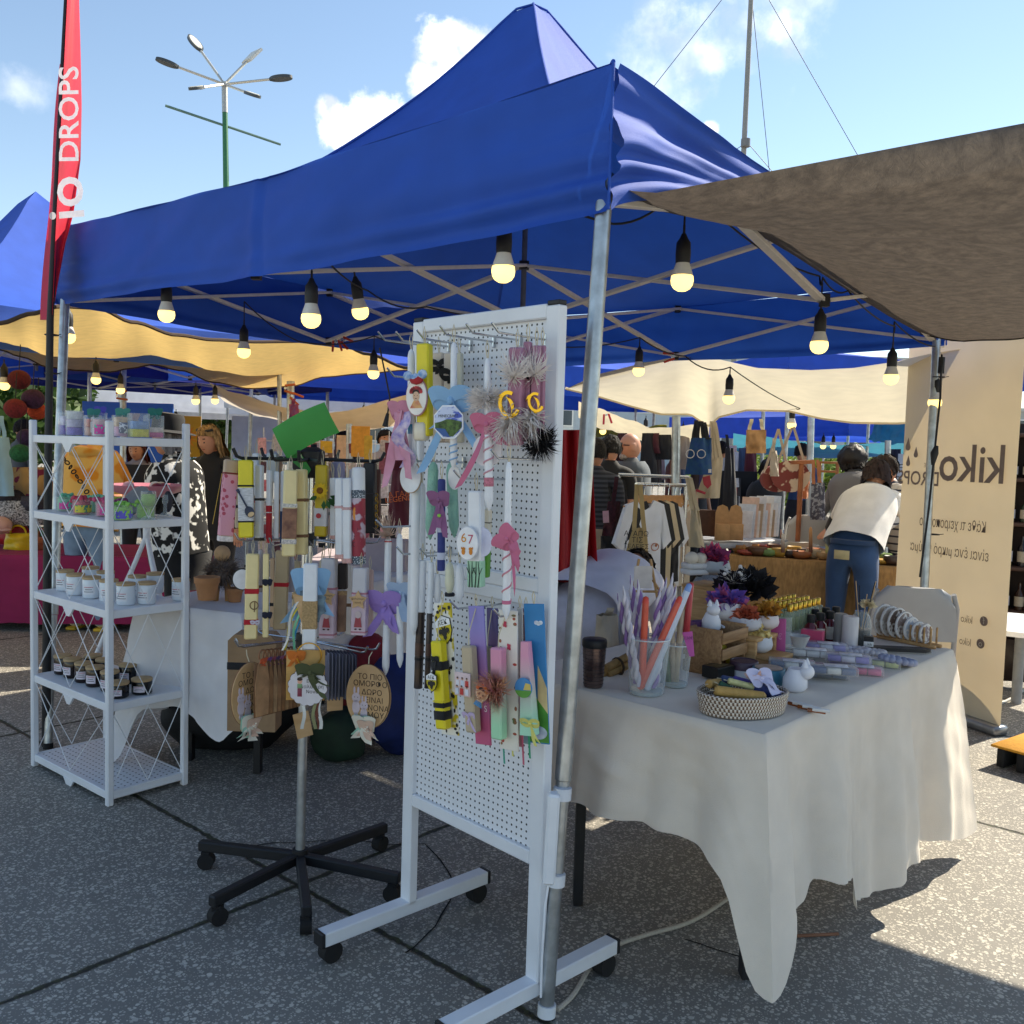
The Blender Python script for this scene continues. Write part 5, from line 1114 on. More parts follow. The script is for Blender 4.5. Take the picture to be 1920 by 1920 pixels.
g = G(); [g.disc(s_*.07, s_*.09, .0006, X2, 10, .0042, (q*s_*.2, .0)) for q in (-1, 1)]; g.disc(s_*.08, s_*.025, .0006, X2, 8, .0042, (0, -.26*s_)); put('print', g, M('#5a2c20', .6), t_)
g = G(); g.prism([(-s_*.5, -s_*1.0), (s_*.34, -s_*1.0), (s_*.22, -s_*.6), (-s_*.34, -s_*.6)], .001, X2, .0031); put('print', g, M('#3f7fb0', .6), t_)
b = board('dark maroon board with a misty print behind the floral one', 986, 1142, 985, 1394, 26, M('#5a2230', .5, 0, kind='grad', col2='#8fb0b8'), .07)
b = board('pale grey board edge right of the floral one', 975, 1140, 976, 1400, 13, M('#b8b4b0', .5, 0, kind='grad', col2='#b87a84'), .10)
b = board('blue sky board over green meadow with a tapered pink and mint candle', 1001, 1132, 1012, 1394, 44, M('#2f7fb8', .55, .05), .10, yaw=PYAW+14)
g = G(); g.prism([(-b.w*.5, .01*b.L), (b.w*.5, .01*b.L), (b.w*.5, .22*b.L), (-b.w*.5, .42*b.L)], .0012, X3 := b.X @ Matrix.Translation((0, -.0026, 0)) @ Matrix.Rotation(radians(90), 4, 'X'), 0); put('print', g, M('#4e8f34', .6, .2), b.root)
g = G(); g.prism([(.0, .22*b.L), (b.w*.5, .22*b.L), (b.w*.5, .40*b.L), (b.w*.1, .56*b.L)], .0008, X3, .0001); put('print', g, M('#d9bf8a', .6), b.root)
g = G(); [g.disc(.006, .005, .0008, X3, 14, .0001, (b.w*.22+q*.006, .86*b.L+.002*(q % 2))) for q in (-1, 0, 1)]; g.disc(b.w*.44, .016, .0008, X3, 24, .0014, (0, .08*b.L)); put('print', g, M('#dfe6ee', .6, .3, 30, col2='#7d84b8'), b.root)
X_ = b.X @ Matrix.Translation((-.010, -.024, b.L*.08)); hh = b.L*.66; a = b.w*.33; q = b.w*.18; g = G(); g.add([(-a, -a, 0), (a, -a, 0), (a, a*.6, 0), (-a, a*.6, 0), (-q, -q, hh), (q, -q, hh), (q, q*.6, hh), (-q, q*.6, hh)], [(3, 2, 1, 0), (4, 5, 6, 7), (0, 1, 5, 4), (1, 2, 6, 5), (2, 3, 7, 6), (3, 0, 4, 7)], X_); o = put('mounted_candle', g, M('#d995b0', .4, 0, kind='grad', col2='#a8dcc0'), b.root)
X2 = X_ @ Matrix.Translation((.003, -a-.006, hh*.52)) @ Matrix.Rotation(radians(90), 4, 'X'); s_ = b.w*.42; g = G(); g.disc(s_, s_, .003, X2, 30); t_ = put('round_tag', g, M('#3f86c0', .5), b.root)
g = G(); g.prism([(s_*cos(radians(q)), s_*sin(radians(q))) for q in range(195, 346, 10)], .001, X2, .003); put('print', g, M('#5f9c3c', .6), t_); g = G(); g.prism([(0.02*s_, -.2*s_), (.9*s_, -.2*s_), (.86*s_, .4*s_), (.3*s_, .5*s_)], .0008, X2, .003); put('print', g, M('#d8bd62', .6), t_)
g = G(); bow(g, X_ @ Matrix.Translation((.016, -a-.006, hh*.14)) @ Matrix.Rotation(radians(90), 4, 'X'), .026, ((.5, -2.0), (.9, -1.7)), .25); put('bow', g, cloth('#d3cf72'), b.root)
for x, y0, y1, col, lab in ((942, 1402, 1432, '#3f9c86', 'short teal ribbon end below the floral board'), (958, 1405, 1418, '#d3cf72', 'short yellow ribbon end below the floral board'), (990, 1398, 1422, '#2f9a70', 'green ribbon end below the blue sky board'), (978, 1400, 1434, '#c05a72', 'thin pink ribbon end below the floral board')):
    g = G(); g.ribbon([P1(x+.6*k, lerp(y0-40, y1, k/6), .12) for k in range(7)], .006, [PBU]*7, .0006); g.obj('ribbon', cloth(col), label=lab, cat='ribbon')
# --- tapers hanging left of the board
def C2(label, x0, y0, x1, y1, w, kind, mat, d, **k):
    a, b = W(x0, y0, d), W(x1, y1, d); return Cand(k.pop('name', 'block_candle' if kind != 'taper' else 'taper_candle'), label, a, b, w*d/F, kind, mat, k.pop('yaw', rnd(-25, 25)), k.pop('group', 'candles hung on the rotating rack'), **k)
c = C2('long white taper with a purple bow and a silver ring, left of the pegboard', 728, 1005, 723, 1266, 14, 'taper', WAX, 2.86, taper=.9, yaw=-20, group='candles hung on the pegboard'); c.bow(.52, .055, LIL, tails=((-1.0, -1.9), (.8, -1.6), (.35, -1.2)), w=.55); c.band(.36, .42, M('#c9ccd2', .4, .2, 90), 1.08, 'ring')
g = G(); fluff(g, c.at(1.0, 0, -.01), .006, 160, .05, .35, 1, -.05, 41, .0014); put('feather', g, M('#d8bfae', .9, tl=.3), c.root); c.band(.955, .965, REDC, 1.3)
c = C2('long white taper with a pale blue ribbon right of the purple bowed one', 749, 1000, 750, 1252, 13, 'taper', WAX, 2.84, taper=.9, yaw=-20, group='candles hung on the pegboard'); c.bow(.56, .04, cloth('#a3bad8'), dx=.012, tails=((.4, -2.2), (.6, -2.0)), w=.7)
c = C2('long white taper at the left post of the pegboard beside a teal ribbon', 778, 1085, 772, 1300, 14, 'taper', wax('#cfd1d6'), 2.86, taper=.95, yaw=-20, group='candles hung on the pegboard'); c.band(.50, .56, M('#c9ccd2', .4, .2, 90), 1.1, 'ring'); c.bow(.82, .02, cloth('#2f6a6e'), dx=-.01, tails=((-.5, -3.5), (-.9, -3.0)), w=.9)
# ------------------------------------------------------------------ rotating rack: top tier
d0 = SD-.14
c = C2('beige block candle with a pink patterned ribbon at the left of the rack', 434, 862, 422, 1012, 25, 'block', wax('#b59a7e'), d0, yaw=28); c.band(.05, .82, M('#d99aac', .7, .2, 60, col2='#b84a60', kind='dots'), 1.03, 'ribbon_wrap'); c.band(.82, .84, M('#7a1f26', .7), 1.06); c.band(-.02, .05, M('#e2d8d8', .8, .2, 100), 1.05, 'lace')
g = G(); g.ribbon([(-c.w*.6-.003*k, -.004*k, c.L*(.82-.09*k)) for k in range(8)], .006, V((0, 1, .2)), .0006, c.X); put('ribbon', g, cloth('#c79a1e'), c.root)
c = C2('bright yellow block candle with a white paper wrap and lute charm', 461, 863, 462, 1008, 27, 'block', YELW, d0-.02, yaw=12); c.band(.20, .65, M('#cfcfd2', .7, .25, 60, st=(1, 1, 5)), 1.03, 'paper_wrap')
for t in (.195, .655): c.band(t, t+.025, BLK, 1.06, 'ric_rac')
X_ = c.at(.33, .012, .003, 28); g = G(); g.disc(.014, .018, .003, X_, 20); g.box((0, .04, .0015), (.005, .06, .003), X_, .0005); g.box((0, .073, .0015), (.009, .012, .003), X_, .0005); ch = put('lute_charm', g, M('#27304a', .5), c.root); g = G(); g.disc(.010, .007, .001, X_, 14, .003, (0, -.008)); put('inlay', g, M('#d8b98a', .5), ch)
for k, (x, y0, y1, w_, col, b_) in enumerate(((487, 872, 1012, 14, '#d9dbde', '#3a342e'), (505, 882, 1018, 9, '#e8e9ec', '#b52430'), (519, 884, 1010, 9, '#e4e6ea', None), (532, 884, 1026, 10, '#e4e6ea', '#33446a'), (481, 850, 930, 13, '#c9ccd0', None), (512, 850, 905, 20, '#c6c8c4', None))):
    c = C2(('grey white slim block candle with two dark ties on the rack', 'slim white candle with a red band on the rack', 'slim white candle beside the red banded one', 'slim white candle with a dark blue lower half', 'pale grey candle half hidden behind the slim ones', 'greenish grey candle behind the slim white ones')[k], x, y0, x-1, y1, w_, 'block', wax(col), d0+.01+.06*(k > 3)+.02*k)
    if b_: c.band(*((.0, .06), (.0, .42), 0, (.0, .48))[k], M(b_, .7, .2), 1.07) if k != 0 else (c.band(.52, .56, M(b_, .8), 1.12), c.band(-.01, .03, M(b_, .8), 1.12))
    if k == 1: c.band(.42, .52, REDC, 1.1); c.band(.0, .06, REDC, 1.1)
c = C2('cream block candle wrapped in a faded dancer photo on the rack', 545, 881, 541, 1043, 25, 'block', CREAM, d0-.08, yaw=16); c.band(.20, .56, M('#a87c60', .8, .4, 30, .2, 200, col2='#6e4a40'), 1.05, 'photo_wrap'); c.band(.56, .61, M('#d6d0c6', .9, .3, 200), 1.08, 'lace'); c.band(.14, .20, M('#cfc6c0', .9, .3, 200), 1.08, 'lace')
c = C2('cream block candle with two dark brown ties on the rack', 565, 880, 566, 1040, 20, 'block', CREAM, d0-.04, yaw=-8); c.band(.62, .66, DWOOD, 1.1); c.band(.20, .24, DWOOD, 1.1)
c = C2('yellow block candle with a sunflower and green leaves on the rack', 604, 872, 602, 1006, 22, 'block', wax('#c9ad16'), d0+.05); c.band(.14, .40, M('#d9d6d8', .7, .1), 1.05, 'paper_wrap')
X_ = c.at(.64, .002, .012); g = G()
for i in range(26): a = 2*pi*i/13+(.2 if i > 12 else 0); r = .026 if i < 13 else .020; g.mat(0).add([(cos(a)*.008-sin(a)*.004, sin(a)*.008+cos(a)*.004, .003), (cos(a)*r*.6-sin(a)*.006, sin(a)*r*.6+cos(a)*.006, .005), (cos(a)*r, sin(a)*r, .002), (cos(a)*r*.6+sin(a)*.006, sin(a)*r*.6-cos(a)*.006, .005), (cos(a)*.008+sin(a)*.004, sin(a)*.008-cos(a)*.004, .003)], [(0, 1, 2, 3, 4)], X_)
fl = put('sunflower', g, M('#e0b818', .7, .2), c.root); g = G(); g.sph((0, 0, .004), (.011, .011, .005), 10, X_); put('flower_heart', g, M('#8a5a18', .9, .3, 200), fl)
g = G(); rs = random.Random(5)
for i in range(9): a = rs.uniform(-2.8, -.2); p = V((cos(a)*.02+.012, sin(a)*.022-.008, -.002)); q = V((cos(a), sin(a), 0)); o = V((-q.y, q.x, 0)); g.add([p, p+q*.016+o*.008, p+q*.032, p+q*.016-o*.008], [(0, 1, 2, 3)], X_)
put('leaf', g, M('#2c5a26', .7, .3), c.root); g = G(); g.disc(.008, .008, .002, c.at(.29, -.004), 14); put('red_seal', g, M('#b82a32', .5), c.root)
c = C2('round yellow dotted candle at the far side of the rack', 606, 862, 606, 905, 12, 'pillar', wax('#c9b020'), SD+.1)
c = C2('lilac grey cloth bag candle hanging behind the sunflower one', 634, 866, 634, 925, 26, 'pillar', cloth('#a6a0bc'), SD+.12)
for k, (x, w_, y1) in enumerate(((636, 15, 1048), (651, 16, 1056), (624, 11, 1010))):
    c = C2(('white block candle with pink lace ends at the rack front', 'white block candle with a red checked foot at the rack front', 'white candle behind the pink laced pair')[k], x, 896, x+1, y1, w_, 'block', WAX, d0-.03*(k < 2)+.05*(k == 2), yaw=-10); c.band(.0, .06, M('#d9a7a0', .8, .2, 120), 1.08, 'lace'); c.band(.62, .66, M('#d3a8a8', .8, .2, 120), 1.08, 'lace')
c = C2('rounded white candle with polka dot bands and a flame label', 672, 876, 673, 1058, 25, 'pillar', WAX, d0-.02, yaw=-15); c.band(.02, .68, M('#c9b6c2', .6, 0, 24, col2='#9c3040', kind='patch'), 1.02, 'label_wrap')
for t in (.68, .0): c.band(t, t+.085, M('#55606c', .7, 0, 190, col2='#dfe4ea', kind='dots'), 1.06, 'dotted_ribbon')
g = G(); g.disc(.006, .02, .0012, c.at(.52, -.004, .002), 16); put('print', g, M('#d8862c', .5), c.root); g = G(); g.text('CLASSIC', .016, c.at(.28, -.002, .0022), rot=82); put('lettering', g, M('#262030', .5), c.root)
c = C2('black block candle with a gold chain at the right of the rack', 694, 868, 694, 1000, 22, 'block', M('#17161a', .5, .2), SD-.02); c.band(.55, .57, M('#2a282c', .5), 1.08)
g = G(); [g.ring(.006, .0014, c.X @ Matrix.Translation((c.w*.6, -.01+.001*(i % 2), c.L*(.1+.055*i))) @ Matrix.Rotation(radians(90), 4, 'X') @ Matrix.Rotation(radians(70*(i % 2)), 4, 'Y'), 10, 5) for i in range(9)]; put('chain', g, M('#a8842a', .3, me=.8), c.root)
for k, (x, y0, y1, w_, dd, col, kd, nm) in enumerate(((448, 868, 990, 13, .02, '#d8c8a8', 'block', 'tan'), (474, 866, 985, 12, .10, '#c8b49a', 'block', 'beige'), (522, 862, 1000, 12, .14, '#a88a6c', 'block', 'brown'), (584, 876, 1010, 11, .12, '#d9d2c4', 'pillar', 'ivory'), (618, 884, 1002, 13, .15, '#c9a8a0', 'block', 'dusty pink'), (660, 880, 1012, 11, .12, '#e2e0e4', 'pillar', 'white'), (708, 880, 985, 12, .06, '#5c3a30', 'block', 'brown red'), (556, 1052, 1180, 14, .10, '#cbb896', 'block', 'straw'), (512, 1046, 1176, 9, .14, '#b09070', 'block', 'brown'), (604, 1060, 1190, 10, .16, '#9a8a94', 'pillar', 'mauve'), (655, 1060, 1190, 12, .12, '#d9cfc8', 'block', 'cream'), (694, 1068, 1180, 12, .10, '#c4a49c', 'block', 'rose'))):
    c = C2('plain '+nm+(' round' if kd == 'pillar' else ' slim')+' candle in the rear row of the '+('upper' if k < 7 else 'second')+' tier of the rack', x, y0, x-1, y1, w_, kd, wax(col), SD+dd); c.band(.3+.05*(k % 4), .36+.05*(k % 4), (BLK, REDC, DWOOD, JUTE)[k % 4], 1.08)
# --- second tier
d1 = SD-.16
c = C2('cream block candle with two red bands on the second tier', 474, 1038, 470, 1198, 24, 'block', CREAM, d1, yaw=14)
for t in (.17, .53): c.band(t, t+.065, REDC, 1.08)
g = G(); g.ring(.012, .0016, c.at(.40, .008, .002), 16, 5); g.tube([V((.004, .014, .002)), V((.003, -.02, .002))], .0016, 5, c.at(.40, .006, .002)); put('wire_charm', g, M('#7a5a34', .5), c.root)
c.bow(.20, .014, cloth('#d6cfe0'), dx=.012, tails=((.5, -.6),))
c = C2('slim cream candle with two navy bows on the second tier', 499, 1038, 498, 1195, 11, 'block', CREAM, d1-.01, yaw=10)
for t in (.24, .63): c.band(t, t+.05, NAVY, 1.15); c.bow(t+.025, .014, NAVY, dx=.006, tails=((.3, -.4),), w=.7)
g = G(); g.disc(.033, .035, .004, face(W(455, 1086, d1+.06)), 30); o = g.obj('round_tag', M('#1d1d20', .6), label='white round tag with black edge behind the cream red banded candle', cat='tag'); g = G(); g.disc(.029, .031, .005, face(W(455, 1086, d1+.057)), 30); put('tag_face', g, M('#dfe0e6', .5), o)
c = C2('tan block candle with a red band on the second tier', 530, 1032, 525, 1180, 25, 'block', wax('#b8a27e'), d1+.08); c.band(.54, .60, REDC, 1.05)
c = C2('grey round candle with dark tie on the second tier', 489, 1030, 488, 1110, 9, 'pillar', wax('#b0abb4'), d1+.05); c.band(.10, .16, DWOOD, 1.1)
c = C2('tall lilac grey pillar behind the blue bow on the second tier', 546, 1040, 546, 1110, 12, 'pillar', wax('#aca8b6'), d1+.12)
c = C2('white block candle with a jute wrap and pale blue bow on the second tier', 583, 1056, 580, 1218, 26, 'block', WAX, d1-.10, yaw=8); c.band(.24, .57, JUTE, 1.05, 'jute_wrap'); X_ = c.at(.76, 0, -.03); g = G(); bow(g, X_, .052, ((-1.2, -2.2), (1.0, -1.8)), .8); put('bow', g, LB, c.root)
g = G(); pts = [(.036*(1+.25*(k % 2))*cos(2*pi*k/18), .05*(1+.25*(k % 2))*sin(2*pi*k/18)) for k in range(18)]; g.prism(pts, .004, c.at(.52, .004, -.028)); put('star_backing', g, M('#8aa3b0', .7, .4, 40, col2='#4a5c6c'), c.root)
g = G(); g.prism([(-.012, -.05), (-.048, .06), (-.012, .05)], .004, c.at(.42, -.004, -.012)); put('wooden_wing', g, WOODT, c.root)
for k, (col, tx) in enumerate((('#2f86b4', -.9), ('#7fc49a', -.7), ('#c9b83c', -1.25), ('#e8e4da', -1.0))): g = G(); g.ribbon([(-.024+tx*.02*q/8*(1+k*.3)-.004*k+.006*sin(q*.7+k), .03-.016*q, .004*k+.006*sin(q*.6)) for q in range(10)], .007, [V((1, .2, .6*sin(q*.5+k))) for q in range(10)], .0006, c.at(.44, 0, -.02)); put('ribbon_tail', g, cloth(col), c.root)
for k, (x, y0, y1, dd) in enumerate(((617, 1046, 1196, 0), (676, 1064, 1190, -.05))):
    c = C2(('white candle board with a wooden star and red girl print, left one', 'white candle board with a wooden star and red girl print, right one')[k], x+1, y0, x-2, y1, 27, 'block', wax('#c9c6cc'), d1+.03+dd, yaw=-6); c.band(.0, .62, M('#d3bcc8', .6, .08, 20), 1.03, 'print_wrap')
    for t in (.60, .03): c.band(t, t+.035, M('#b97f8c', .8, .1), 1.06, 'ric_rac')
    X_ = c.at(.52, 0, .006); st = [(.030*(1 if q % 2 == 0 else .55)*sin(2*pi*q/10), .030*(1 if q % 2 == 0 else .55)*cos(2*pi*q/10)) for q in range(10)]; g = G(); g.prism(st, .003, X_); s1_ = put('wooden_star', g, WOODT, c.root)
    g = G(); g.text('Καλύτερη', .0085, X_, 0, .005, .0034); g.text('νονά', .0085, X_, 0, -.006, .0034); put('lettering', g, M('#1e1812', .6), s1_)
    X_ = c.at(.22, 0, .003); g = G(); g.prism([(-.012, -.02), (.012, -.02), (.007, .012), (-.007, .012)], .001, X_); put('print', g, M('#a8434c', .6), c.root); g = G(); g.disc(.010, .011, .001, X_, 18, .0004, (0, .018)); put('print', g, M('#ccb8b8', .6), c.root); g = G(); [g.disc(.004, .0025, .001, X_, 10, .0004, (q*.007, -.026)) for q in (-1, 1)]; put('print', g, M('#4a2a24', .6), c.root)
c = C2('dark brown slab candle between the two star boards', 642, 1056, 642, 1105, 18, 'block', M('#2a1f1c', .6, .2), d1+.06); c = C2('brown bark candle with jute foot between the two star boards', 642, 1108, 640, 1184, 17, 'pillar', M('#8c6e58', .8, .3, 30, .3, 80), d1+.05); c.band(.9, 1.0, JUTE, 1.06)
c = C2('pale candle with raised ribs beside the bark candle', 606, 1050, 603, 1112, 12, 'block', wax('#c9bca4'), d1+.10)
# --- third tier: wooden tags
def wtag(label, X, rx, ry, grp, mat=WOODT, th=.004, edge=True, name='wooden_tag'):
    t = thing(name, label, 'tag', X, grp); g = G(); g.disc(rx, ry, th, X, 40); b = put('plate', g, mat, t)
    g = G(); g.disc(rx*1.012, ry*1.012, th*.5, X, 40, -th*.4); put('burnt_edge', g, DWOOD, b); return t
for k, (x, y, rx, ry, yaw, lab) in enumerate(((468, 1302, 46, 62, 56, 'oval wooden tag with bunnies and writing at the left of the rack'), (690, 1306, 42, 61, -14, 'oval wooden tag with bunnies and writing at the right of the rack'))):
    d = SD-.20+.02*k; s = d/F; X = face(W(x, y, d), yaw if k == 0 else yaw)
    rx_, ry_ = 43*s, 61*s; t = wtag(lab, X, rx_, ry_, 'wooden christening tags')
    g = G(); g.disc(rx_*.98, ry_*.98, .004, X @ Matrix.Translation((.004, -.002, -.008)), 40); put('back_plate', g, WOODT, t)
    for i, (s_, dy, dx) in enumerate((('ΤΟ ΠΙΟ', .62, .1), ('ΟΜΟΡΦΟ', .40, .12), ('ΔΩΡΟ', .14, .2), ('ΕΙΝΑΙ', -.10, .3), ('Η ΝΟΝΑ', -.34, .34), ('ΜΟΥ', -.56, .4))): g = G(); g.text(s_, ry_*.24, X, rx_*dx, ry_*dy, .0046); put('lettering', g, M('#33241a', .7), t)
    for bx, by, sc_ in ((-.52, -.05, 1), (-.15, -.28, .9)):
        g = G(); r = rx_*.2*sc_; cx_, cy_ = rx_*bx, ry_*by; g.disc(r, r*1.05, .002, X, 20, .004, (cx_, cy_)); g.disc(r*.9, r*1.6, .002, X, 20, .004, (cx_, cy_-r*2.1)); [g.disc(r*.24, r*.8, .002, X, 12, .004, (cx_+q*r*.45, cy_+r*1.6)) for q in (-1, 1)]; g.disc(r*.5, r*.7, .002, X, 12, .004, (cx_, cy_-r*4)); bn = put('bunny', g, M('#d6c8d2', .7), t)
        g = G(); [g.disc(r*.08, r*.1, .001, X, 8, .006, (cx_+q*r*.4, cy_+.1*r)) for q in (-1, 1)]; put('eye', g, M('#2a2020', .5), bn)
    for j, (col, q) in enumerate((('#a8d6c4', 1), ('#e6e2d4', 1.15), ('#d8b8a4', .8))): g = G(); bow(g, X @ Matrix.Translation((-rx_*.15+.006*j, -ry_*.82-.004*j, .008+.004*j)), .030*q, ((-.9, -1.3), (.3, -1.7), (.9, -1.2)), .8, j); put('bow', g, cloth(col), t)
    g = G(); g.tube([X @ V((0, ry_*.95, 0)), X @ V((-.003, ry_+.02, -.01)), X @ V((.003, ry_+.035, -.02))], .0016, 5); put('hanging_loop', g, TWINE, t)
for k in range(9):                                     # brown hanger tags in a row on one arm
    p = lerp(W(492, 1218, SD-.24), W(552, 1212, SD-.02), k/8); X = face(p, 57, 0); t = thing('hanging_tag', None, 'tag', X, 'brown hanger shaped tags in a row on the rack')
    tag(t, 'brown wooden hanger tag in the dense row left of the rack pole'); g = G(); g.prism([(-.030, -.20), (.030, -.20), (.034, -.10), (.022, -.045), (.010, -.03), (-.010, -.03), (-.022, -.045), (-.034, -.10)], .003, X); g.v = [X @ (V(((X.inverted() @ q).x*.8, (X.inverted() @ q).y, (X.inverted() @ q).z))) for q in g.v]; pl_ = put('plate', g, M(('#b58a62', '#a67a52', '#c09a70')[k % 3], .7, .2, 30), t); g = G(); g.box((0, -.12, -.0012), (.060, .165, .002), X, .0005); put('burnt_edge', g, DWOOD, pl_)
    g = G(); g.tube([X @ V((.014*cos(a)-.001, -.018+.018*sin(a), .0015)) for a in [radians(-60+30*i) for i in range(10)]], .0028, 6); put('loop', g, M('#8a5f40', .7), t)
    g = G(); bow(g, X @ Matrix.Translation((0, -.034, .006)), .014, ((-.4, -1), (.5, -1.2)), .6, k); put('bow', g, cloth(('#c8562a', '#7a4a8c', '#a04a5c', '#5a3a6a', '#b06a8a')[k % 5]), t)
for k in range(9):                                     # grey slim tags in a row
    p = lerp(W(612, 1214, SD-.16), W(662, 1218, SD+.02), k/8); X = face(p, -60, 0); t = thing('hanging_tag', 'slim grey tag with checked ribbon in the row right of the rack pole', 'tag', X, 'grey slim tags in a row on the rack')
    g = G(); g.box((0, -.085, 0), (.056, .145, .0035), X, .001); pl_ = put('plate', g, M(('#84859a', '#9a9aa8')[k % 2], .6, .1), t); g = G(); g.box((0, -.085, -.002), (.060, .149, .002), X, .0005); put('dark_edge', g, M('#3a3b48', .6), pl_); g = G(); bow(g, X @ Matrix.Translation((0, -.014, .004)), .012, ((.5, -.8),), .6, k); put('bow', g, cloth('#4a5170'), t)
d = SD-.30; s = d/F; X = face(W(573, 1262, d+.02), 4); t = thing('wooden_tag', 'square yellow wooden tag behind the scalloped white one', 'tag', X, 'wooden christening tags'); g = G(); g.box((0, -.006, 0), (.112, .15, .004), X, .002); put('plate', g, M('#c99a52', .6, .1, 20), t)
g = G(); g.ring(.036, .002, X @ Matrix.Translation((.01, .055, .006)), 24, 6); put('ring', g, M('#c9962c', .3, me=.7), t); g = G(); bow(g, X @ Matrix.Translation((-.026, .052, .008)), .026, ((-.9, -1.2), (.2, -1.4)), .5, 3); put('bow', g, cloth('#d8782a'), t)
X = face(W(577, 1287, d-.02), 4); R_ = 34*s; g = G(); pts = [(R_*(1+.07*abs(sin(8*a)))*cos(a), R_*(1+.07*abs(sin(8*a)))*sin(a)) for a in [2*pi*k/96 for k in range(96)]]; t = thing('wooden_tag', 'white scalloped round tag with a girl print and handwriting', 'tag', X, 'wooden christening tags'); g.prism(pts, .004, X); b_ = put('plate', g, M('#d9d3d6', .6, .05), t)
g = G(); g.prism([(p[0]*1.03, p[1]*1.03) for p in pts], .003, X, -.002); put('burnt_edge', g, M('#5c4a40', .7), b_)
for s_, dy in (('Είσαι', .30), ('καλύτερη', 0), ('Νονά', -.28)): g = G(); g.text(s_, R_*.27, X, R_*.26, R_*dy, .0046); put('lettering', g, M('#2a2024', .6), b_)
g = G(); g.disc(R_*.13, R_*.15, .001, X, 16, .004, (-R_*.42, R_*.30)); put('print', g, M('#d9a38a', .6), b_); g = G(); g.box((-R_*.42, R_*.04, .0045), (R_*.26, R_*.24, .001), X, .0002); put('print', g, M('#7fa070', .6), b_); g = G(); g.box((-R_*.42, -R_*.32, .0045), (R_*.24, R_*.46, .001), X, .0002); put('print', g, M('#8a3a4a', .6), b_); g = G(); g.disc(R_*.15, R_*.09, .001, X, 16, .0045, (-R_*.42, R_*.42)); put('print', g, M('#3a2420', .6), b_)
g = G(); bow(g, X @ Matrix.Translation((.008, R_*.82, .008)), .040, ((1.15, -1.0), (.9, -1.9), (-.8, -.4)), .55, 2); put('bow', g, cloth('#4c5232'), t)
for dx, col in ((-.012, '#d8d8d2'), (.02, '#8a8a62'), (.036, '#d8d8d2'), (.03, '#6e3f30')): g = G(); g.ribbon([(dx+.004*sin(q*.7+dx*90), -R_*.75-.011*q, -.002+.004*sin(q*.6)) for q in range(9)], .010, [V((1, 0, .4*sin(q*.7))) for q in range(9)], .0006, X); put('ribbon_tail', g, cloth(col), t)
for x, y0, y1, lab in ((588, 1330, 1388, 'tan wooden tag corner hanging below the scalloped tag'), (628, 1305, 1335, 'pale wooden tag hanging low right of the scalloped tag')):
    g = G(); g.box((0, 0, 0), (.05, (y1-y0)*s*.9, .004), face(W(x-20 if x < 600 else x, (y0+y1)/2, SD-.1), 25, 12 if x < 600 else 0), .002); g.obj('wooden_tag', WOODT, label=lab, cat='tag', group='wooden christening tags')
# green paper on top, a folded sheet
Xg = face(W(575, 808, SD-.06), -8, 27); t = thing('green_paper', 'tilted bright green paper standing on top of the rotating rack', 'paper', Xg); gm = M('#3f9440', .7, .08, 6, .1, 200)
g = G(); g.grid(lambda u, v: ((u-.5)*.195, (v-.5)*.105+.006*sin(u*3), .012*sin(v*2.2)+.010*sin(u*2.5)), 16, 10, .0006, Xg); put('sheet', g, gm, t); g = G(); g.grid(lambda u, v: ((u-.5)*.195+.006+.01*(1-v), -.0525-.03*v+.006*sin(u*3), .012*sin(-0)+.010*sin(u*2.5)-.002-.02*v), 16, 4, .0006, Xg); 
g = G(); g.prism([(-.0975, -.05), (-.075, -.05), (-.045, -.115), (-.062, -.125)], .0008, Xg, -.012); put('folded_edge', g, M('#37833a', .7, .08), t)
g = G(); g.prism([(-.0970, .054), (-.0930, -.050), (-.045, -.115), (-.062, .0)], .0008, Xg, -.0135); put('folded_edge', g, gm, t)
# ------------------------------------------------------------------ candles on the white shelf
def gcand(label, p, r, h, wax_, lab=None, sq=False, bowc=None, group='glass candles on the upper shelf tiers', top=None, fill=.6):
    X = AT(p, SHY+rnd(-8, 8)); t = thing('glass_candle', label, 'candle', X, group); g = G()
    if sq: g.box((0, 0, h/2), (r*2, r*1.7, h), X, .002)
    else: g.lathe([(r*.88, 0), (r, .004), (r*1.04, h)], 20, X)
    gl = put('glass', g, GLASS, t); k = .9; g = G(); z = 0
    for i, c in enumerate(wax_):
        z1 = h*fill*(i+1)/len(wax_); g = G()
        if sq: g.box((0, 0, (z+z1)/2+.002), (r*2*k, r*1.7*k, z1-z-.0005), X, .001)
        else: g.lathe([(r*k, z+.002), (r*k, z1)], 18, X)
        put('wax', g, M(c, .5, .2, 60, .3, 80), t); z = z1
    if lab: g = G(); g.add([(r*1.03*sin(a), -r*1.03*cos(a), h*.12+q*h*.5) for q in (0, 1) for a in [radians(-65+13*i) for i in range(11)]], [(i, i+1, 12+i, 11+i) for i in range(10)], X) if not sq else g.box((0, -r*.87, h*.42), (r*1.3, .001, h*.5), X, .0002); put('label', g, M(lab[0], .6, .2, 90, col2=lab[1], kind='patch') if len(lab) > 1 else M(lab[0], .6), t)
    if top:
        rs = random.Random(len(label)); 
        g = G(); [g.sph((rs.gauss(0, .4)*r, rs.gauss(0, .4)*r, h*fill+rs.uniform(0, .018)), rs.uniform(.005, .011), 7, X) for _ in range(46)]; put('wax_petals', g, M(top, .6, .25, 60), t)
    if bowc: g = G(); bow(g, X @ Matrix.Translation((0, -r*.3, h+.006)) @ Matrix.Rotation(radians(90), 4, 'X'), r*.9, ((-.6, -.5), (.6, -.5)), .7); put('bow', g, cloth(bowc), t)
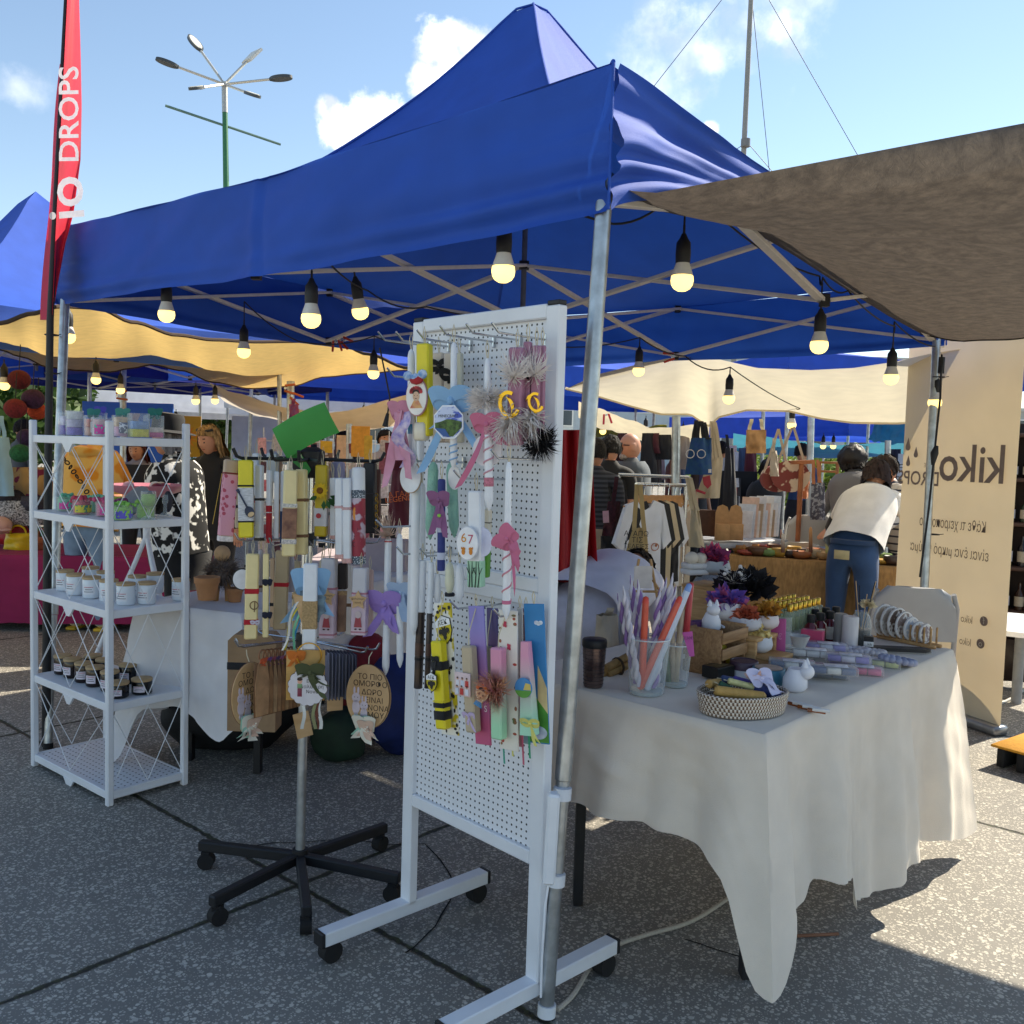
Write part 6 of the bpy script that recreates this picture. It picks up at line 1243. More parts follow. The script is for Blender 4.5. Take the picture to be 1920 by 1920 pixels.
RB = ('#58c0a8', '#d84a9c'); RB2 = ('#9ad84a', '#6a62d0')
for a in ((.35, .90, 'violet and white candle in a clear box at the left of the top tier', .028, .10, ('#8f76c0', '#d9d2e4'), RB, 1, None, .8), (.3, .74, 'tall glass of lavender wax under white foam on the top tier', .034, .105, ('#8d78c4', '#c9c2d8', '#d9d9dc'), None, 0, None, .96), (.55, .66, 'clear box with a blue violet bow on the top tier', .026, .10, ('#6e5cb0',), None, 1, '#5a55c8', .5),
          (.3, .50, 'peach wax in a clear box under a teal bow on the top tier', .028, .085, ('#d9a48c', '#c97a68'), ('#e8e4da',), 1, '#3f8f88', .8), (.25, .34, 'jar with a rainbow label below a white foam top', .036, .075, ('#e2d8d2', '#d8b4b8'), RB, 0, None, .9), (.6, .30, 'pink and cream jar behind the rainbow one on the top tier', .03, .07, ('#d8a4a4', '#e0cfc4'), None, 0, '#b88f98', .9),
          (.3, .14, 'clear box of pink wax with a white writing label by the front upright', .030, .085, ('#e2b0c4', '#d9b898'), ('#eceaea', '#8a8a94'), 1, '#4f9a90', .9), (.42, .05, 'clear square jar of yellow and blue wax on the top tier right', .034, .095, ('#d4cc52', '#7fa0d0'), None, 1, None, .65), (.70, .12, 'clear square jar of pink wax under a teal bow, last on the top tier', .032, .09, ('#d8709c', '#e8d9d0'), None, 1, '#2f8078', .45)):
    gcand(a[2], SH(a[0], a[1], 4), a[3], a[4], a[5], a[6], a[7], a[8], fill=a[9])
for a in ((.3, .86, 'green wax flowers in a glass cup with a rainbow label', '#6fc09a', RB), (.5, .66, 'green and cream wax flowers in the second cup', '#7cc49c', None), (.22, .56, 'crimson wax flowers over a green half in a glass cup', '#c8405c', ('#3f8f78', '#e0d24a')), (.3, .34, 'pink wax flowers in a cup with a rainbow label', '#c8507c', RB), (.35, .19, 'plum wax in a cup with a plain white label', '#8a3a6c', ('#e9e7e6',)), (.2, .03, 'lime wax in a glass with a rainbow label at the front upright', '#8fcf5a', RB2), (.55, .08, 'lime green wax in a glass right of the front upright', '#9ac85c', None), (.48, .36, 'small yellow green wax cup at the back of the second tier', '#b8c44a', None)):
    gcand(a[2], SH(a[0], a[1], 3), .036, .06, (a[3],), a[4], top=a[3], fill=.85)
def goblet(label, p):
    X = AT(p); t = thing('glass_goblet', label, 'glass', X, 'glass goblets on the second tier'); g = G(); g.lathe([(.034, 0), (.030, .004), (.008, .016), (.005, .03), (.007, .042), (.024, .055), (.031, .08), (.028, .112)], 22, X); put('bowl', g, GLASS, t)
    g = G(); g.lathe([(.001, .05), (.02, .056), (.027, .08), (.025, .1)], 18, X); put('wax', g, M('#9cc470', .5, .2), t)
goblet('stemmed glass of green wax right of the shelf front upright', SH(.42, .02, 3)+V((.03, 0, 0)))
for k, (x, y) in enumerate(((.66, .16), (.86, .12))):
    X = AT(SH(x, y, 3)); t = thing('glass_goblet', 'clear upturned stemmed glass on the second tier, '+('middle one', 'right one')[k], 'glass', X, 'glass goblets on the second tier'); g = G(); g.lathe([(.036, 0), (.034, .003), (.008, .018), (.006, .05), (.012, .062), (.010, .09)], 22, X); put('stem', g, GLASS, t); g = G(); g.sph((.0, .03, .06), (.02, .012, .045), 12, X); put('dark_leaf', g, M('#33303a', .6, .2), t)
g = G(); X = face(SH(.82, .45, 3)+V((0, 0, .05)), -30, 0, -35); g.disc(.075, .075, .006, X, 32); g.obj('grey_plate', M('#85868c', .3, .1), label='grey glass plate leaning at the right end of the second tier', cat='plate')
def lidjar(label, p, r, h, body, lid, lbl, grp, dark=False):
    X = AT(p, SHY-58+rnd(-15, 15)); t = thing('lidded_jar', label, 'candle jar', X, grp); g = G(); g.lathe([(r*.9, 0), (r, .004), (r, h-.004), (r*.95, h)], 24, X); put('jar', g, body, t)
    g = G(); g.lathe([(r*1.02, h), (r*1.03, h+.001), (r*1.03, h+.009), (r*1.0, h+.010)], 24, X); put('lid', g, lid, t)
    n_ = 9; w = radians(34 if dark else 40); g = G(); g.add([(r*1.012*sin(a), -r*1.012*cos(a), z) for z in (h*.22, h*.68) for a in [lerp(-w, w, i/n_) for i in range(n_+1)]], [(i, i+1, n_+2+i, n_+1+i) for i in range(n_)], X); lb = put('label', g, lbl, t)
    for k in range(3):
        g = G(); q = w*(.75-.2*(k % 2)); z = h*(.58-.12*k); g.add([(r*1.02*sin(a), -r*1.02*cos(a), zz) for zz in (z, z+h*.035) for a in [lerp(-q, q, i/4) for i in range(5)]], [(i, i+1, 6+i, 5+i) for i in range(4)], X); put('print_line', g, M('#5a5660' if k else '#c06a78', .6), lb)
LID = M('#b89a70', .6, .12, 20, .1, 60)
WJ = M('#dfe7ee', .25, .03); DJ = M('#231611', .15, .2); BJ = M('#101013', .2, .1)
wn = ('leftmost', 'second', 'third', 'fourth', 'fifth', 'sixth', 'seventh', 'eighth', 'ninth', 'tenth', 'last')
for i, (x, y) in enumerate(((122, 1106), (142, 1114), (172, 1120), (204, 1126), (236, 1133), (275, 1131), (339, 1124), (170, 1099), (198, 1108), (257, 1117), (291, 1111))):
    lidjar('white glass jar with a wooden lid on the middle tier, '+(wn[i]+' of the front row' if i < 7 else ('behind the second one', 'behind the third one', 'behind the fifth one', 'behind the sixth one')[i-7]), Z(x, y, SHZ[2]+.005), .036, .078, WJ, LID, M('#e4e6ea', .6), 'white lidded jars on the shelf')
for i, (x, y) in enumerate(((118, 1262), (136, 1269), (157, 1277), (178, 1285), (206, 1294), (174, 1262), (196, 1270), (240, 1280), (222, 1306), (266, 1299))):
    lo = i in (8, 9); lidjar(('brown' if i < 4 or i in (5, 6) else 'black')+(' low' if lo else '')+' glass jar with a wooden lid on the fourth tier, '+(wn[i]+' of the front row' if i < 5 else ('behind the second one', 'behind the fourth one', 'behind the front upright', 'left low one', 'right low one')[i-5]), Z(x, y, SHZ[1]+.005), .036 if not lo else .040, .072 if not lo else .052, DJ if i < 4 or i in (5, 6) else BJ, LID, M('#d9d2dc', .6), 'dark lidded jars on the shelf', True)
# ------------------------------------------------------------------ things on the right hand table
def T(px, py, z=T1Z+.002): return Z(px, py, z)
def px2m(px, p): return px*dep(p)/F
p = T(1112, 1287); X = AT(p, 5); t = thing('travel_mug', 'steel travel mug with a black lid beside the front pole', 'mug', X); g = G(); g.lathe([(.026, 0), (.028, .004), (.034, .118)], 28, X); b_ = put('cup', g, M('#8c7a74', .25, .2, 20, me=.9, col2='#5c4a48'), t); g = G(); g.lathe([(.0345, .116), (.036, .12), (.036, .136), (.033, .140)], 28, X); put('lid', g, BLACKP, t)
for k in range(10): g = G(); g.ring(.0285+.0055*(k+1)/11, .0005, X @ Matrix.Translation((0, 0, .118*(k+1)/11)), 28, 4); put('groove', g, BLACKP, b_)
g = G()
for dx, dz, yw in ((0, 0, 40), (.02, 0, 38), (.01, .02, 44)): q = T(1150, 1262)+V((dx, .01*dz, .014+dz)); d_ = RZ(yw) @ V((.055, 0, .012)); g.cyl(q-d_, q+d_, .012, n=12)
t = g.obj('beeswax_rolls', M('#9a7a48', .7, .2, 60, .3, 200), label='bundle of tan wax rolls tied with twine left of the glass vase', cat='bundle'); g = G(); g.ring(.026, .004, Matrix.Translation(T(1150, 1262)+V((.012, 0, .02))) @ RZ(40) @ Matrix.Rotation(radians(90), 4, 'Y'), 16, 6); put('twine_tie', g, M('#3a2a1c', .9), t)
def vase(label, p, r0, r1, h): X = AT(p); t = thing('glass_vase', label, 'vase', X, 'glass vases of candles'); g = G(); g.lathe([(r0*.9, 0), (r0, .004), (r0*1.0, .02), (r1, h)], 30, X); put('glass', g, GLASS, t); g = G(); g.lathe([(.001, .001), (r0*.9, .002), (r0*.9, .012), (.001, .014)], 24, X); put('thick_base', g, M('#c4d4d8', .1, 0, tr=.6), t); g = G(); g.ring(r1, .0016, X @ Matrix.Translation((0, 0, h)), 30, 6); put('rim', g, M('#e8f0f2', .1, tr=.3), t); return t
VP = T(1212, 1300); vase('clear glass vase full of twisted lilac candles', VP, .050, .062, .160)
def twisted(label, a, b, r, cols, grp, twist=True):
    a, b = V(a), V(b); ax = b-a; L_ = ax.length; z = ax.normalized(); x = z.orthogonal().normalized(); y = z.cross(x); t = thing('taper_candle', label, 'candle', a, grp)
    if twist:
        for k in range(2):
            g = G(); n_ = 34; pts = []; rs = []
            for i in range(n_+1):
                q = i/n_; an = 2*pi*q*4+pi*k; f = 1 if q < .86 else max(.12, 1-(q-.86)/.14); pts.append(a+z*L_*q+(x*cos(an)+y*sin(an))*r*.5*f); rs.append(r*.62*f)
            g.tube(pts, rs, 8); put('strand', g, wax(cols[k]), t)
    else:
        g = G(); g.tube([lerp(a, b, q) for q in (0, .02, .5, .93, .98, 1)], [r*.6, r, r*.95, r*.9, r*.6, r*.2], 14); put('wax', g, M(cols[0], .4, .4, 26, .05, 60, col2=cols[1], kind='patch') if len(cols) < 3 else M(cols[0], .4), t)
        g = G(); g.tube([lerp(a, b, .93), lerp(a, b, .985), b], [r*.93, r*.75, r*.2], 12); put('dipped_tip', g, wax(cols[-1]), t)
for i, (x0, y0, x1, y1, dd) in enumerate(((1168, 1098, 1198, 1286, -.02), (1182, 1078, 1205, 1284, .0), (1196, 1086, 1212, 1286, .02), (1203, 1105, 1222, 1290, .01), (1238, 1100, 1216, 1288, .02), (1250, 1082, 1222, 1290, .0), (1262, 1074, 1228, 1288, .03), (1268, 1098, 1226, 1290, -.01), (1158, 1112, 1192, 1280, .0), (1236, 1120, 1232, 1286, .03))):
    d = dep(VP)+dd; twisted('twisted candle of white and '+('lilac', 'pale grey')[i % 3 == 0]+' wax, '+(wn[i])+' of the fan in the front vase', W(x1, y1, d-.004), W(x0, y0, d+.03*(1 if i % 2 else -1)), .0092, ('#d8d2da', '#8d6ba8' if i % 3 else '#c4bcc8'), 'twisted candles in the front vase')
for lab, a, cols in (('orange and white marbled candle standing upright in the front vase', (1203, 1290, 1211, 1118), ('#d8573c', '#e2c2b4', '#d84a34')), ('orange and white marbled candle slanting right in the front vase', (1199, 1292, 1277, 1118), ('#d9604a', '#dcc4bc', '#d84a34')), ('blue and white marbled candle slanting right in the front vase', (1212, 1294, 1294, 1094), ('#c8d0e0', '#8da4cc', '#7f9cd0'))):
    d = dep(VP)-.028; twisted(lab, W(a[0], a[1], d+.012), W(a[2], a[3], d-.01), .0105, cols, 'marbled candles in the front vase', False)
VP2 = T(1266, 1286); vase('smaller glass vase behind the lilac filled one', VP2, .036, .044, .125)
for i, (x0, y0, x1, y1, col) in enumerate(((1258, 1130, 1262, 1280, '#b8a58c'), (1280, 1140, 1266, 1280, '#c0ac90'), (1296, 1092, 1286, 1190, '#b83a3e'), (1240, 1150, 1254, 1280, '#7d8a6a'), (1235, 1118, 1240, 1280, '#5a6478'))):
    twisted(('beige ridged', 'second beige ridged', 'coral red', 'sage green', 'slate blue')[i]+' candle in the smaller glass vase', W(x1, y1, dep(VP2)), W(x0, y0, dep(VP2)+.01), .010, (col, col, col), 'candles in the smaller vase', False)
g = G(); X = face(W(1291, 1208, dep(VP2)-.05), -15, 4); g.prism([(-.017, .034), (.012, .038), (.016, -.034), (.002, -.036)], .001, X); t = g.obj('price_tag', M('#c95aa8', .6), label='pink price tag between the glass vases and the crate', cat='tag'); g = G(); g.text('7,50€', .011, X, 0, .018, .0014); put('lettering', g, M('#4a2a5a', .6), t)
# crate
CX = AT(T(1340, 1256), math.degrees(atan2(e1.y, e1.x))+2); t = thing('wooden_crate', 'small slatted wooden crate full of yellow wax melts', 'crate', CX); wc = M('#a98258', .65, 0, 7, .2, 60, col2='#86623e', st=(1, 9, 9), kind='wood'); cw, cdp, ch_ = .17, .13, .145
for s_ in (-1, 1):
    for k in range(3): g = G(); g.box((0, s_*cdp/2, .020+.05*k), (cw, .006, .034), CX, .001); put('slat', g, wc, t)
    g = G(); g.box((s_*(cw/2-.004), 0, ch_/2), (.008, cdp-.008, ch_), CX, .001); put('end_board', g, wc, t)
g = G(); g.box((0, 0, .004), (cw-.016, cdp-.01, .006), CX); put('floor_board', g, wc, t)
g = G(); rs = random.Random(3); [g.box((rs.uniform(-.055, .055), rs.uniform(-.04, .04), .02+.05*rs.random()), (.03, .022, .016), CX @ RZ(rs.uniform(0, 90)) if False else CX, .004) for _ in range(16)]; tag(put('wax_melts', g, wax('#c9b32c'), t), kind='stuff')
def cat_(label, p, yaw, s=1.0, sit=True):
    X = AT(p, yaw) @ Matrix.Scale(s, 4); t = thing('cat_figurine', label, 'figurine', X, 'white plaster cats'); m = M('#e2e2e8', .6, .04); g = G()
    g.lathe([(.020, 0), (.027, .008), (.026, .028), (.016, .05)], 18, X, sx=1.25 if not sit else 1); put('body', g, m, t); g = G(); g.sph((0, -.008 if sit else -.024, .058 if sit else .045), (.019, .017, .017), 14, X); hd = put('head', g, m, t)
    for q in (-1, 1): g = G(); zz = .07 if sit else .057; g.lathe([(.008, 0), (.005, .009), (.0005, .018)], 8, X @ Matrix.Translation((q*.011, -.006 if sit else -.022, zz))); put('ear', g, m, hd)
    g = G(); g.tube([X @ V((.02, .015, .008)), X @ V((.032, .008, .012)), X @ V((.034, -.012, .01))], [.006, .006, .004], 8); put('tail', g, m, t)
cat_('white plaster cat sitting on the crate rim', W(1333, 1182, dep(T(1340, 1256))+.03), 20, 1.15); cat_('white plaster cat lying at the middle of the table', T(1490, 1294), 60, 1.3, False)
g = G(); X = face(W(1312, 1176, dep(T(1340, 1256))+.05), 24); g.box((0, 0, 0), (.058, .042, .04), X, .002); t = g.obj('purple_box', M('#5c2f62', .5, .08), label='dark purple card box behind the crate rim', cat='box'); g = G(); g.box((.0295, 0, 0), (.001, .02, .03), X, .0002); put('label', g, M('#d9cfd9', .6), t)
# wooden riser steps
def riser(label, px, py, w, d, h, z=T1Z, yaw=None):
    X = AT(Z(px, py, z), math.degrees(atan2(e1.y, e1.x)) if yaw is None else yaw); t = thing('wooden_riser', label, 'display riser', X, 'wooden risers on the right table'); g = G(); g.box((0, 0, h-.006), (w, d, .012), X, .001); put('top_board', g, PINE, t)
    for s_ in (-1, 1): g = G(); g.box((s_*(w/2-.007), 0, (h-.012)/2), (.014, d-.006, h-.012), X, .001); put('side_board', g, PINE, t)
    g = G(); g.box((0, d*.3, (h-.012)/2), (w-.03, .01, h-.012), X, .001); put('back_board', g, PINE, t); return X, h
rX, rh = riser('tall wooden riser holding the white folded towels and grey bowl', 1330, 1195, .16, .16, .20)
r2, _ = riser('middle wooden riser right of the crate', 1402, 1243, .15, .13, .10); r3, _ = riser('low wooden riser under the bowl of cream flowers', 1437, 1250, .13, .12, .045)
def bowl(label, p, r, h, col, wav=.0):
    X = AT(p); t = thing('plaster_bowl', label, 'bowl', X, 'plaster bowls on the right table'); g = G(); r *= 1.18; h *= 1.15; pr = [(r*.55, 0), (r*.92, h*.25), (r, h*.5), (r*.94, h*.8), (r*.88, h), (r*.80, h*.98), (r*.8, h*.7), (.001, h*.66)]
    g.lathe(pr, 28, X)
    if wav: g.v = [q+V((0, 0, wav*sin(9*atan2(q.y-p.y, q.x-p.x)))) if (q.z-p.z) > h*.75 else q for q in g.v]
    put('bowl', g, M(col, .6, .04), t); return X, t
def flowers(g, X, n, r, z, s, seed, spread=1.0, up=.6):
    rs = random.Random(seed)
    for i in range(n):
        d = V((rs.gauss(0, spread), rs.gauss(0, spread), abs(rs.gauss(up, .5)))).normalized(); a = d*r*rs.uniform(.2, 1)+V((0, 0, z)); o = d.orthogonal().normalized(); o = Matrix.Rotation(rs.uniform(0, 6.3), 3, d) @ o; b = a+d*s+o*s*.2; w = d.cross(o)*s*.4; g.add([a, a+d*s*.5+w, b, a+d*s*.5-w], [(0, 1, 2, 3)], X)
    return g
def BW(px, py, d): return W(px, py, d)
dR = dep(T(1400, 1243))
bX, bt = bowl('white round bowl with violet and pink paper flowers', W(1361, 1163, dR+.05), .048, .055, '#e2dfe0', .003)
g = G(); flowers(g, bX, 90, .035, .05, .05, 3); g.obj('flower_bunch', M('#c4608c', .7, .3, 30, tl=.2, col2='#7a5ab4', kind='patch'), label='violet and pink paper flowers in the white round bowl', cat='flowers')
bX, bt = bowl('grey bowl with coral dried flowers', W(1397, 1182, dR), .047, .04, '#c3c1c6', .002); g = G(); flowers(g, bX, 150, .03, .035, .032, 4); g.obj('flower_bunch', M('#c9694c', .8, .3, 50, tl=.2), label='coral dried flowers in the grey bowl', cat='flowers')
bX, bt = bowl('pinkish white bowl at the right end of the riser', W(1437, 1178, dR+.02), .034, .04, '#d6cbca')
g = G(); flowers(g, bX, 110, .03, .045, .03, 14); g.obj('flower_bunch', M('#c4882e', .8, .3, 50, tl=.2), label='ochre dried flowers over the pinkish white bowl', cat='flowers')
bX, bt = bowl('white scalloped bowl with cream wax flowers on the low riser', W(1422, 1222, dR-.02), .038, .045, '#cfd0d6', .003); g = G(); rs = random.Random(2); [g.sph((rs.gauss(0, .014), rs.gauss(0, .014), .05+rs.uniform(0, .014)), rs.uniform(.008, .014), 9, bX) for _ in range(14)]; flowers(g, bX, 60, .03, .045, .022, 8); g.obj('flower_bunch', M('#d9c07c', .6, .1), label='cream yellow wax flowers in the scalloped bowl', cat='flowers')
dT = dep(T(1330, 1195)); bX, bt = bowl('grey oval bowl with pink paper plants on the tall riser', W(1336, 1076, dT), .055, .045, '#aeb0b4', .002); g = G(); flowers(g, bX, 70, .03, .04, .055, 21, .7); g.obj('flower_bunch', M('#d2456a', .7, .3, 40, tl=.2, col2='#8e3a6c', kind='patch'), label='magenta paper plants in the grey oval bowl', cat='flowers')
X = AT(W(1302, 1077, dT-.03), 20); t = thing('folded_towels', 'two white folded towels on the tall riser', 'towels', X)
for k in range(2): g = G(); g.box((0, 0, .011+.022*k), (.085-.006*k, .07, .02), X, .009); put('towel', g, cloth('#d8d4d2'), t)
for k, (dx, dz, r) in enumerate(((-.02, .062, .026), (.018, .060, .024), (.032, .05, .017))): g = G(); g.sph((0, 0, 0), (r, r, r*.9), 14, X @ Matrix.Translation((dx, -.01, dz))); g.obj('plaster_ball', M('#dccfbc', .6, .06), label=('white plaster ball on the left of the towels', 'cream plaster ball on the right of the towels', 'small cream plaster ball at the towel edge')[k], cat='ornament', group='plaster balls on the towels')
for k, (px, py, lab, sd, col, ln) in enumerate(((1372, 1102, 'black and plum dried flowers with white twigs behind the pink ones', 31, '#241a26', .05), (1408, 1112, 'black feathers and dark leaves standing behind the table', 32, '#121016', .075))):
    X = AT(W(px, py, dR+.22)); g = G(); flowers(g, X, 90, .03, .0, ln, sd, .8, .8); g.obj('dried_bunch', M(col, .8, .4, 40), label=lab, cat='flowers')
g = G(); X = AT(W(1376, 1092, dR+.2)); fluff(g, X, .02, 60, .07, 1, 1, 0, 12, .0008); [g.sph((rnd(-.04, .04), rnd(-.02, .02), rnd(.02, .06)), .007, 8, X) for _ in range(7)]; g.obj('dried_twigs', M('#dcd6d2', .8), label='pale twigs with white cotton balls among the dark flowers', cat='flowers')
# easel with blank white card, brown cards
X = face(W(1207, 1098, 3.15), 6); t = thing('mini_easel', 'small wooden easel holding a white tag above the twisted candles', 'easel', X)
for a, b in (((-.04, -.05), (-.02, .09)), ((.05, -.05), (.02, .09)), ((-.05, -.02), (.06, -.02)), ((.03, .02), (.08, -.05))): g = G(); g.tube([X @ V((*a, 0)), X @ V((*b, 0))], .0045, 6); put('easel_bar', g, PINE, t)
g = G(); g.box((-.005, .03, .006), (.062, .075, .003), X, .001); g.obj('white_tag', M('#d8cdc6', .7), label='blank off white tag standing on the little easel', cat='tag')
# tins, box, basket
def tin(label, px, py, r, h, col, topc): p = T(px, py); X = AT(p); t = thing('round_tin', label, 'tin', X, 'round tins on the table'); g = G(); g.lathe([(r, 0), (r, h*.55)], 30, X); put('base', g, M(col, .5, .05), t); g = G(); g.lathe([(r*1.03, h*.5), (r*1.03, h-.002), (r*1.0, h), (r*.92, h), (r*.9, h-.002), (.001, h-.002)], 30, X); put('lid', g, M(topc, .45, .2, 20), t)
tin('teal round tin with a brown paper top', 1440, 1280, .047, .046, '#35738a', '#35738a'); tin('white striped round tin with a plum lid', 1394, 1268, .042, .050, '#c9cad0', '#4a3648')
p = T(1440, 1280); g = G(); g.disc(.041, .041, .0008, AT(p+V((0, 0, .0465))), 30); t = g.obj('paper_label', M('#b9a08c', .6, .3, 40), label='round brown paper label on top of the teal tin', cat='label')
g = G(); X = face(T(1356, 1275)+V((0, 0, .024)), 40); g.box((0, 0, -.02), (.085, .036, .06), X, .002); t = g.obj('black_box', M('#1a1712', .4, .3, 20), label='black glossy gift box between the crate and the tins', cat='box'); g = G(); g.box((0, .0185, -.02), (.06, .001, .03), X); put('lid_print', g, M('#5a4a2c', .4), t)
BKX = AT(T(1391, 1333), 20) @ Matrix.Scale(1.3, 4); t = thing('woven_basket', 'oval basket woven in brown and white holding wrapped candles', 'basket', BKX)
bm = bpy.data.materials.new('mat_basket'); bm.use_nodes = True
def bask():
    nt = bm.node_tree; N = nt.nodes.new; L = nt.links.new; p = nt.nodes['Principled BSDF']; tc = N('ShaderNodeTexCoord'); sp = N('ShaderNodeSeparateXYZ'); L(tc.outputs['Object'], sp.inputs[0])
    def ma(op, a, b=None):
        n = N('ShaderNodeMath'); n.operation = op
        for i, x in enumerate((a, b)):
            if x is None: continue
            if isinstance(x, (int, float)): n.inputs[i].default_value = x
            else: L(x, n.inputs[i])
        return n.outputs[0]
    an = ma('ARCTAN2', sp.outputs['Y'], sp.outputs['X']); row = ma('FLOOR', ma('MULTIPLY', sp.outputs['Z'], 1/.0072)); u = ma('ADD', ma('MULTIPLY', an, 64/(2*pi)), ma('MULTIPLY', row, .5)); fr = ma('FRACT', u); k = ma('LESS_THAN', fr, .5)
    mx = N('ShaderNodeMix'); mx.data_type = 'RGBA'; L(k, mx.inputs[0]); mx.inputs[6].default_value = hx('#6e5440'); mx.inputs[7].default_value = hx('#ddd4c6'); L(mx.outputs[2], p.inputs['Base Color']); p.inputs['Roughness'].default_value = .8
bask()
g = G()
for k in range(6): g.ring(.088+.0016*k, .0042, BKX @ Matrix.Translation((0, 0, .005+.0072*k)), 44, 7, .72)
put('woven_side', g, bm, t); g = G(); g.disc(.086, .062, .003, BKX, 36, .001); put('woven_floor', g, M('#8a6e50', .8, .2), t)
for i, (x0, y0, z0, x1, y1, z1, r, col, lab) in enumerate(((-.075, -.012, .05, .02, -.05, .04, .0145, '#b8924e', 'ochre honeycomb candle at the front of the basket'), (-.07, .02, .055, -.015, .045, .05, .012, '#b08a4c', 'second ochre candle at the left of the basket'), (-.055, .005, .058, -.03, -.01, .045, .011, '#1f4a34', 'dark green candle in the basket'), (-.03, .035, .06, .03, .02, .048, .011, '#34446c', 'dark blue candle at the back of the basket'), (-.03, .01, .062, .02, -.01, .05, .009, '#c9c48a', 'pale yellow candle across the basket'), (-.005, .03, .058, .045, .01, .045, .012, '#4a3f90', 'violet candle in the basket'), (.02, -.005, .055, .075, -.02, .03, .015, '#3c4a8a', 'navy candle under the white ribbon in the basket'))):
    a, b = BKX @ V((x0, y0, z0)), BKX @ V((x1, y1, z1)); g = G(); g.tube([lerp(a, b, q) for q in (0, .04, .95, 1)], [r*.7, r, r, r*.6], 14); t = g.obj('wrapped_candle', M(col, .6, .15, 60, .5, 200), label=lab, cat='candle', group='candles lying in the woven basket'); g = G(); g.tube([a, a+(a-b).normalized()*.012], .0012, 5); put('wick', g, TWINE, t)
    if i == 6: g = G(); bow(g, BKX @ Matrix.Translation((.035, -.012, .068)) @ Matrix.Rotation(.5, 4, 'X'), .028, ((.9, -1.4), (.4, -1.6)), .6); put('bow', g, cloth('#cfcbe4'), t); g = G(); flowers(g, BKX @ Matrix.Translation((.03, .0, .068)), 30, .014, 0, .012, 5); put('flower', g, M('#d8b4a8', .8), t)
for i in range(6):
    a = T(1478+i*9, 1322+i*3.2); b = T(1516+i*8, 1332+i*2); dz = V((0, 0, .006+.006*(i % 2))); g = G(); g.tube([a+dz, b+dz], .0052, 10); g.obj('glass_stick', (M('#8a4a1c', .2, .1), M('#d8d6d4', .3))[i % 2], label=('amber', 'white')[i % 2]+' stick candle beside the basket, '+('first', 'second', 'third')[i//2]+' of its colour from the basket', cat='candle', group='stick candles beside the basket')
# wax melt boxes
def melt(label, px, py, z, c1, c2, yaw, w=.138, d=.066, h=.024, n=3):
    X = AT(Z(px, py, T1Z+.002+z), yaw); t = thing('wax_melt_box', label, 'wax melts', X, 'clear boxes of wax melts'); g = G(); g.box((0, 0, h/2), (w, d, h), X, .002); put('clear_box', g, M('#f0f0f0', .12, 0, tr=.8), t)
    for i in range(n): g = G(); g.box(((i-(n-1)/2)*w*.92/n, 0, h*.45), (w*.86/n, d*.86, h*.72), X, .002); put('wax_block', g, M(c1 if i % 2 else c2, .5, .1), t)
    g = G(); g.box((w*.05, -.002, h+.0006), (w*.5, d*.62, .0008), X, .0002); put('label', g, M('#e0dfe6', .5, .25, 50), t)
ya = math.degrees(atan2(e1.y, e1.x))-64
for i, (px, py, z, c1, c2, lab) in enumerate(((1478, 1258, 0, '#33486c', '#2c3f66', 'dark blue wax melts at the bottom left of the stacks'), (1484, 1252, .026, '#e0dcd4', '#34486e', 'cream and blue wax melts on the dark blue ones'), (1512, 1240, .0, '#dcd8d2', '#d4d0ce', 'cream wax melts in the middle stack bottom'), (1524, 1230, .026, '#d8d5d2', '#e2ded8', 'cream wax melts in the middle stack top'), (1548, 1218, .026, '#d4cfd8', '#8a7cc0', 'cream and violet wax melts at the back of the stacks'),
    (1545, 1268, 0, '#2f4a74', '#3a5684', 'navy wax melts at the front right of the stacks'), (1562, 1262, .026, '#d9d8d2', '#3a5684', 'white and navy wax melts in the front right stack'), (1592, 1245, 0, '#6a5cae', '#7a6cb8', 'violet wax melts in the right stack bottom'), (1590, 1240, .026, '#d6d2de', '#7a68b8', 'white and violet wax melts in the right stack top'), (1612, 1262, 0, '#d0487a', '#d8588a', 'hot pink wax melts at the right'), (1645, 1248, 0, '#c8cc8a', '#b4bc6a', 'pale green wax melts at the right end'))):
    melt(lab, px, py, z, c1, c2, ya+rnd(-4, 4))
X = face(T(1457, 1240)+V((0, 0, .07)), -38, 6, -12) @ Matrix.Scale(1.2, 4); g = G(); g.box((0, 0, 0), (.042, .12, .003), X, .001); t = g.obj('price_sign', M('#c65f9c', .4, .05), label='pink price sign in a clear stand before the perfume bottles', cat='sign'); g = G(); g.text('5€', .022, X, 0, .01, .0024); put('lettering', g, M('#e8a8cc', .5), t); g = G(); g.box((.006, .0, -.008), (.056, .13, .002), X); put('clear_stand', g, GLASS, t)
X = AT(T(1497, 1242)); g = G(); g.lathe([(.016, 0), (.012, .01), (.018, .05), (.032, .085), (.033, .09), (.03, .088), (.015, .05), (.001, .03)], 24, X); g.obj('oil_burner', M('#b4b2b0', .4, .2, 30), label='grey marbled flared oil burner behind the wax melts', cat='oil burner')
for k in range(4): g = G(); g.lathe([(.02, 0), (.028, .006), (.026, .007)], 20, AT(T(1478, 1240)+V((0, 0, .012*k+.01)))); g.obj('shell_dish', M('#d8d4cc', .5), label=('bottom', 'second', 'third', 'top')[k]+' white dish of the little stack behind the pink sign', cat='dish', group='stacked white dishes')
X = face(T(1522, 1222)+V((0, 0, .04)), -30); g = G(); g.box((0, 0, 0), (.075, .075, .03), X, .002); t = g.obj('pink_box', M('#c84a70', .4, .05), label='hot pink card box left of the red bottles', cat='box')
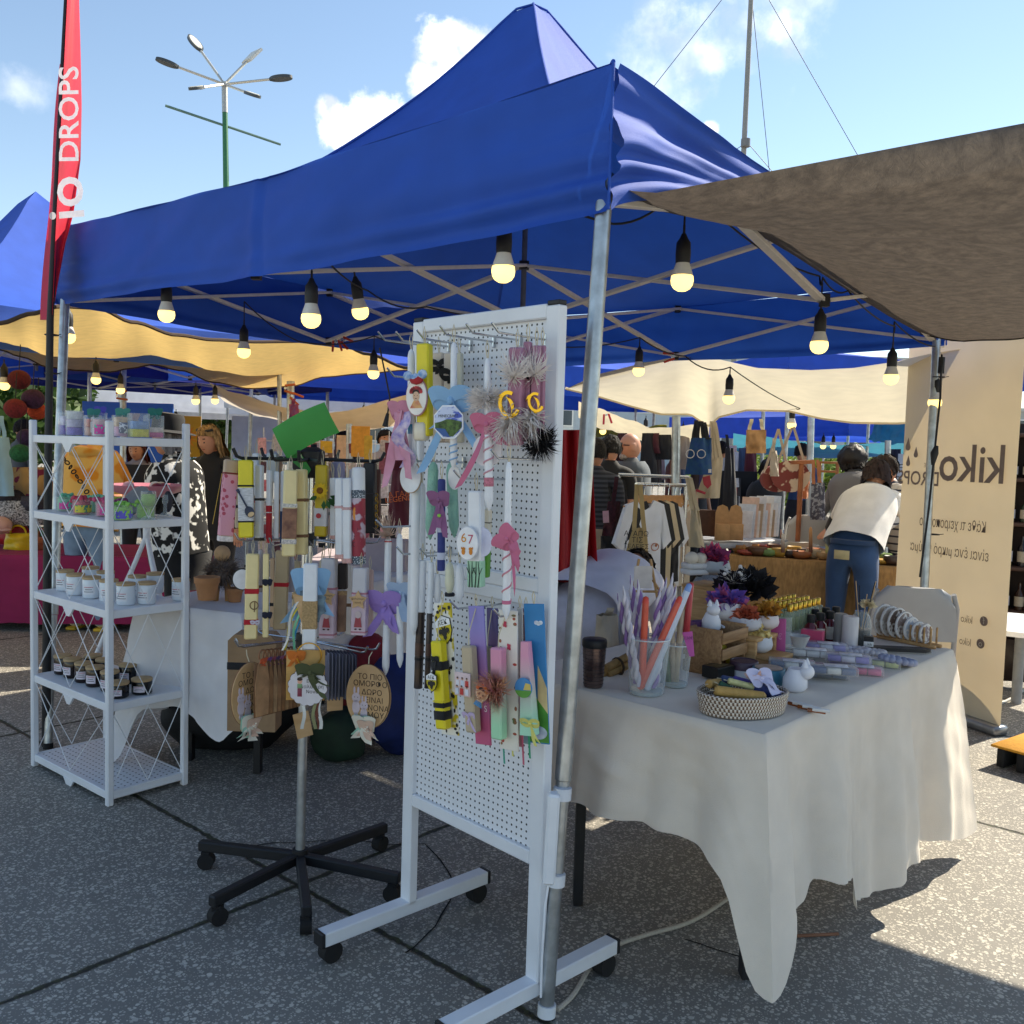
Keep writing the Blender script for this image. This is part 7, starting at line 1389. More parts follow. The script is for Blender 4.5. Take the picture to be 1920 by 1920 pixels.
# perfume bottles on a white riser
RX = AT(T(1512, 1200), math.degrees(atan2(e1.y, e1.x))); g = G(); g.box((.02, .08, .022), (.31, .2, .044), RX, .002); g.obj('white_riser', M('#c9ccd2', .4), label='white block riser under the perfume bottles', cat='display riser')
gold = M('#c49a3a', .25, .1, me=.9); pb0 = None; k = 0
for r in range(3):
    for c_ in range(7):
        p = RX @ V((-.11+.040*c_+.012*(r % 2), 0.02+.05*r, .0445)); k += 1
        if pb0 is None:
            X = Matrix.Translation(p); pb0 = thing('perfume_bottle', 'small square perfume bottle with gold cap on the white riser', 'perfume', X, 'gold capped perfume bottles'); g = G(); g.box((0, 0, .036), (.034, .026, .072), X, .002); put('bottle', g, M('#e4ecd8', .05, 0, tr=.8), pb0); g = G(); g.box((0, 0, .026), (.028, .020, .048), X, .001); put('perfume', g, M('#d8dca8', .1, 0, tr=.72), pb0); g = G(); g.lathe([(.011, .072), (.011, .075), (.0105, .075), (.0105, .098), (.009, .1)], 14, X); put('cap', g, gold, pb0)
        else: dup(pb0, AT(p, rnd(-15, 15)), 'small square perfume bottle with gold cap on the white riser', 'gold capped perfume bottles')
rb = M('#5c1420', .12, .1)
for i, (px, py) in enumerate(((1518, 1212), (1536, 1208), (1554, 1204), (1526, 1200), (1546, 1196), (1565, 1194))):
    X = AT(T(px, py), -20) @ Matrix.Scale(1.22, 4); t = thing('red_bottle', 'dark red bottle with a black cap, '+('first', 'second', 'third')[i % 3]+' of the '+('front', 'back')[i//3]+' row', 'bottle', X, 'dark red bottles behind the wax melts'); g = G(); g.lathe([(.016, 0), (.018, .003), (.018, .062), (.010, .07), (.010, .074)], 20, X); put('glass', g, rb, t); g = G(); g.lathe([(.0115, .072), (.012, .074), (.012, .094), (.010, .095)], 16, X); put('cap', g, BLACKP, t)
    g = G(); g.add([(.0185*sin(a), -.0185*cos(a), z) for z in (.012, .05) for a in [radians(-50+20*q) for q in range(6)]], [(q, q+1, 7+q, 6+q) for q in range(5)], X); put('label', g, M('#d9d0c4', .6, .15, 60), t)
for i, (px, py, r, h, col) in enumerate(((1574, 1212, .023, .12, '#8d8a86'), (1592, 1218, .028, .12, '#d2cccc'))): g = G(); g.lathe([(r*.95, 0), (r, .003), (r, h-.004), (r*.9, h), (.001, h-.001)], 24, AT(T(px, py))); g.obj('pillar_candle', M(col, .5, .15, 25, st=(1, 1, .3)), label=('grey stone pillar candle right of the red bottles', 'pale stone textured pillar candle right of the grey one')[i], cat='candle')
X = AT(T(1612, 1212)) @ Matrix.Scale(1.3, 4); t = thing('reed_diffuser', 'clear ribbed reed diffuser with wooden sticks and a wood flower', 'diffuser', X); g = G(); g.lathe([(.026, 0), (.028, .004), (.028, .07), (.022, .088), (.018, .092), (.018, .1)], 24, X); put('bottle', g, GLASS, t); g = G(); g.lathe([(.025, .004), (.026, .05)], 20, X); put('oil', g, M('#241c18', .2), t)
for k in range(9): g = G(); a = rnd(-.35, .35); b = rnd(-.3, .3); g.tube([X @ V((a*.01, b*.01, .03)), X @ V((a*.11, b*.1, .17+rnd(-.02, .02)))], .0016, 5); put('reed', g, M(('#c9a67c', '#c9a67c', '#1a1816')[k % 3], .8), t)
g = G(); flowers(g, X @ Matrix.Translation((.012, -.01, .115)), 60, .012, 0, .016, 6); put('wood_flower', g, M('#d8c8a4', .8), t)
X = face(T(1628, 1220)+V((0, 0, .026)), -22); g = G(); g.box((0, 0, 0), (.032, .052, .03), X, .002); t = g.obj('candle_box', M('#17161a', .4), label='small black box with a white label right of the reed diffuser', cat='box'); g = G(); g.box((0, 0, .0155), (.0325, .018, .001), X, .0002); lb = put('label', g, M('#e4e2de', .5), t); g = G(); g.text('kik', .013, X, .004, 0, .0165); put('lettering', g, M('#222', .5) if False else BLACKP, lb)
# scalloped trays, black tray
def cloud(label, px, py, col, yaw, z=.0, tilt=0, s=1): X = AT(T(px, py)+V((0, 0, z)), yaw) @ Matrix.Rotation(radians(tilt), 4, 'Y') @ Matrix.Scale(s, 4); t = thing('scalloped_tray', label, 'tray', X, 'scalloped plaster trays'); g = G(); g.disc(.048, .026, .006, X, 36); [g.sph((.05*cos(a), .028*sin(a), .009), (.012, .012, .010), 10, X) for a in [2*pi*k/16 for k in range(16)]]; put('tray', g, M(col, .55, .15, 40), t)
cloud('grey blue scalloped tray leaning on the black tray', 1682, 1250, '#8e94ae', 15, .012, 10, 1.15); cloud('pale terrazzo scalloped tray behind the violet melts', 1602, 1226, '#c4bfc6', 20, .004); cloud('second pale terrazzo scalloped tray beside the first', 1632, 1228, '#cac4c6', -10, .004, 0, .9); cloud('third pale scalloped tray under the grey blue one', 1655, 1244, '#b8b6c0', 5, .001)
X = AT(T(1688, 1222), math.degrees(atan2(e1.y, e1.x))-52); t = thing('black_tray', 'long black tray lying before the round plates', 'tray', X); g = G(); g.prism([(-.10, -.022), (.08, -.022), (.105, 0), (.08, .022), (-.10, .022)], .016, X); put('tray', g, BLACKP, t); g = G(); g.prism([(-.102, -.024), (.082, -.024), (.108, 0), (.082, .024), (-.102, .024)], .004, X, -.0005); put('foot', g, M('#8d8880', .5), t)
# plate rack with round terrazzo plates
pr0, pr1 = T(1652, 1195), T(1738, 1212); ud = (pr1-pr0).normalized(); PRX = AT((pr0+pr1)/2, math.degrees(atan2(ud.y, ud.x))); pl_ = (pr1-pr0).length
t = thing('plate_rack', 'wooden dowel rack holding round speckled plates', 'plate rack', PRX)
for y in (-.02, .02): g = G(); g.box((.02, y, .006), (pl_*1.25, .013, .012), PRX, .001); put('rail', g, PINE, t)
for k in range(9):
    for y in (-.02, .02): g = G(); q = PRX @ V((-pl_*.52+pl_*1.15*k/8, y, .01)); g.cyl(q, q+V((0, 0, .062)), .0038, n=8); put('dowel', g, PINE, t)
for k, (r, c2) in enumerate(((.058, '#b8a898'), (.056, '#b0a49c'), (.055, '#5c4a44'), (.05, '#8a7a76'), (.042, '#a8b4c4'), (.036, '#c4a890'), (.034, '#8c8088'))):
    X = PRX @ Matrix.Translation((-pl_*.46+pl_*.92*k/6, 0, .012+r)) @ Matrix.Rotation(radians(90), 4, 'Y') @ Matrix.Rotation(radians(7), 4, 'X'); p_ = thing('speckled_plate', 'round speckled plate in the rack, '+wn[k]+' from the left', 'plate', X, 'round plates in the wooden rack'); g = G(); g.disc(r, r, .007, X, 36, -.0035); put('plate', g, M('#d8d4d0', .5, 0, 70, col2=c2, kind='patch'), p_); g = G(); g.ring(r*.97, .0045, X, 36, 6); put('rim', g, M('#dedbd8', .5), p_)
g = G(); X = face(W(1727, 1184, dep((pr0+pr1)/2)), -30); g.box((0, 0, 0), (.014, .056, .004), X, .001); t = g.obj('name_plate', M('#e6e4e0', .5), label='narrow white upright name plate among the round plates', cat='sign'); g = G(); g.text('Emily', .012, X, 0, 0, .0024, rot=90); put('lettering', g, BLACKP, t)
# ------------------------------------------------------------------ banner, flag, chair
def banner():
    b0, b1 = GD(1690, 5.62), Z(1874, 1380); u = (b1-b0).normalized(); w = (b1-b0).length; X = Matrix.Translation(b0) @ RZ(math.degrees(atan2(u.y, u.x))); hh = 2.16
    t = thing('rollup_banner', 'tall tan roll up banner seen from behind with mirrored writing', 'banner', X); m = M('#e6dcc8', .75, .03, 4, .08, 300, tl=.40)
    g = G(); g.grid(lambda a, b: (a*w, -.012*sin(pi*a)*sin(pi*b)+.004*sin(a*9+b*3), .05+b*(hh-.05)), 20, 40, .0008, X); put('print', g, m, t, 80)
    g = G(); g.box((w/2, 0, .028), (w+.02, .10, .05), X, .008); put('base', g, M('#9a9ca0', .35, me=.7), t); g = G(); g.box((w/2, .0, hh), (w, .018, .02), X, .003); put('top_rail', g, M('#a8aaae', .35, me=.7), t)
    def tx(s, sz, fx, py, col, sx=1.0, rot=0):
        # fx: fraction from the left edge, py: photo row of the text's middle
        p = b0+u*w*fx; z = PL(960+F*((p-CP).dot(CR))/dep(p), py, p, V((p.x, p.y, 0)).normalized()).z; Xf = X @ Matrix.Translation((w*fx, -.020, z)) @ Matrix.Rotation(radians(90), 4, 'X'); g = G(); g.text(s, sz, Xf, mirror=True, sx=sx, rot=rot); put('lettering', g, M(col, .7), t)
    tx('kiko', .29, .655, 872, '#85756c', .92); tx('DROPS', .115, .19, 897, '#85756c', .9); tx('O E', .035, .27, 872, '#9a8878'); tx('Κάθε τι χειροποίητο', .082, .52, 982, '#6f6056', .62); tx('είναι ένα μικρό θαύμα', .082, .50, 1032, '#6f6056', .66)
    for py in (1160, 1202): tx('kiko', .06, .70, py, '#8f8070', .8)
    for (fx, py, s) in ((.78, 1160, 'f'), (.765, 1202, 'o')):
        p = b0+u*w*fx; z = PL(960+F*((p-CP).dot(CR))/dep(p), py, p, V((p.x, p.y, 0)).normalized()).z; Xf = X @ Matrix.Translation((w*fx+.05, -.020, z)) @ Matrix.Rotation(radians(90), 4, 'X'); g = G(); g.disc(.026, .026, .001, Xf, 28); r_ = put('round_icon', g, M('#85756c', .7), t); g = G(); g.text(s, .05, Xf, 0, 0, .0016, mirror=True); put('lettering', g, m, r_)
    for fx, py, s in ((.05, 838, 1.15), (.13, 852, .95), (.06, 868, .95)):
        p = b0+u*w*fx; z = PL(960+F*((p-CP).dot(CR))/dep(p), py, p, V((p.x, p.y, 0)).normalized()).z; Xf = X @ Matrix.Translation((w*fx+.02, -.020, z)) @ Matrix.Rotation(radians(90), 4, 'X'); g = G(); g.prism([(.017*s*cos(a), .017*s*sin(a)) for a in [radians(160+22*k) for k in range(11)]]+[(0, .05*s)], .001, Xf); put('drop_logo', g, M('#85756c', .7), t)
banner()
def flag():
    d = 4.25; base = GD(84, d); t = thing('feather_flag', 'tall red feather flag on a black pole beside the left tent corner', 'flag', base); pp = [(88, 1200), (90, 900), (94, 600), (104, 400), (114, 200), (124, 0), (133, -200)]
    g = G(); g.tube([base]+[W(x, y, d) for x, y in pp], [.020, .020, .018, .016, .014, .012, .010, .008], 10); put('pole', g, BLACKP, t)
    ed = [(133, -200, 140), (124, 0, 148), (119, 100, 151), (114, 200, 153), (109, 300, 151), (104, 400, 138), (101, 460, 122), (96, 590, 98)]
    def at(y):
        for a, b in zip(ed, ed[1:]):
            if a[1] <= y <= b[1]: q = (y-a[1])/(b[1]-a[1]); return lerp(a[0], b[0], q), lerp(a[2], b[2], q)
    def fn(u, v): y = -200+v*790; x0, x1 = at(y); return W(lerp(x0+2, x1, u), y, d-.03+.14*u+.035*sin(u*5+v*6)*u)
    m = M('#ee4258', .6, .06, 6, tl=.5); g = G(); g.grid(fn, 14, 60, .0006); fl = put('flag_cloth', g, m, t, 80)
    g = G(); g.grid(lambda u, v: W(lerp(at(min(588, 120+v*480))[0]-3, at(min(588, 120+v*480))[0]-lerp(6, 20, v)-2*sin(v*9), u), 120+v*480, d+.0+.08*u), 6, 40, .0006); put('flag_edge', g, M('#e83a68', .6, .06, 6, tl=.5), t, 80)
    x = W(133, 300, d-.02); Xf = face(W(131, 215, d-.055), -8, 0); g = G(); g.text('DROPS', .135, Xf, rot=90, mirror=False, sx=1); put('lettering', g, M('#f0ecec', .6, tl=.3), fl); g = G(); g.text('io', .26, face(W(125, 372, d-.055), -8, 4), rot=90); put('lettering', g, M('#f0ecec', .6, tl=.3), fl)
flag()
def folding_chair(label, px, py, d, yaw, col='#9a9da2', h=.86):
    b = GD(px, d); X = AT(b, yaw); t = thing('folding_chair', label, 'chair', X, 'grey folding chairs'); m = M(col, .5, .04, 10, .08, 300); fm = M('#a8a9ab', .4, me=.5)
    g = G(); g.grid(lambda u, v: ((u-.5)*(.37-.02*v-.10*v**9), .20+.05*v+.035*(1-(2*u-1)**2), lerp(h-.25, h-.05*abs(2*u-1)**7, v)), 16, 10, .02, X); put('backrest', g, m, t, 60); g = G(); g.box((0, -.0, .44), (.40, .40, .025), X, .01); put('seat', g, m, t)
    for s_ in (-1, 1):
        g = G(); g.tube([X @ V((s_*.20, -.26, .01)), X @ V((s_*.195, .05, .46)), X @ V((s_*.185, .21, h-.10)), X @ V((s_*.165, .235, h-.03))], .012, 8); put('front_leg', g, m, t); g = G(); g.tube([X @ V((s_*.19, .26, .01)), X @ V((s_*.19, -.05, .43))], .011, 8); put('back_leg', g, fm, t)
folding_chair('grey plastic folding chair between the right table and the banner', 1722, 1100, 4.55, 160)
folding_chair('grey folding chair with a jacket behind the burlap table', 1512, 1000, 7.7, 175, '#b8b8b6', .98); folding_chair('grey folding chair lower behind the wooden bowls', 1478, 1000, 7.3, 185, '#a8a8a6', .80)
# ------------------------------------------------------------------ people
HOOD = M('#d88a1c', .9, .05, 5, .3, 200, col2='#e2b25a', kind='patch', sh=.2)
r, X, hc, R, hs = person('person in an orange hooded top and light jeans, back turned, chain strap across it', GD(163, 6.85), 172, 1.60, 12, pants='#7f98b4', shoes='#e4dcc4', hair='#33231a', sleeve=1, topmat=HOOD, head=(28, 0), arms=[((.05, -.06, -.15), (-.06, -.14, -.02))]*2, girth=1.1)
loose_shirt(X, r, HOOD, 1.60, 12, .47, .145, .105, 'hoodie', .37); g = G(); g.lathe([(.06, 0), (.12, .03), (.125, .07), (.07, .10)], 16, X @ Matrix.Translation((0, .02, 1.26)) @ Matrix.Rotation(radians(15), 4, 'X'), sy=.8); put('hood', g, HOOD, r)
g = G(); pts = sag(X @ V((.12, .13, 1.30)), X @ V((-.20, .16, .88)), -.02, 12)
for i in range(12): g.ring(.016, .005, Matrix.Translation(pts[i]) @ Matrix.Rotation(i*1.57, 4, 'Z') @ Matrix.Rotation(radians(60), 4, 'X'), 10, 5)
put('chain_strap', g, BLACKP, r)
for s_ in (-1, 1): g = G(); g.box((s_*.11, -.06, .012), (.075, .21, .022), X, .008); put('shoe_sole', g, M('#d8b030', .6), r)
r, X, hc, R, hs = person('young person with long red hair and a lilac grey top behind the pink tray', GD(262, 8.6), 8, 1.44, 4, top='#8a8798', pants='#22252e', hair='#5c1e16', style='long', sleeve=1, head=(14, -10)); loose_shirt(X, r, cloth('#20222c'), 1.44, 4, .5, .13, .09, 'open_jacket', .33)
LEAF = M('#e4e2dc', .9, 0, 16, .2, 200, col2='#121214', kind='patch')
r, X, hc, R, hs = person('person in a black hat and black and white leaf patterned dress', GD(338, 5.95), -78, 1.56, 5, pants='#141416', hair='#8a8684', style='bob', sleeve=1, topmat=LEAF, head=(5, 0), arms=[((.03, -.05, -.15), (-.04, -.15, .02))]*2, girth=1.25)
loose_shirt(X, r, LEAF, 1.56, 5, .46, .155, .115, 'tunic', .37); g = G(); g.lathe([(.155, .285), (.15, .33), (.19, .45), (.20, .52)][::1], 20, X @ Matrix.Translation((0, 0, .2))); put('skirt', g, BLACKC, r)
HX = Matrix.Translation(X @ (hc+V((0, .0, hs*.35)))) ; g = G(); g.lathe([(.17, 0), (.172, .006), (.10, .02), (.098, .09), (.085, .12), (.03, .125), (.001, .122)], 24, HX @ Matrix.Rotation(radians(6), 4, 'Y')); put('hat', g, cloth('#131315'), r)
r, X, hc, R, hs = person('person with wavy blond hair, sunglasses on the head and a black top', GD(404, 7.2), -14, 1.56, 3, top='#131316', pants='#1a1a1e', hair='#a98656', style='long', sleeve=1, head=(16, -12), girth=1.15); g = G(); g.tube([X @ (hc+R @ (V((hs*.70*sin(a), -hs*.50*cos(a), hs*.78)))) for a in [radians(-75+15*k) for k in range(11)]], .010, 6); put('sunglasses', g, BLACKP, r)
r, X, hc, R, hs = person('bald person with sunglasses and a grey shirt, facing left', GD(1186, 8.0), -82, 1.60, 2, top='#4c5258', pants='#2a2c32', style='bald', fem=False, sleeve=.4, skin='#cf9678', girth=1.12); loose_shirt(X, r, cloth('#525b64'), 1.60, 2, .5, .135, .10, 'tee', .35)
g = G(); [g.box((q*hs*.28, -hs*.74, hs*.12), (hs*.36, .012, hs*.22), X @ Matrix.Translation(hc), .004) for q in (-1, 1)]; [g.tube([X @ (hc+V((q*hs*.52, -hs*.6, hs*.14))), X @ (hc+V((q*hs*.66, hs*.1, hs*.12)))], .005, 5) for q in (-1, 1)]; put('sunglasses', g, BLACKP, r); g = G(); g.sph(X @ (hc+V((0, -hs*.40, -hs*.72))), (hs*.36, hs*.36, hs*.28), 12); put('beard', g, M('#a8a09a', .9, .3, 60), r)
person('person with short dark hair and a black shirt, back turned, beside the bald one', GD(1142, 7.7), 168, 1.57, 2, top='#141519', pants='#2b2d33', hair='#15110f', fem=False, sleeve=.4)
r, X, hc, R, hs = person('person in a dark striped shirt and beige trousers partly hidden by the front pole', GD(1114, 6.9), 175, 1.53, 2, topmat=M('#2c2e34', .9, 0, 9, col2='#4a4c54', kind='stripe'), pants='#b3a48e', hair='#1a1412', fem=False, sleeve=.9)
r, X, hc, R, hs = person('person in a black coat and dark cap behind the round floral bags', GD(1432, 9.3), 40, 1.43, 3, top='#16171b', pants='#16171b', hair='#241c18', style='bob', sleeve=1, head=(15, 0)); loose_shirt(X, r, cloth('#15161a'), 1.43, 3, .36, .15, .11, 'coat', .46); g = G(); g.sph(X @ (hc+V((0, 0, hs*.42))), (hs*.78, hs*.95, hs*.62), 14); g.disc(hs*.6, hs*.5, .012, X @ Matrix.Translation(hc+V((0, -hs*.9, hs*.35))), 16); put('cap', g, cloth('#1d1f26'), r)
TEEW = cloth('#e3dfda')
r, X, hc, R, hs = person('person bending over in a white tee shirt, blue jeans and black arm sleeves', GD(1606, 6.25), 142, 1.66, 48, pants='#2d4a72', hair='#2a1715', style='bob', topmat=TEEW, sleeve=.36, head=(0, 14), arms=[((.06, -.10, -.13), (-.03, -.10, -.13)), ((.09, -.08, -.14), (.0, -.07, -.14))], girth=.98)
loose_shirt(X, r, TEEW, 1.66, 48, .52, .118, .080, 'tee', .31); g = G(); g.lathe([(.148, 0), (.150, .03)], 24, X @ Matrix.Translation((0, .01, .87)), sy=.72); put('waistband', g, cloth('#263f62'), r)
for s_, a0 in ((-1, (.06, -.10, -.13, -.03, -.10, -.13)), (1, (.09, -.08, -.14, 0, -.07, -.14))):
    L_ = radians(48); up_ = V((0, -sin(L_), cos(L_))); nk = V((0, 0, .515*1.66))+up_*.305*1.66; sh_ = nk-up_*.02*1.66+V((s_*.105*1.66*.94, 0, 0)); el = sh_+V((s_*a0[0], a0[1], a0[2]))*1.66; wr = el+V((s_*a0[3], a0[4], a0[5]))*1.66; g = G(); g.tube([X @ lerp(sh_, el, .7), X @ el, X @ lerp(el, wr, .95)], [.052, .05, .04], 12); put('arm_sleeve', g, BLACKC, r)
g = G(); g.box((.03, .125, .80), (.10, .006, .06), X, .002); put('jeans_patch', g, M('#c9b98a', .8), r)
r, X, hc, R, hs = person('person with thick dark hair and a grey jacket, back turned, behind the bending one', GD(1622, 7.4), 195, 1.58, 16, top='#6b6a6e', pants='#c2b8a8', hair='#17100e', style='bob', sleeve=1, head=(8, 0), arms=[((.06, -.04, -.16), (-.02, -.10, -.12))]*2, girth=1.12); loose_shirt(X, r, cloth('#6d6c70'), 1.58, 16, .47, .15, .105, 'jacket', .37); g = G(); c_ = X @ (hc+V((0, .02, .01))); g.sph(c_, (hs*1.0, hs*.95, hs*1.0), 40); g.v = [c_+(q-c_)*(1+.16*noise.noise(q*22)+.10*noise.noise(q*60)) for q in g.v]; put('hair_volume', g, M('#17100e', .6, .35, 40, .5, 90), r)
STR = M('#cfc9c2', .92, 0, 5.2, col2='#3b3e4c', kind='stripe'); r, X, hc, R, hs = person('person in a striped shirt reaching left from behind the banner', GD(1712, 7.3), -65, 1.55, 28, topmat=STR, pants='#26304a', hair='#2c1c14', sleeve=1, arms=[((.05, -.12, -.12), (0, -.14, -.08))]*2); loose_shirt(X, r, STR, 1.55, 28, .5, .13, .09, 'shirt', .34)
r, X, hc, R, hs = person('person bending far down in pale clothes behind the front pole', GD(1096, 3.9), 150, 1.50, 76, pants='#c4c1ce', hair='#2a1c14', topmat=cloth('#dcd9e4'), sleeve=.42, head=(40, 0), girth=1.3, arms=[((.03, 0, -.165), (0, -.03, -.145))]*2, fem=False); 
loose_shirt(X, r, cloth('#dcd9e4'), 1.50, 76, .48, .15, .10, 'tee', .33)
# ------------------------------------------------------------------ soft goods
def hang(name, label, cat, x0, x1, y0, y1, d, mat, straps=None, yaw=0, th=.05, x2=None, x3=None, smat=None, group=None, bend=0):
    """a limp cloth thing between photo columns x0..x1 (top) and x2..x3 (bottom)"""
    x2 = x0 if x2 is None else x2; x3 = x1 if x3 is None else x3; c = W((x0+x1)/2, y1, d); t = thing(name, label, cat, c, group); tr = RZ(yaw).to_3x3()
    def fn(s_):
        def f(u, v):
            xx = lerp(lerp(x0, x1, u), lerp(x2, x3, u), 1-v); p = W(xx, lerp(y1, y0, v), d); b = th/2*(sin(pi*u)**.5 if 0 < u < 1 else 0)*(.35+.65*sin(pi*min(1, max(0, 1-v*.9)))) ; p += V((0, s_*b, 0))+V((0, .025*noise.noise(V((u*4, v*3, x0*.1)))+.02*sin(u*7+v*2)*(1-v), 0)); return c+tr @ (p-c)
        return f
    g = G(); g.grid(fn(-1), 18, 18); g.grid(fn(1), 18, 18); put('body', g, mat, t, 80)
    for (sx, sy, tx, ty) in straps or []: g = G(); a, b = W(sx, sy, d-.01), W(tx, ty, d-.01); g.ribbon([lerp(a, b, k/6)+V((0, .01*sin(k), 0)) for k in range(7)], .028, V((1, .2, 0)), .003); put('strap', g, smat or mat, t)
    return t
red = M('#b3141c', .6, .1, 8, .15, 200, tl=.2); c = W(1078, 1090, 4.1); t = thing('red_cloth', 'long red cloth hanging between the pegboard and the front pole', 'cloth', c); g = G(); g.grid(lambda u, v: W(lerp(1042, 1108, u)+v*lerp(-4, 14, u), lerp(806, 1092, v), 4.1+.035*sin(u*17)+.02*sin(u*7+v*3)), 40, 24, .002); put('cloth', g, red, t, 80)
DEN = M('#1c3f78', .9, .3, 30, .2, 200, col2='#274f6e'); t = hang('tote_bag', 'dark blue patterned tote bag hanging by black straps under the cream sheet', 'tote bag', 1296, 1334, 821, 890, 6.4, DEN, [(1300, 824, 1305, 788), (1308, 824, 1309, 790), (1320, 824, 1315, 790), (1328, 824, 1320, 792)], 0, .05, 1284, 1336, BLACKC, 'tote bags under the cream sheet')
g = G(); [g.ring(.028, .003, face(W(x, 851, 6.33)), 14, 5) for x in (1294, 1315)]; g.box((0, 0, 0), (.02, .025, .004), face(W(1331, 883, 6.33))); put('print', g, M('#d9d2cc', .8), t)
t = hang('tote_bag', 'natural linen tote bag with a red figure print, right of the dark blue one', 'tote bag', 1330, 1356, 858, 934, 6.6, cloth('#b9a98e'), [(1336, 862, 1334, 790), (1344, 862, 1338, 790), (1352, 862, 1340, 792)], 0, .05, 1304, 1350, None, 'tote bags under the cream sheet'); g = G(); g.prism([(-.02, .03), (.03, .045), (.045, -.02), (.02, -.05), (-.01, -.02)], .004, face(W(1322, 903, 6.52))); g.box((0, 0, 0), (.07, .018, .004), face(W(1314, 922, 6.52), 0, -18)); put('print', g, M('#a02c3a', .7), t)
t = hang('tote_bag', 'cream tote with black Greek writing hung before the tee shirts', 'tote bag', 1186, 1212, 990, 1062, 5.75, cloth('#b39a68'), [(1189, 994, 1194, 908), (1208, 994, 1200, 908)], 0, .05, 1166, 1218, None, 'tote bags on the clothes rack')
for s_, y, dx, z in (('ΑΓΑΠΩ', 1001, -2, .044), ('ΤΙΣ', 1013, 0, .046), ('ΤΕΛΕΙΕΣ', 1025, -2, .038), ('ΑΤΕΛΕΙΕΣ', 1037, -2, .035)): g = G(); g.text(s_, z, face(W(1195+dx, y, 5.69))); put('lettering', g, BLACKP, t)
t = hang('tote_bag', 'pale beige tote bag at the right end of the tee shirt rack', 'tote bag', 1296, 1310, 955, 1026, 6.1, cloth('#b8a98c'), [(1299, 958, 1288, 896), (1308, 958, 1294, 896)], 0, .05, 1292, 1322, None, 'tote bags on the clothes rack')
t = hang('net_bag', 'bundle of black bags hanging right of the linen tote', 'bag', 1360, 1376, 840, 990, 8.6, cloth('#15151a'), [(1366, 844, 1362, 815)], 0, .12, 1352, 1386)
for x0, x1, y0, y1, col, lab in ((1204, 1228, 812, 905, '#17171c', 'black backpack hanging right of the bald person'), (1234, 1258, 815, 862, '#121217', 'round black handbag hanging left of the grey pole'), (1222, 1236, 812, 850, '#4a1620', 'maroon bag hanging between two black ones'), (1272, 1292, 815, 880, '#8a7f78', 'grey scarf hanging left of the blue tote'), (1140, 1156, 822, 862, '#1c1c22', 'black handbag hanging behind the striped person'), (1158, 1176, 812, 880, '#3c141a', 'dark red bag strap and cloth hanging left of the bald head')): hang('hanging_bag', lab, 'bag', x0, x1, y0, y1, 9.0, cloth(col), None, 0, .1, x0-6, x1+6, None, 'bags hanging at the far leather stall')
# clothes racks
def rail(label, a, b, legs, r=.013): t = thing('clothes_rack', label, 'clothes rack', V((a.x, a.y, 0))); g = G(); g.tube([a, b], r, 8); put('rail', g, CHROME, t); [put('upright', gg, m_, t) for gg, m_ in legs]
a, b = W(1193, 908, 6.15), W(1286, 910, 6.6); rail('low chrome clothes rack of tee shirts', a, b, [((lambda G_: (G_.tube([V((q.x, q.y, 0)), q], .016, 8), G_)[1])(G()), BLACKP if k == 0 else CHROME) for k, q in enumerate((a, b))])
a, b = W(1160, 890, 7.0), W(1293, 895, 6.9); rail('higher chrome rail behind the tee shirt rack', a, b, [((lambda G_: (G_.tube([V((q.x, q.y, 0)), q], .014, 8), G_)[1])(G()), CHROME) for q in (a, b)])
TS = [(-.09, 0), (-.20, -.03), (-.31, -.30), (-.22, -.36), (-.185, -.24), (-.19, -.66), (.19, -.66), (.185, -.24), (.22, -.36), (.31, -.30), (.20, -.03), (.09, 0), (.05, -.05), (0, -.07), (-.05, -.05)]
for i, (x, d, col, lab, yw) in enumerate(((1208, 6.12, '#e4e6ec', 'white tee shirt with a small print, first on the low rack', 38), (1222, 6.2, '#131316', 'black tee shirt behind the white first one', 44), (1233, 6.28, '#cbb894', 'beige tee shirt between two black ones', 46), (1243, 6.35, '#141417', 'second black tee shirt on the low rack', 48), (1253, 6.42, '#dcdde0', 'second white tee shirt on the low rack', 49), (1266, 6.52, '#b59f86', 'tan tee shirt near the rack end', 50), (1275, 6.58, '#cdbfa8', 'pale tan tee shirt at the rack end', 52))):
    X = face(W(x, 938, d), yw); t = thing('tee_shirt', lab, 'tee shirt', X, 'tee shirts on the low rack'); g = G(); g.prism([(p[0]*.86, p[1]*.92) for p in TS], .03, X, -.015); g.v = [q+V((0, .02*sin(q.z*9+i)+.012*noise.noise(q*8), 0)) for q in g.v]; put('cloth', g, cloth(col), t, 50)
    g = G(); g.prism([(-.19, -.035), (-.02, .035), (.02, .035), (.19, -.035), (.17, -.055), (0, -.005), (-.17, -.055)], .014, X, -.007); hg = put('hanger', g, M('#c08a50', .5, .15, 20), t); g = G(); g.tube([X @ V((0, .03, 0)), X @ V((0, .075, 0)), X @ V((.012, .1, 0)), X @ V((-.006, .115, 0))], .003, 5); put('hook', g, CHROME, hg)
    if i == 0: g = G(); g.ring(.035, .003, X @ Matrix.Translation((.10, -.31, .018)), 14, 4, .7); g.disc(.010, .010, .004, X @ Matrix.Translation((.11, -.30, .017)), 10); put('print', g, M('#b8785a', .8), t)
hang('leather_bag', 'maroon shaggy bag with a pink price tag left of the tee shirts', 'bag', 1140, 1164, 940, 1005, 6.3, M('#3c1420', .9, .5, 40, .5, 60), [(1150, 944, 1156, 894)], 0, .1, 1128, 1162); g = G(); g.box((0, 0, 0), (.04, .08, .003), face(W(1136, 969, 6.2), 0, 5)); g.obj('price_tag', M('#d9a8b0', .7), label='pink price tag on the maroon shaggy bag', cat='tag')
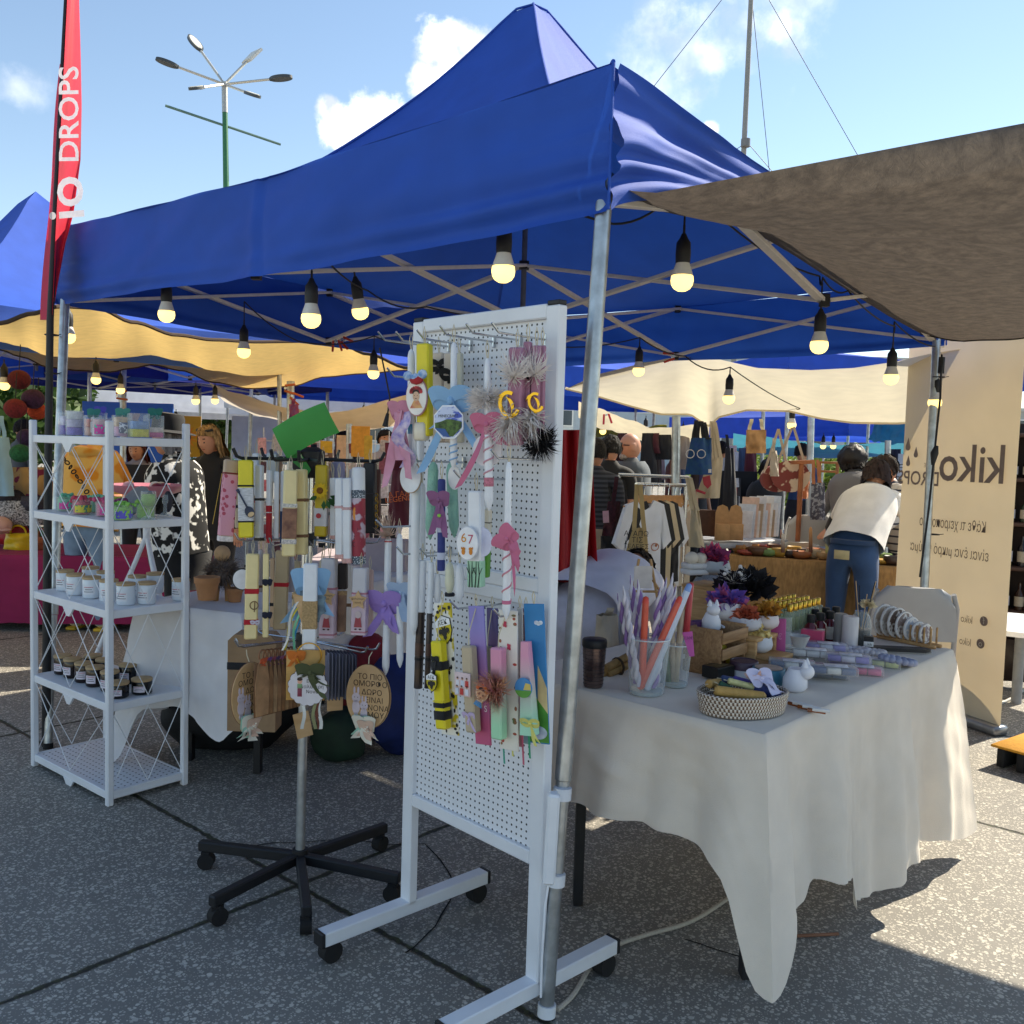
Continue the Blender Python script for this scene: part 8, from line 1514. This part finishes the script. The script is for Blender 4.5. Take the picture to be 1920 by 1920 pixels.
hang('dark_skirt', 'long dark skirt hanging under the maroon shaggy bag', 'clothes', 1126, 1160, 1005, 1060, 6.5, cloth('#14161c'), None, 0, .08); hang('black_trousers', 'black garments hanging below the tee shirts', 'clothes', 1232, 1272, 1020, 1090, 6.5, cloth('#101014'), None, 0, .1)
hang('paper_sheet', 'blank brown paper sheet hanging by two strings under the cream sheet', 'paper', 1399, 1437, 806, 850, 6.7, KRAFT, [(1405, 806, 1409, 786), (1430, 806, 1426, 786)], 0, .004, None, None, TWINE)
FLO = M('#cbb8a2', .9, 0, 12, .1, 200, col2='#7a3c38', kind='patch')
for x, y, d, rx, lab in ((1455, 897, 7.6, .13, 'round floral bag on the left hanging by a long strap'), (1482, 893, 7.5, .15, 'round floral bag on the right hanging by a long strap')):
    X = face(W(x, y, d), 10 if x < 1470 else -15); t = thing('round_bag', lab, 'bag', X, 'round floral bags'); g = G(); g.disc(rx, rx*.85, .05, X, 30, -.025); put('body', g, FLO, t); [put('strap', (lambda q: (q.ribbon([X @ V((s_*rx*.8*(1-k/6), rx*.4+(.35)*k/6, 0)) for k in range(7)], .022, V((1, 0, 0)), .003), q)[1])(G()), cloth('#a89a8a'), t) for s_ in (-1, 1)]
hang('fabric_bag', 'narrow pale cloth bag hanging before the left round floral bag', 'bag', 1446, 1457, 845, 893, 7.3, cloth('#b0a598'), [(1450, 848, 1451, 822)], 0, .05, 1444, 1462); hang('apron', 'peach apron with small dark print behind the wooden rail', 'apron', 1500, 1520, 885, 935, 7.6, M('#d9b79a', .9, 0, 26, col2='#b8704a', kind='patch'), None, 0, .05, 1494, 1516); hang('apron', 'grey dotted apron hanging from the wooden rail', 'apron', 1521, 1546, 905, 975, 7.2, M('#8b8d96', .9, 0, 40, col2='#4a4a58', kind='patch'), [(1526, 908, 1524, 862), (1538, 908, 1532, 862)], 0, .05, 1519, 1549, cloth('#a86a44'))
g = G(); g.bar(W(1485, 867, 7.4), W(1522, 866, 7.4), .05, .03); t = g.obj('wooden_rail', M('#9a5c34', .6, .2, 10), label='reddish wooden rail above the grey dotted apron', cat='rail'); g = G(); g.tube([W(1503, 870, 7.4), V((W(1503, 870, 7.4).x, W(1503, 870, 7.4).y, 0))], .02, 8); put('upright', g, M('#9a5c34', .6, .2, 10), t); X = face(W(1553, 884, 8.4)); t = thing('garment_stand', 'empty wooden frame behind the grey dotted apron', 'frame', X)
for a, b in (((-.08, .08), (.08, .08)), ((-.08, -.55), (-.08, .08)), ((.08, -.55), (.08, .08)), ((-.08, .0), (.08, .0))): g = G(); g.bar(X @ V((*a, 0)), X @ V((*b, 0)), .025, .02); put('frame_bar', g, M('#b06c34', .6), t)
hang('navy_flag', 'navy feather flag top right of the bushes', 'flag', 1668, 1690, 842, 910, 11, cloth('#141a34'), None, 0, .02); X = face(W(1697, 878, 9.8), 0); t = thing('white_flag', 'white flag with dark letters at the left edge of the banner', 'flag', X); g = G(); g.box((0, -.2, 0), (.16, .70, .006), X, .002); put('flag_cloth', g, cloth('#dcdde2', .3), t); [put('lettering', (lambda q: (q.text(s_, .10, X, 0, y, .0045), q)[1])(G()), BLACKP, t) for s_, y in (('ΞΕΙ', 0), ('ΘΟΛ', -.13))]
g = G(); p_ = W(1697, 878, 9.8); g.tube([V((p_.x+.09, p_.y, 0)), V((p_.x+.09, p_.y, p_.z+.2))], .012, 8); put('pole', g, BLACKP, t)
# ------------------------------------------------------------------ tables behind on the right
BUR = M('#ad8452', .95, .22, 60, .4, 260, st=(1, 1, .3)); q0, q1 = Z(1368, 1040, .72), Z(1730, 1066, .72); nn = V((-(q1-q0).y, (q1-q0).x, 0)).normalized()
draped_table('display table of wooden bowls behind the bending person', 'brown burlap cloth on the table of wooden bowls', [q0, q1, q1+nn*.75, q0+nn*.75], .72, lambda i, t: .06, BUR, corner=.02, flare=.012, folds=4, seed=12)
wb = None; cols = ('#a8763c', '#8a3428', '#5c3a22', '#6f8a50', '#b08a3a', '#3a2a22', '#9a5c34', '#b8a482', '#c09a68'); rs = random.Random(15)
for k in range(34):
    u = .03+.94*(k % 17)/16; w = .10+.22*(k//17)+rs.uniform(-.05, .05); p = lerp(q0, q1, u)+nn*w; p.z = .724; r = rs.uniform(.05, .075); h = rs.choice((.03, .05, .06)); X = AT(p); t = thing('wooden_bowl', 'small turned wooden bowl on the burlap table, one of many', 'bowl', X, 'wooden bowls on the burlap table'); g = G(); g.lathe([(r*.6, 0), (r*.95, h*.4), (r, h*.7), (r*.9, h), (r*.8, h*.95), (.001, h*.6)], 18, X); put('bowl', g, M(cols[k % 9], .45, .2, 20), t)
for x, y0, y1, col, lab in ((1520, 988, 1036, '#c9935c', 'tall ombre orange taper among the wooden bowls'), (1468, 1000, 1036, '#cfc4b4', 'pale taper with dark foot among the wooden bowls'), (1551, 1012, 1040, '#d2cf8a', 'short pale yellow taper beside the bending person')):
    d = 6.6; a, b = W(x, y1, d), W(x, y0, d); g = G(); g.tube([lerp(a, b, q) for q in (0, .05, .9, 1)], [.014, .014, .012, .004], 10); t = g.obj('taper_candle', M('#7a4a2a' if col != '#d2cf8a' else col, .4, 0, kind='grad', col2=col) if False else M(col, .4, 0, kind='grad', col2='#6e4026' if col != '#d2cf8a' else '#b8b468'), label=lab, cat='candle')
ga, gb = Z(1338, 1020, .80), Z(1478, 1012, .80); gn = V((-(gb-ga).y, (gb-ga).x, 0)).normalized(); X = AT(ga, math.degrees(atan2((gb-ga).y, (gb-ga).x))); gw = (gb-ga).length; t = thing('trestle_table', 'grey topped trestle table carrying cardboard stands', 'table', X); g = G(); g.box((gw/2, .35, -.02), (gw, .7, .04), X, .004); put('table_top', g, M('#9a9ca2', .5), t)
for fx in (.08, .92):
    for fy in (.08, .62): g = G(); g.bar(X @ V((gw*fx, fy, -.04)), X @ V((gw*fx, .7-fy, -.80)), .03); put('leg', g, BLACKP, t)
for k, (x, lab) in enumerate(((1352, 'left round topped cardboard display stand'), (1377, 'right round topped cardboard display stand'))):
    X2 = face(W(x, 1012, dep(ga)+.2), 0); t = thing('cardboard_stand', lab, 'display stand', X2, 'cardboard stands'); g = G(); g.prism([(-.05, 0), (.05, 0), (.05, .20), (.035, .245), (0, .26), (-.035, .245), (-.05, .20)], .008, X2); put('back_board', g, KRAFT, t); g = G(); g.box((0, .06, .03), (.10, .12, .05), X2, .002); put('front_pocket', g, KRAFT, t)
for k in range(12):
    X2 = face(W(1392+4.6*k, 1008-k*.3, dep(ga)+.25), -30+rnd(-5, 5), 0, -8); g = G(); hh_ = .20+.05*(k % 3); g.box((0, hh_/2, 0), (.13, hh_, .004), X2, .001); g.obj('greeting_card', M(('#d9d9e2', '#cfd6e4', '#d9b8a8', '#e2dfe0', '#b09a84')[k % 5], .6, .12, 30), label='upright paper card filed in the row on the trestle table', cat='card', group='cards filed on the trestle table')
X2 = face(W(1345, 1006, dep(ga)+.35)); g = G(); g.box((0, .1, 0), (.3, .2, .02), X2, .003); g.obj('wooden_box', M('#4a2c1c', .6, .2), label='dark wooden box behind the cardboard stands', cat='box')
for k in range(16):
    q = W(1372+3.4*(k % 4)+2*(k//8), 905+17*(k//4), 9.4); g = G(); g.box((0, 0, 0), (.07, .09, .004), face(q, rnd(-20, 20), rnd(-9, 9)), .001); g.obj('small_card', M(('#c8ccd4', '#b8322e', '#d2d4da', '#3a3c46')[k % 4], .6, .2, 50), label='small red or white card on the black display left of the black coat', cat='card', group='small cards on the black display')
X2 = face(W(1383, 935, 9.5)); g = G(); g.box((0, -.22, -.02), (.38, 1.0, .03), X2); g.obj('display_panel', M('#1a1a20', .8), label='black display panel holding small red and white cards', cat='display')
hang('backpack', 'beige quilted backpack on the chair behind the travel mug', 'bag', 1118, 1158, 1152, 1242, 3.4, cloth('#b5a793'), [(1135, 1160, 1145, 1140)], 0, .12, 1114, 1164); hang('apron', 'white cloth hanging beside the beige backpack', 'cloth', 1158, 1180, 1136, 1238, 3.45, cloth('#c8cbd8'), None, 0, .04)
# far right stall
X = face(W(1925, 900, 7.4), -25); t = thing('bottle_shelf', 'dark wooden shelf of bottles right of the banner', 'shelf', V((X.translation.x, X.translation.y, 0))); dk = M('#4c3022', .6, .25, 8)
for y in (.35, 0, -.35, -.7, -1.05): g = G(); g.box((0, y, 0), (.95, .03, .3), X, .003); put('shelf_board', g, dk, t)
for x in (-.46, .46): g = G(); g.box((x, -.5, 0), (.03, 1.9, .3), X, .003); put('side_board', g, dk, t)
g = G(); g.box((0, -.5, -.16), (.95, 1.9, .02), X, .003); put('back_board', g, M('#2a1c16', .8, .2), t)
for r_ in range(4):
    for k in range(9):
        p = X @ V((-.4+.1*k, (.015, -.335, -.685, -1.035)[r_], .05)); Xb = AT(p); t2 = thing('bottle', 'dark bottle with a pale label on the shelf right of the banner', 'bottle', Xb, 'bottles on the far right shelf'); hh_ = (.18, .2, .24, .22)[r_]; g = G(); g.lathe([(.032, 0), (.034, hh_*.6), (.012, hh_*.75), (.012, hh_)], 12, Xb); put('glass', g, M(('#1c1a20', '#3a2418', '#22301c')[(k+r_) % 3], .15), t2); g = G(); g.lathe([(.0345, hh_*.15), (.0348, hh_*.5)], 12, Xb); put('label', g, M(('#c9c6cc', '#b8a890', '#a8a4ac')[k % 3], .6), t2)
X = face(W(1915, 1172, 5.6)); g = G(); g.disc(.38, .38, .03, AT(X.translation), 36, -.015); t = g.obj('round_table', WHITEP, label='white round table top right of the banner', cat='table'); g = G(); g.tube([X.translation, V((X.translation.x, X.translation.y, 0))], .03, 12); put('table_leg', g, M('#8c8e92', .4), t)
hang('dark_bundle', 'brown black leather cover bunched under the white round table', 'cover', 1862, 1960, 1195, 1275, 6.0, M('#2a1c18', .5, .3, 10, .4, 30), None, 0, .3)
y0, y1, y2 = Z(1857, 1397, .10), Z(1960, 1425, .10), Z(1960, 1352, .10); X = frame(y0, y1-y0, y2-y0); t = thing('pallet', 'black plastic pallet with a yellow mat right of the banner', 'pallet', V((y0.x, y0.y, 0))); g = G(); g.box((.45, .30, .0), (.9, .6, .012), X, .003); put('yellow_mat', g, M('#d89a2c', .8, .12, 60, .5, 120), t)
for k in range(10): g = G(); g.box((.05+.09*k, .3, -.05), (.035, .6, .085), X, .002); put('pallet_rib', g, RUB, t)
# ------------------------------------------------------------------ left stalls
m0, m1 = Z(-330, 1034, .56), Z(352, 1046, .56); mn = V((-(m1-m0).y, (m1-m0).x, 0)).normalized()
draped_table('long table of bags and scarves at the left', 'magenta cloth on the table of bags and scarves', [m0, m1, m1+mn*.8, m0+mn*.8], .56, lambda i, t: .06, M('#8e1a4e', .85, .1, 6, .2, 300), corner=.02, flare=.012, folds=5, seed=21)
def ball(px, py, r, d, col, lab): X = AT(W(px, py, d)); t = thing('yarn_lantern', lab, 'lantern', X, 'yarn ball lanterns at the left'); g = G(); g.sph((0, 0, 0), (r, r, r*.9), 20, X); put('ball', g, M(col, .9, .35, 60, .8, 90), t); g = G(); g.tube([X @ V((0, 0, r*.88)), X @ V((.01, 0, r+.16))], .003, 5); put('cord', g, BLACKC, t)
for a in ((36, 712, .072, 6.2, '#5c1820', 'dark red yarn lantern at the top left of the bunch'), (62, 748, .072, 6.1, '#3a1c3c', 'purple yarn lantern in the middle of the bunch'), (29, 766, .070, 6.0, '#6e1c20', 'dark red yarn lantern at the lower left of the bunch'), (70, 771, .062, 6.2, '#b0401c', 'orange yarn lantern at the right of the bunch'), (50, 820, .062, 6.2, '#341e40', 'dark violet yarn lantern hanging lower'), (38, 850, .066, 6.1, '#1f5a34', 'green yarn lantern hanging lowest')): ball(*a)
hang('blue_bag', 'pale blue tote bag hanging at the left edge', 'bag', -22, 16, 820, 930, 7.0, cloth('#8fb4cc'), [(-6, 824, 0, 780), (8, 824, 4, 780)], 0, .08, -26, 26); hang('cushion_bag', 'maroon printed cushion bag on the left table', 'bag', 20, 84, 876, 938, 7.2, M('#6e1c40', .9, .2, 12, col2='#a88a5c', kind='patch'), None, 0, .14); hang('brown_bag', 'tan bag behind the left tent leg', 'bag', 76, 104, 892, 960, 7.3, cloth('#8a5a2c'), None, 0, .1)
for k, (x0, x1, y0, y1, col, c2, lab) in enumerate(((-20, 60, 918, 955, '#3a3640', '#26242c', 'dark grey folded scarf on top of the scarf pile'), (-20, 84, 938, 985, '#cfcaca', '#1c1a1e', 'black and white tweed scarf in the pile'), (40, 100, 930, 960, '#2c2a36', '#3a3844', 'charcoal scarf beside the tweed one'))): hang('folded_scarf', lab, 'scarf', x0, x1, y0, y1, 7.2-.05*k, M(col, .95, 0, 90, .5, 120, col2=c2), None, 0, .2, None, None, None, 'scarves on the left table')
X = AT(W(-2, 985, 7.0)); t = thing('cap', 'pale pink cap at the left edge of the bag table', 'cap', X); g = G(); g.sph((0, 0, .0), (.09, .1, .07), 16, X); put('crown', g, cloth('#d0a8a0'), t); g = G(); g.disc(.07, .05, .01, X @ Matrix.Translation((.05, -.06, -.03)), 18); put('peak', g, cloth('#d0a8a0'), t)
for x0, x1, y0, y1, col, lab, d in ((4, 64, 1000, 1036, '#d8b81c', 'bright yellow bag at the front of the bag table', 7.1), (-20, 58, 984, 1020, '#a81c24', 'red bag behind the yellow one', 7.25), (58, 94, 988, 1026, '#1f6a34', 'green bag right of the yellow one', 7.2), (66, 92, 1006, 1032, '#8a4a2c', 'small brown bag below the green one', 7.12)):
    t = hang('zip_bag', lab, 'bag', x0+6, x1-6, y0, y1, d, M(col, .5, .1, 20), None, 0, .12, x0, x1, None, 'bright bags on the bag table'); g = G(); c = W((x0+x1)/2, y0, d); s_ = (x1-x0)*d/F/2; g.tube([c+V((s_*.5*cos(a), 0, .06*sin(a))) for a in [pi*k/8 for k in range(9)]], .008, 6); put('handle', g, M(col, .5, .1, 20), t)
X = face(W(240, 822, 9.8)); g = G(); g.box((0, -.25, 0), (.95, 1.25, .03), X, .004); g.obj('partition_screen', M('#0f5fc4', .5, .05), label='bright blue panel standing behind the red haired person', cat='panel'); X = face(W(348, 800, 9.6)); t = thing('sunflower_cloth', 'yellow cloth with a big sunflower hanging above the black hat', 'cloth', X); g = G(); g.box((0, -.1, 0), (.32, .42, .006), X, .002); put('cloth', g, cloth('#c99a2c'), t)
g = G(); [g.prism([(.05*cos(a)-.02*sin(a), .05*sin(a)+.02*cos(a)), (.14*cos(a), .14*sin(a)), (.05*cos(a)+.02*sin(a), .05*sin(a)-.02*cos(a))], .002, X @ Matrix.Translation((0, -.1, 0)), .004) for a in [radians(24*k) for k in range(15)]]; put('petals', g, M('#d8861c', .8), t); g = G(); g.disc(.06, .06, .003, X @ Matrix.Translation((0, -.1, .005)), 20); put('flower_heart', g, M('#3a2014', .9), t)
X = AT(W(275, 915, 5.3)); t = thing('pink_tray', 'shallow pink tray of sweets on a white tripod', 'tray', X); g = G(); g.lathe([(.09, -.05), (.19, -.015), (.215, .02), (.205, .02), (.18, -.01), (.001, -.02)], 30, X); put('dish', g, M('#c97f92', .3, .05), t); [put('sweet', (lambda q: (q.sph((rnd(-.13, .13), rnd(-.1, .1), .01), (.035, .03, .025), 9, X), q)[1])(G()), M(c_, .5), t) for c_ in ('#d8c0a4', '#8a1c34', '#e0d2c0', '#7a1830', '#d8a4a8')]
c = X.translation-V((0, 0, .05)); t = thing('tripod', 'white tripod stand behind the candle shelf', 'tripod', V((c.x, c.y, 0))); g = G(); g.tube([c, c-V((0, 0, .25))], .02, 10); put('column', g, STEELW, t)
for a in (200, 320, 80): k = c-V((0, 0, .22)); g = G(); g.tube([k, V((c.x+.34*cos(radians(a)), c.y+.34*sin(radians(a)), .01))], .014, 8); put('tripod_leg', g, STEELW, t)
# things on and under the white left table
def pot(label, px, py, r, h): X = AT(Z(px, py, T2Z+.002)); t = thing('clay_pot', label, 'pot', X, 'clay pots on the left table'); g = G(); g.lathe([(r*.72, 0), (r*.94, h*.74), (r, h*.74), (r*1.04, h), (r*.92, h), (r*.8, h*.3), (.001, h*.25)], 26, X); put('pot', g, M('#a8764e', .85, .12, 20, .2, 120), t)
pot('terracotta pot at the right of the shelf', 388, 1124, .046, .09); pot('small terracotta pot beside the brown doll legs', 440, 1128, .036, .06); X = AT(Z(388, 1124, T2Z+.055)); t = thing('clay_pot', 'terracotta pot stacked in the first one', 'pot', X, 'clay pots on the left table'); g = G(); g.lathe([(.034, 0), (.046, .068), (.05, .068), (.051, .092), (.044, .092), (.001, .05)], 26, X); put('pot', g, M('#a8764e', .85, .12, 20, .2, 120), t)
X = AT(Z(416, 1126, T2Z+.002)); t = thing('wooden_doll', 'wooden doll with a furry grey brown body on the left table', 'doll', X); [put('leg', (lambda q: (q.tube([X @ V((s_*.028, 0, 0)), X @ V((s_*.022, 0, .10))], .014, 10), q)[1])(G()), M('#a87c48', .6, .1), t) for s_ in (-1, 1)]; g = G(); g.sph((0, 0, .13), (.05, .045, .045), 12, X); fluff(g, X @ Matrix.Translation((0, 0, .13)) @ Matrix.Rotation(radians(90), 4, 'X'), .05, 700, .075, 1.2, .9, .03, 51, .0014); fluff(g, X @ Matrix.Translation((0, 0, .13)), .05, 400, .07, 1.2, 1, .0, 52, .0014); put('fur', g, M('#75665e', .9, .4, 40), t)
g = G(); g.sph((0, 0, .205), (.035, .033, .036), 14, X); put('head', g, M('#b8946c', .6), t)
X = AT(W(484, 1330, SD+.75)); p = X.translation; g = G(); g.prism([(-.095, 0), (.095, 0), (.095, .36), (.07, .385), (-.07, .385), (-.095, .36)], .10, face(V((p.x, p.y, .30)), 0)); t = g.obj('cardboard_case', M('#9a7c5c', .8, .1), label='brown cardboard carry case behind the oval bunny tag', cat='case'); g = G(); g.box((0, .22, .0), (.195, .03, .105), face(V((p.x, p.y-.05, .34)), 0) @ Matrix.Translation((0, 0, 0)), .002); put('black_strap', g, BLACKC, t)
def bag_blob(label, px, py, sx, sy, sz, d, col, seed):
    b = GD(px, d); g = G(); g.sph((b.x, b.y, sz*.5), (sx, sy, sz*.55), 26); g.v = [V((q.x+.05*noise.noise(q*5+V((seed, 0, 0))), q.y+.04*noise.noise(q*5), max(.003, q.z+.06*noise.noise(q*6+V((0, seed, 0)))))) for q in g.v]; return g.obj('cloth_bag', M(col, .75, .3, 12, .5, 30), label=label, cat='bag', ang=80)
bag_blob('big black sack on the ground under the white left table', 440, 1400, .34, .26, .36, 4.35, '#0e0e12', 3); bag_blob('royal blue sack on the ground behind the pegboard', 752, 1300, .14, .14, .44, 4.3, '#0a1f5c', 8); bag_blob('dark green printed bag on the ground under the rack tags', 642, 1380, .14, .12, .20, 4.2, '#0f2a1a', 5); bag_blob('dark red sack on the ground behind the rotating rack', 690, 1300, .15, .14, .50, 4.5, '#7a1420', 11)
# middle stall seen behind the rack
k0, k1 = Z(560, 1050, .74), Z(770, 1050, .74); kn = V((0, 1, 0)); k0.y = k1.y = 6.2; k0 = W(575, 1040, 6.2); k1 = W(790, 1040, 6.2)
draped_table('display table behind the rotating rack', 'greyish mauve cloth on the table behind the rotating rack', [k0, k1, k1+kn*.7, k0+kn*.7], .66, lambda i, t: .1, M('#b5a8b0', .85, .06), corner=.02, flare=.012, folds=5, seed=31)
g = G(); g.box((0, 0, 0), (.24, .30, .16), face(W(722, 1062, 5.2)), .004); g.obj('card_box', M('#a698a0', .7, .05), label='large grey mauve box behind the purple bowed taper', cat='box')
X = face(W(650, 900, 8.4)); t = thing('wire_panel', 'white wire panel behind the rotating rack', 'display panel', V((X.translation.x, X.translation.y, 0)))
for i in range(13): g = G(); g.tube([X @ V((-.75+.125*i, -.9, 0)), X @ V((-.75+.125*i, .45, 0))], .004, 5); put('wire', g, STEELW, t)
for i in range(7): g = G(); g.tube([X @ V((-.78, -.75+.18*i, .004)), X @ V((.78, -.75+.18*i, .004))], .004, 5); put('wire', g, STEELW, t)
cl_ = ('#d8a4b4', '#e4e2e6', '#c8c2cc', '#8a4a5c', '#e0b060', '#b8b4c4', '#d2788c', '#5a3a4a', '#e8d8d0')
for i in range(66):
    X2 = face(X @ V((-.74+.134*(i % 12)+rnd(-.02, .02), .30-.19*(i//12)+rnd(-.03, .03), .03)), rnd(-25, 25), rnd(-8, 8)); g = G(); g.box((0, 0, 0), (rnd(.05, .10), rnd(.08, .15), .008), X2, .002); g.obj('keychain_card', M(cl_[(i*5+i//7) % 9], .6, .3, 40), label='small pastel or dark trinket card on the wire panel behind the rack', cat='card', group='trinket cards on the wire panel')
for x, y, w_, h_, col, lab in ((676, 828, .16, .26, '#d8962c', 'orange hanging board with white dots behind the rack'), (690, 850, .07, .30, '#c9a030', 'narrow mustard board beside the orange one'), (612, 838, .10, .10, '#d8a824', 'yellow wooden flower sign right of the green paper'), (640, 845, .08, .26, '#d8b08c', 'peach ribbon rosette strip left of the orange board')): g = G(); g.box((0, 0, 0), (w_, h_, .012), face(W(x, y, 7.9), rnd(-8, 8)), .004); g.obj('hanging_board', M(col, .6, .15, 30), label=lab, cat='sign')
t = hang('drawstring_bag', 'maroon drawstring bag with orange letters left of the pegboard', 'bag', 735, 764, 880, 985, 4.6, cloth('#5a1624'), [(742, 882, 748, 862), (756, 882, 752, 862)], 0, .08, 726, 772); [put('lettering', (lambda q: (q.text(s_, .036, face(W(748, y, 4.52), 0, 8)), q)[1])(G()), M('#d8662a', .6), t) for s_, y in (('Α ΓΑΑ', 927), ('LEGEND', 936))]
hang('rainbow_bag', 'small rainbow bag hanging on the pole left of the green paper', 'bag', 542, 560, 758, 788, 7.6, M('#c8402a', .8, 0, 6, col2='#2a4a8c'), [(548, 760, 552, 748)], 0, .06); hang('maroon_bag', 'dark maroon bag hanging behind the pink ribbons', 'bag', 722, 762, 830, 880, 7.0, cloth('#6e1428'), None, 0, .08)
X = face(W(500, 822, 12)); g = G(); g.box((0, 0, 0), (.9, .55, .01), X, .004); g.obj('plastic_sheet', M('#d9dce2', .2, .1, 6), label='clear shiny plastic sheet on the white tent left of the green paper', cat='sheet')
for k, (px, d, lab, hgt, yaw, top) in enumerate(((720, 10.5, 'distant person in a pale top behind the pegboard left edge', 1.6, 20, '#b8b0b4'), (590, 11.5, 'distant person in dark clothes behind the rotating rack', 1.62, 170, '#26282e'), (1310, 11, 'distant person in brown behind the blue tote', 1.6, 60, '#5a4034'), (40, 11, 'distant person in grey beyond the hanging lanterns', 1.6, 150, '#4a4c52'))):
    person(lab, GD(px, d), yaw, hgt, 2, top=top, pants='#23252c', hair='#241a14', sleeve=.9)
rs = random.Random(44)
for k in range(40):
    left = k % 5 in (0, 1); x = rs.uniform(585, 765) if left else rs.uniform(1125, 1420); y = rs.uniform(826, 850); w_ = rs.uniform(10, 20); hang('garment', 'small garment hanging among others at the far stalls '+('behind the rotating rack' if left else 'behind the tee shirt rack'), 'garment', x, x+w_, y, y+rs.uniform(50, 95), rs.uniform(9.6, 11.5), cloth(rs.choice(('#1a1b20', '#2a2026', '#5a1a2a', '#b8a890', '#c9c6cc', '#3a4a6a', '#8a6a5a', '#d4b8b8', '#22252c', '#6a5a7a'))), None, 0, .08, x-rs.uniform(1, 5), x+w_+rs.uniform(1, 5), None, 'garments at the far stalls')
for px, d, lab, hgt, yaw, top in ((1262, 10.8, 'distant person in dark red between the far garments', 1.58, 100, '#5a2028'), (1352, 12, 'distant person in white beyond the black bags', 1.6, 200, '#c9c8c6'), (640, 12.5, 'distant person in pink behind the wire panel', 1.6, 30, '#b87a88'), (1500, 11.5, 'distant person in blue beyond the floral bags', 1.6, 150, '#34507a')): person(lab, GD(px, d), yaw, hgt, 2, top=top, pants='#23252c', hair='#241a14', sleeve=.9)
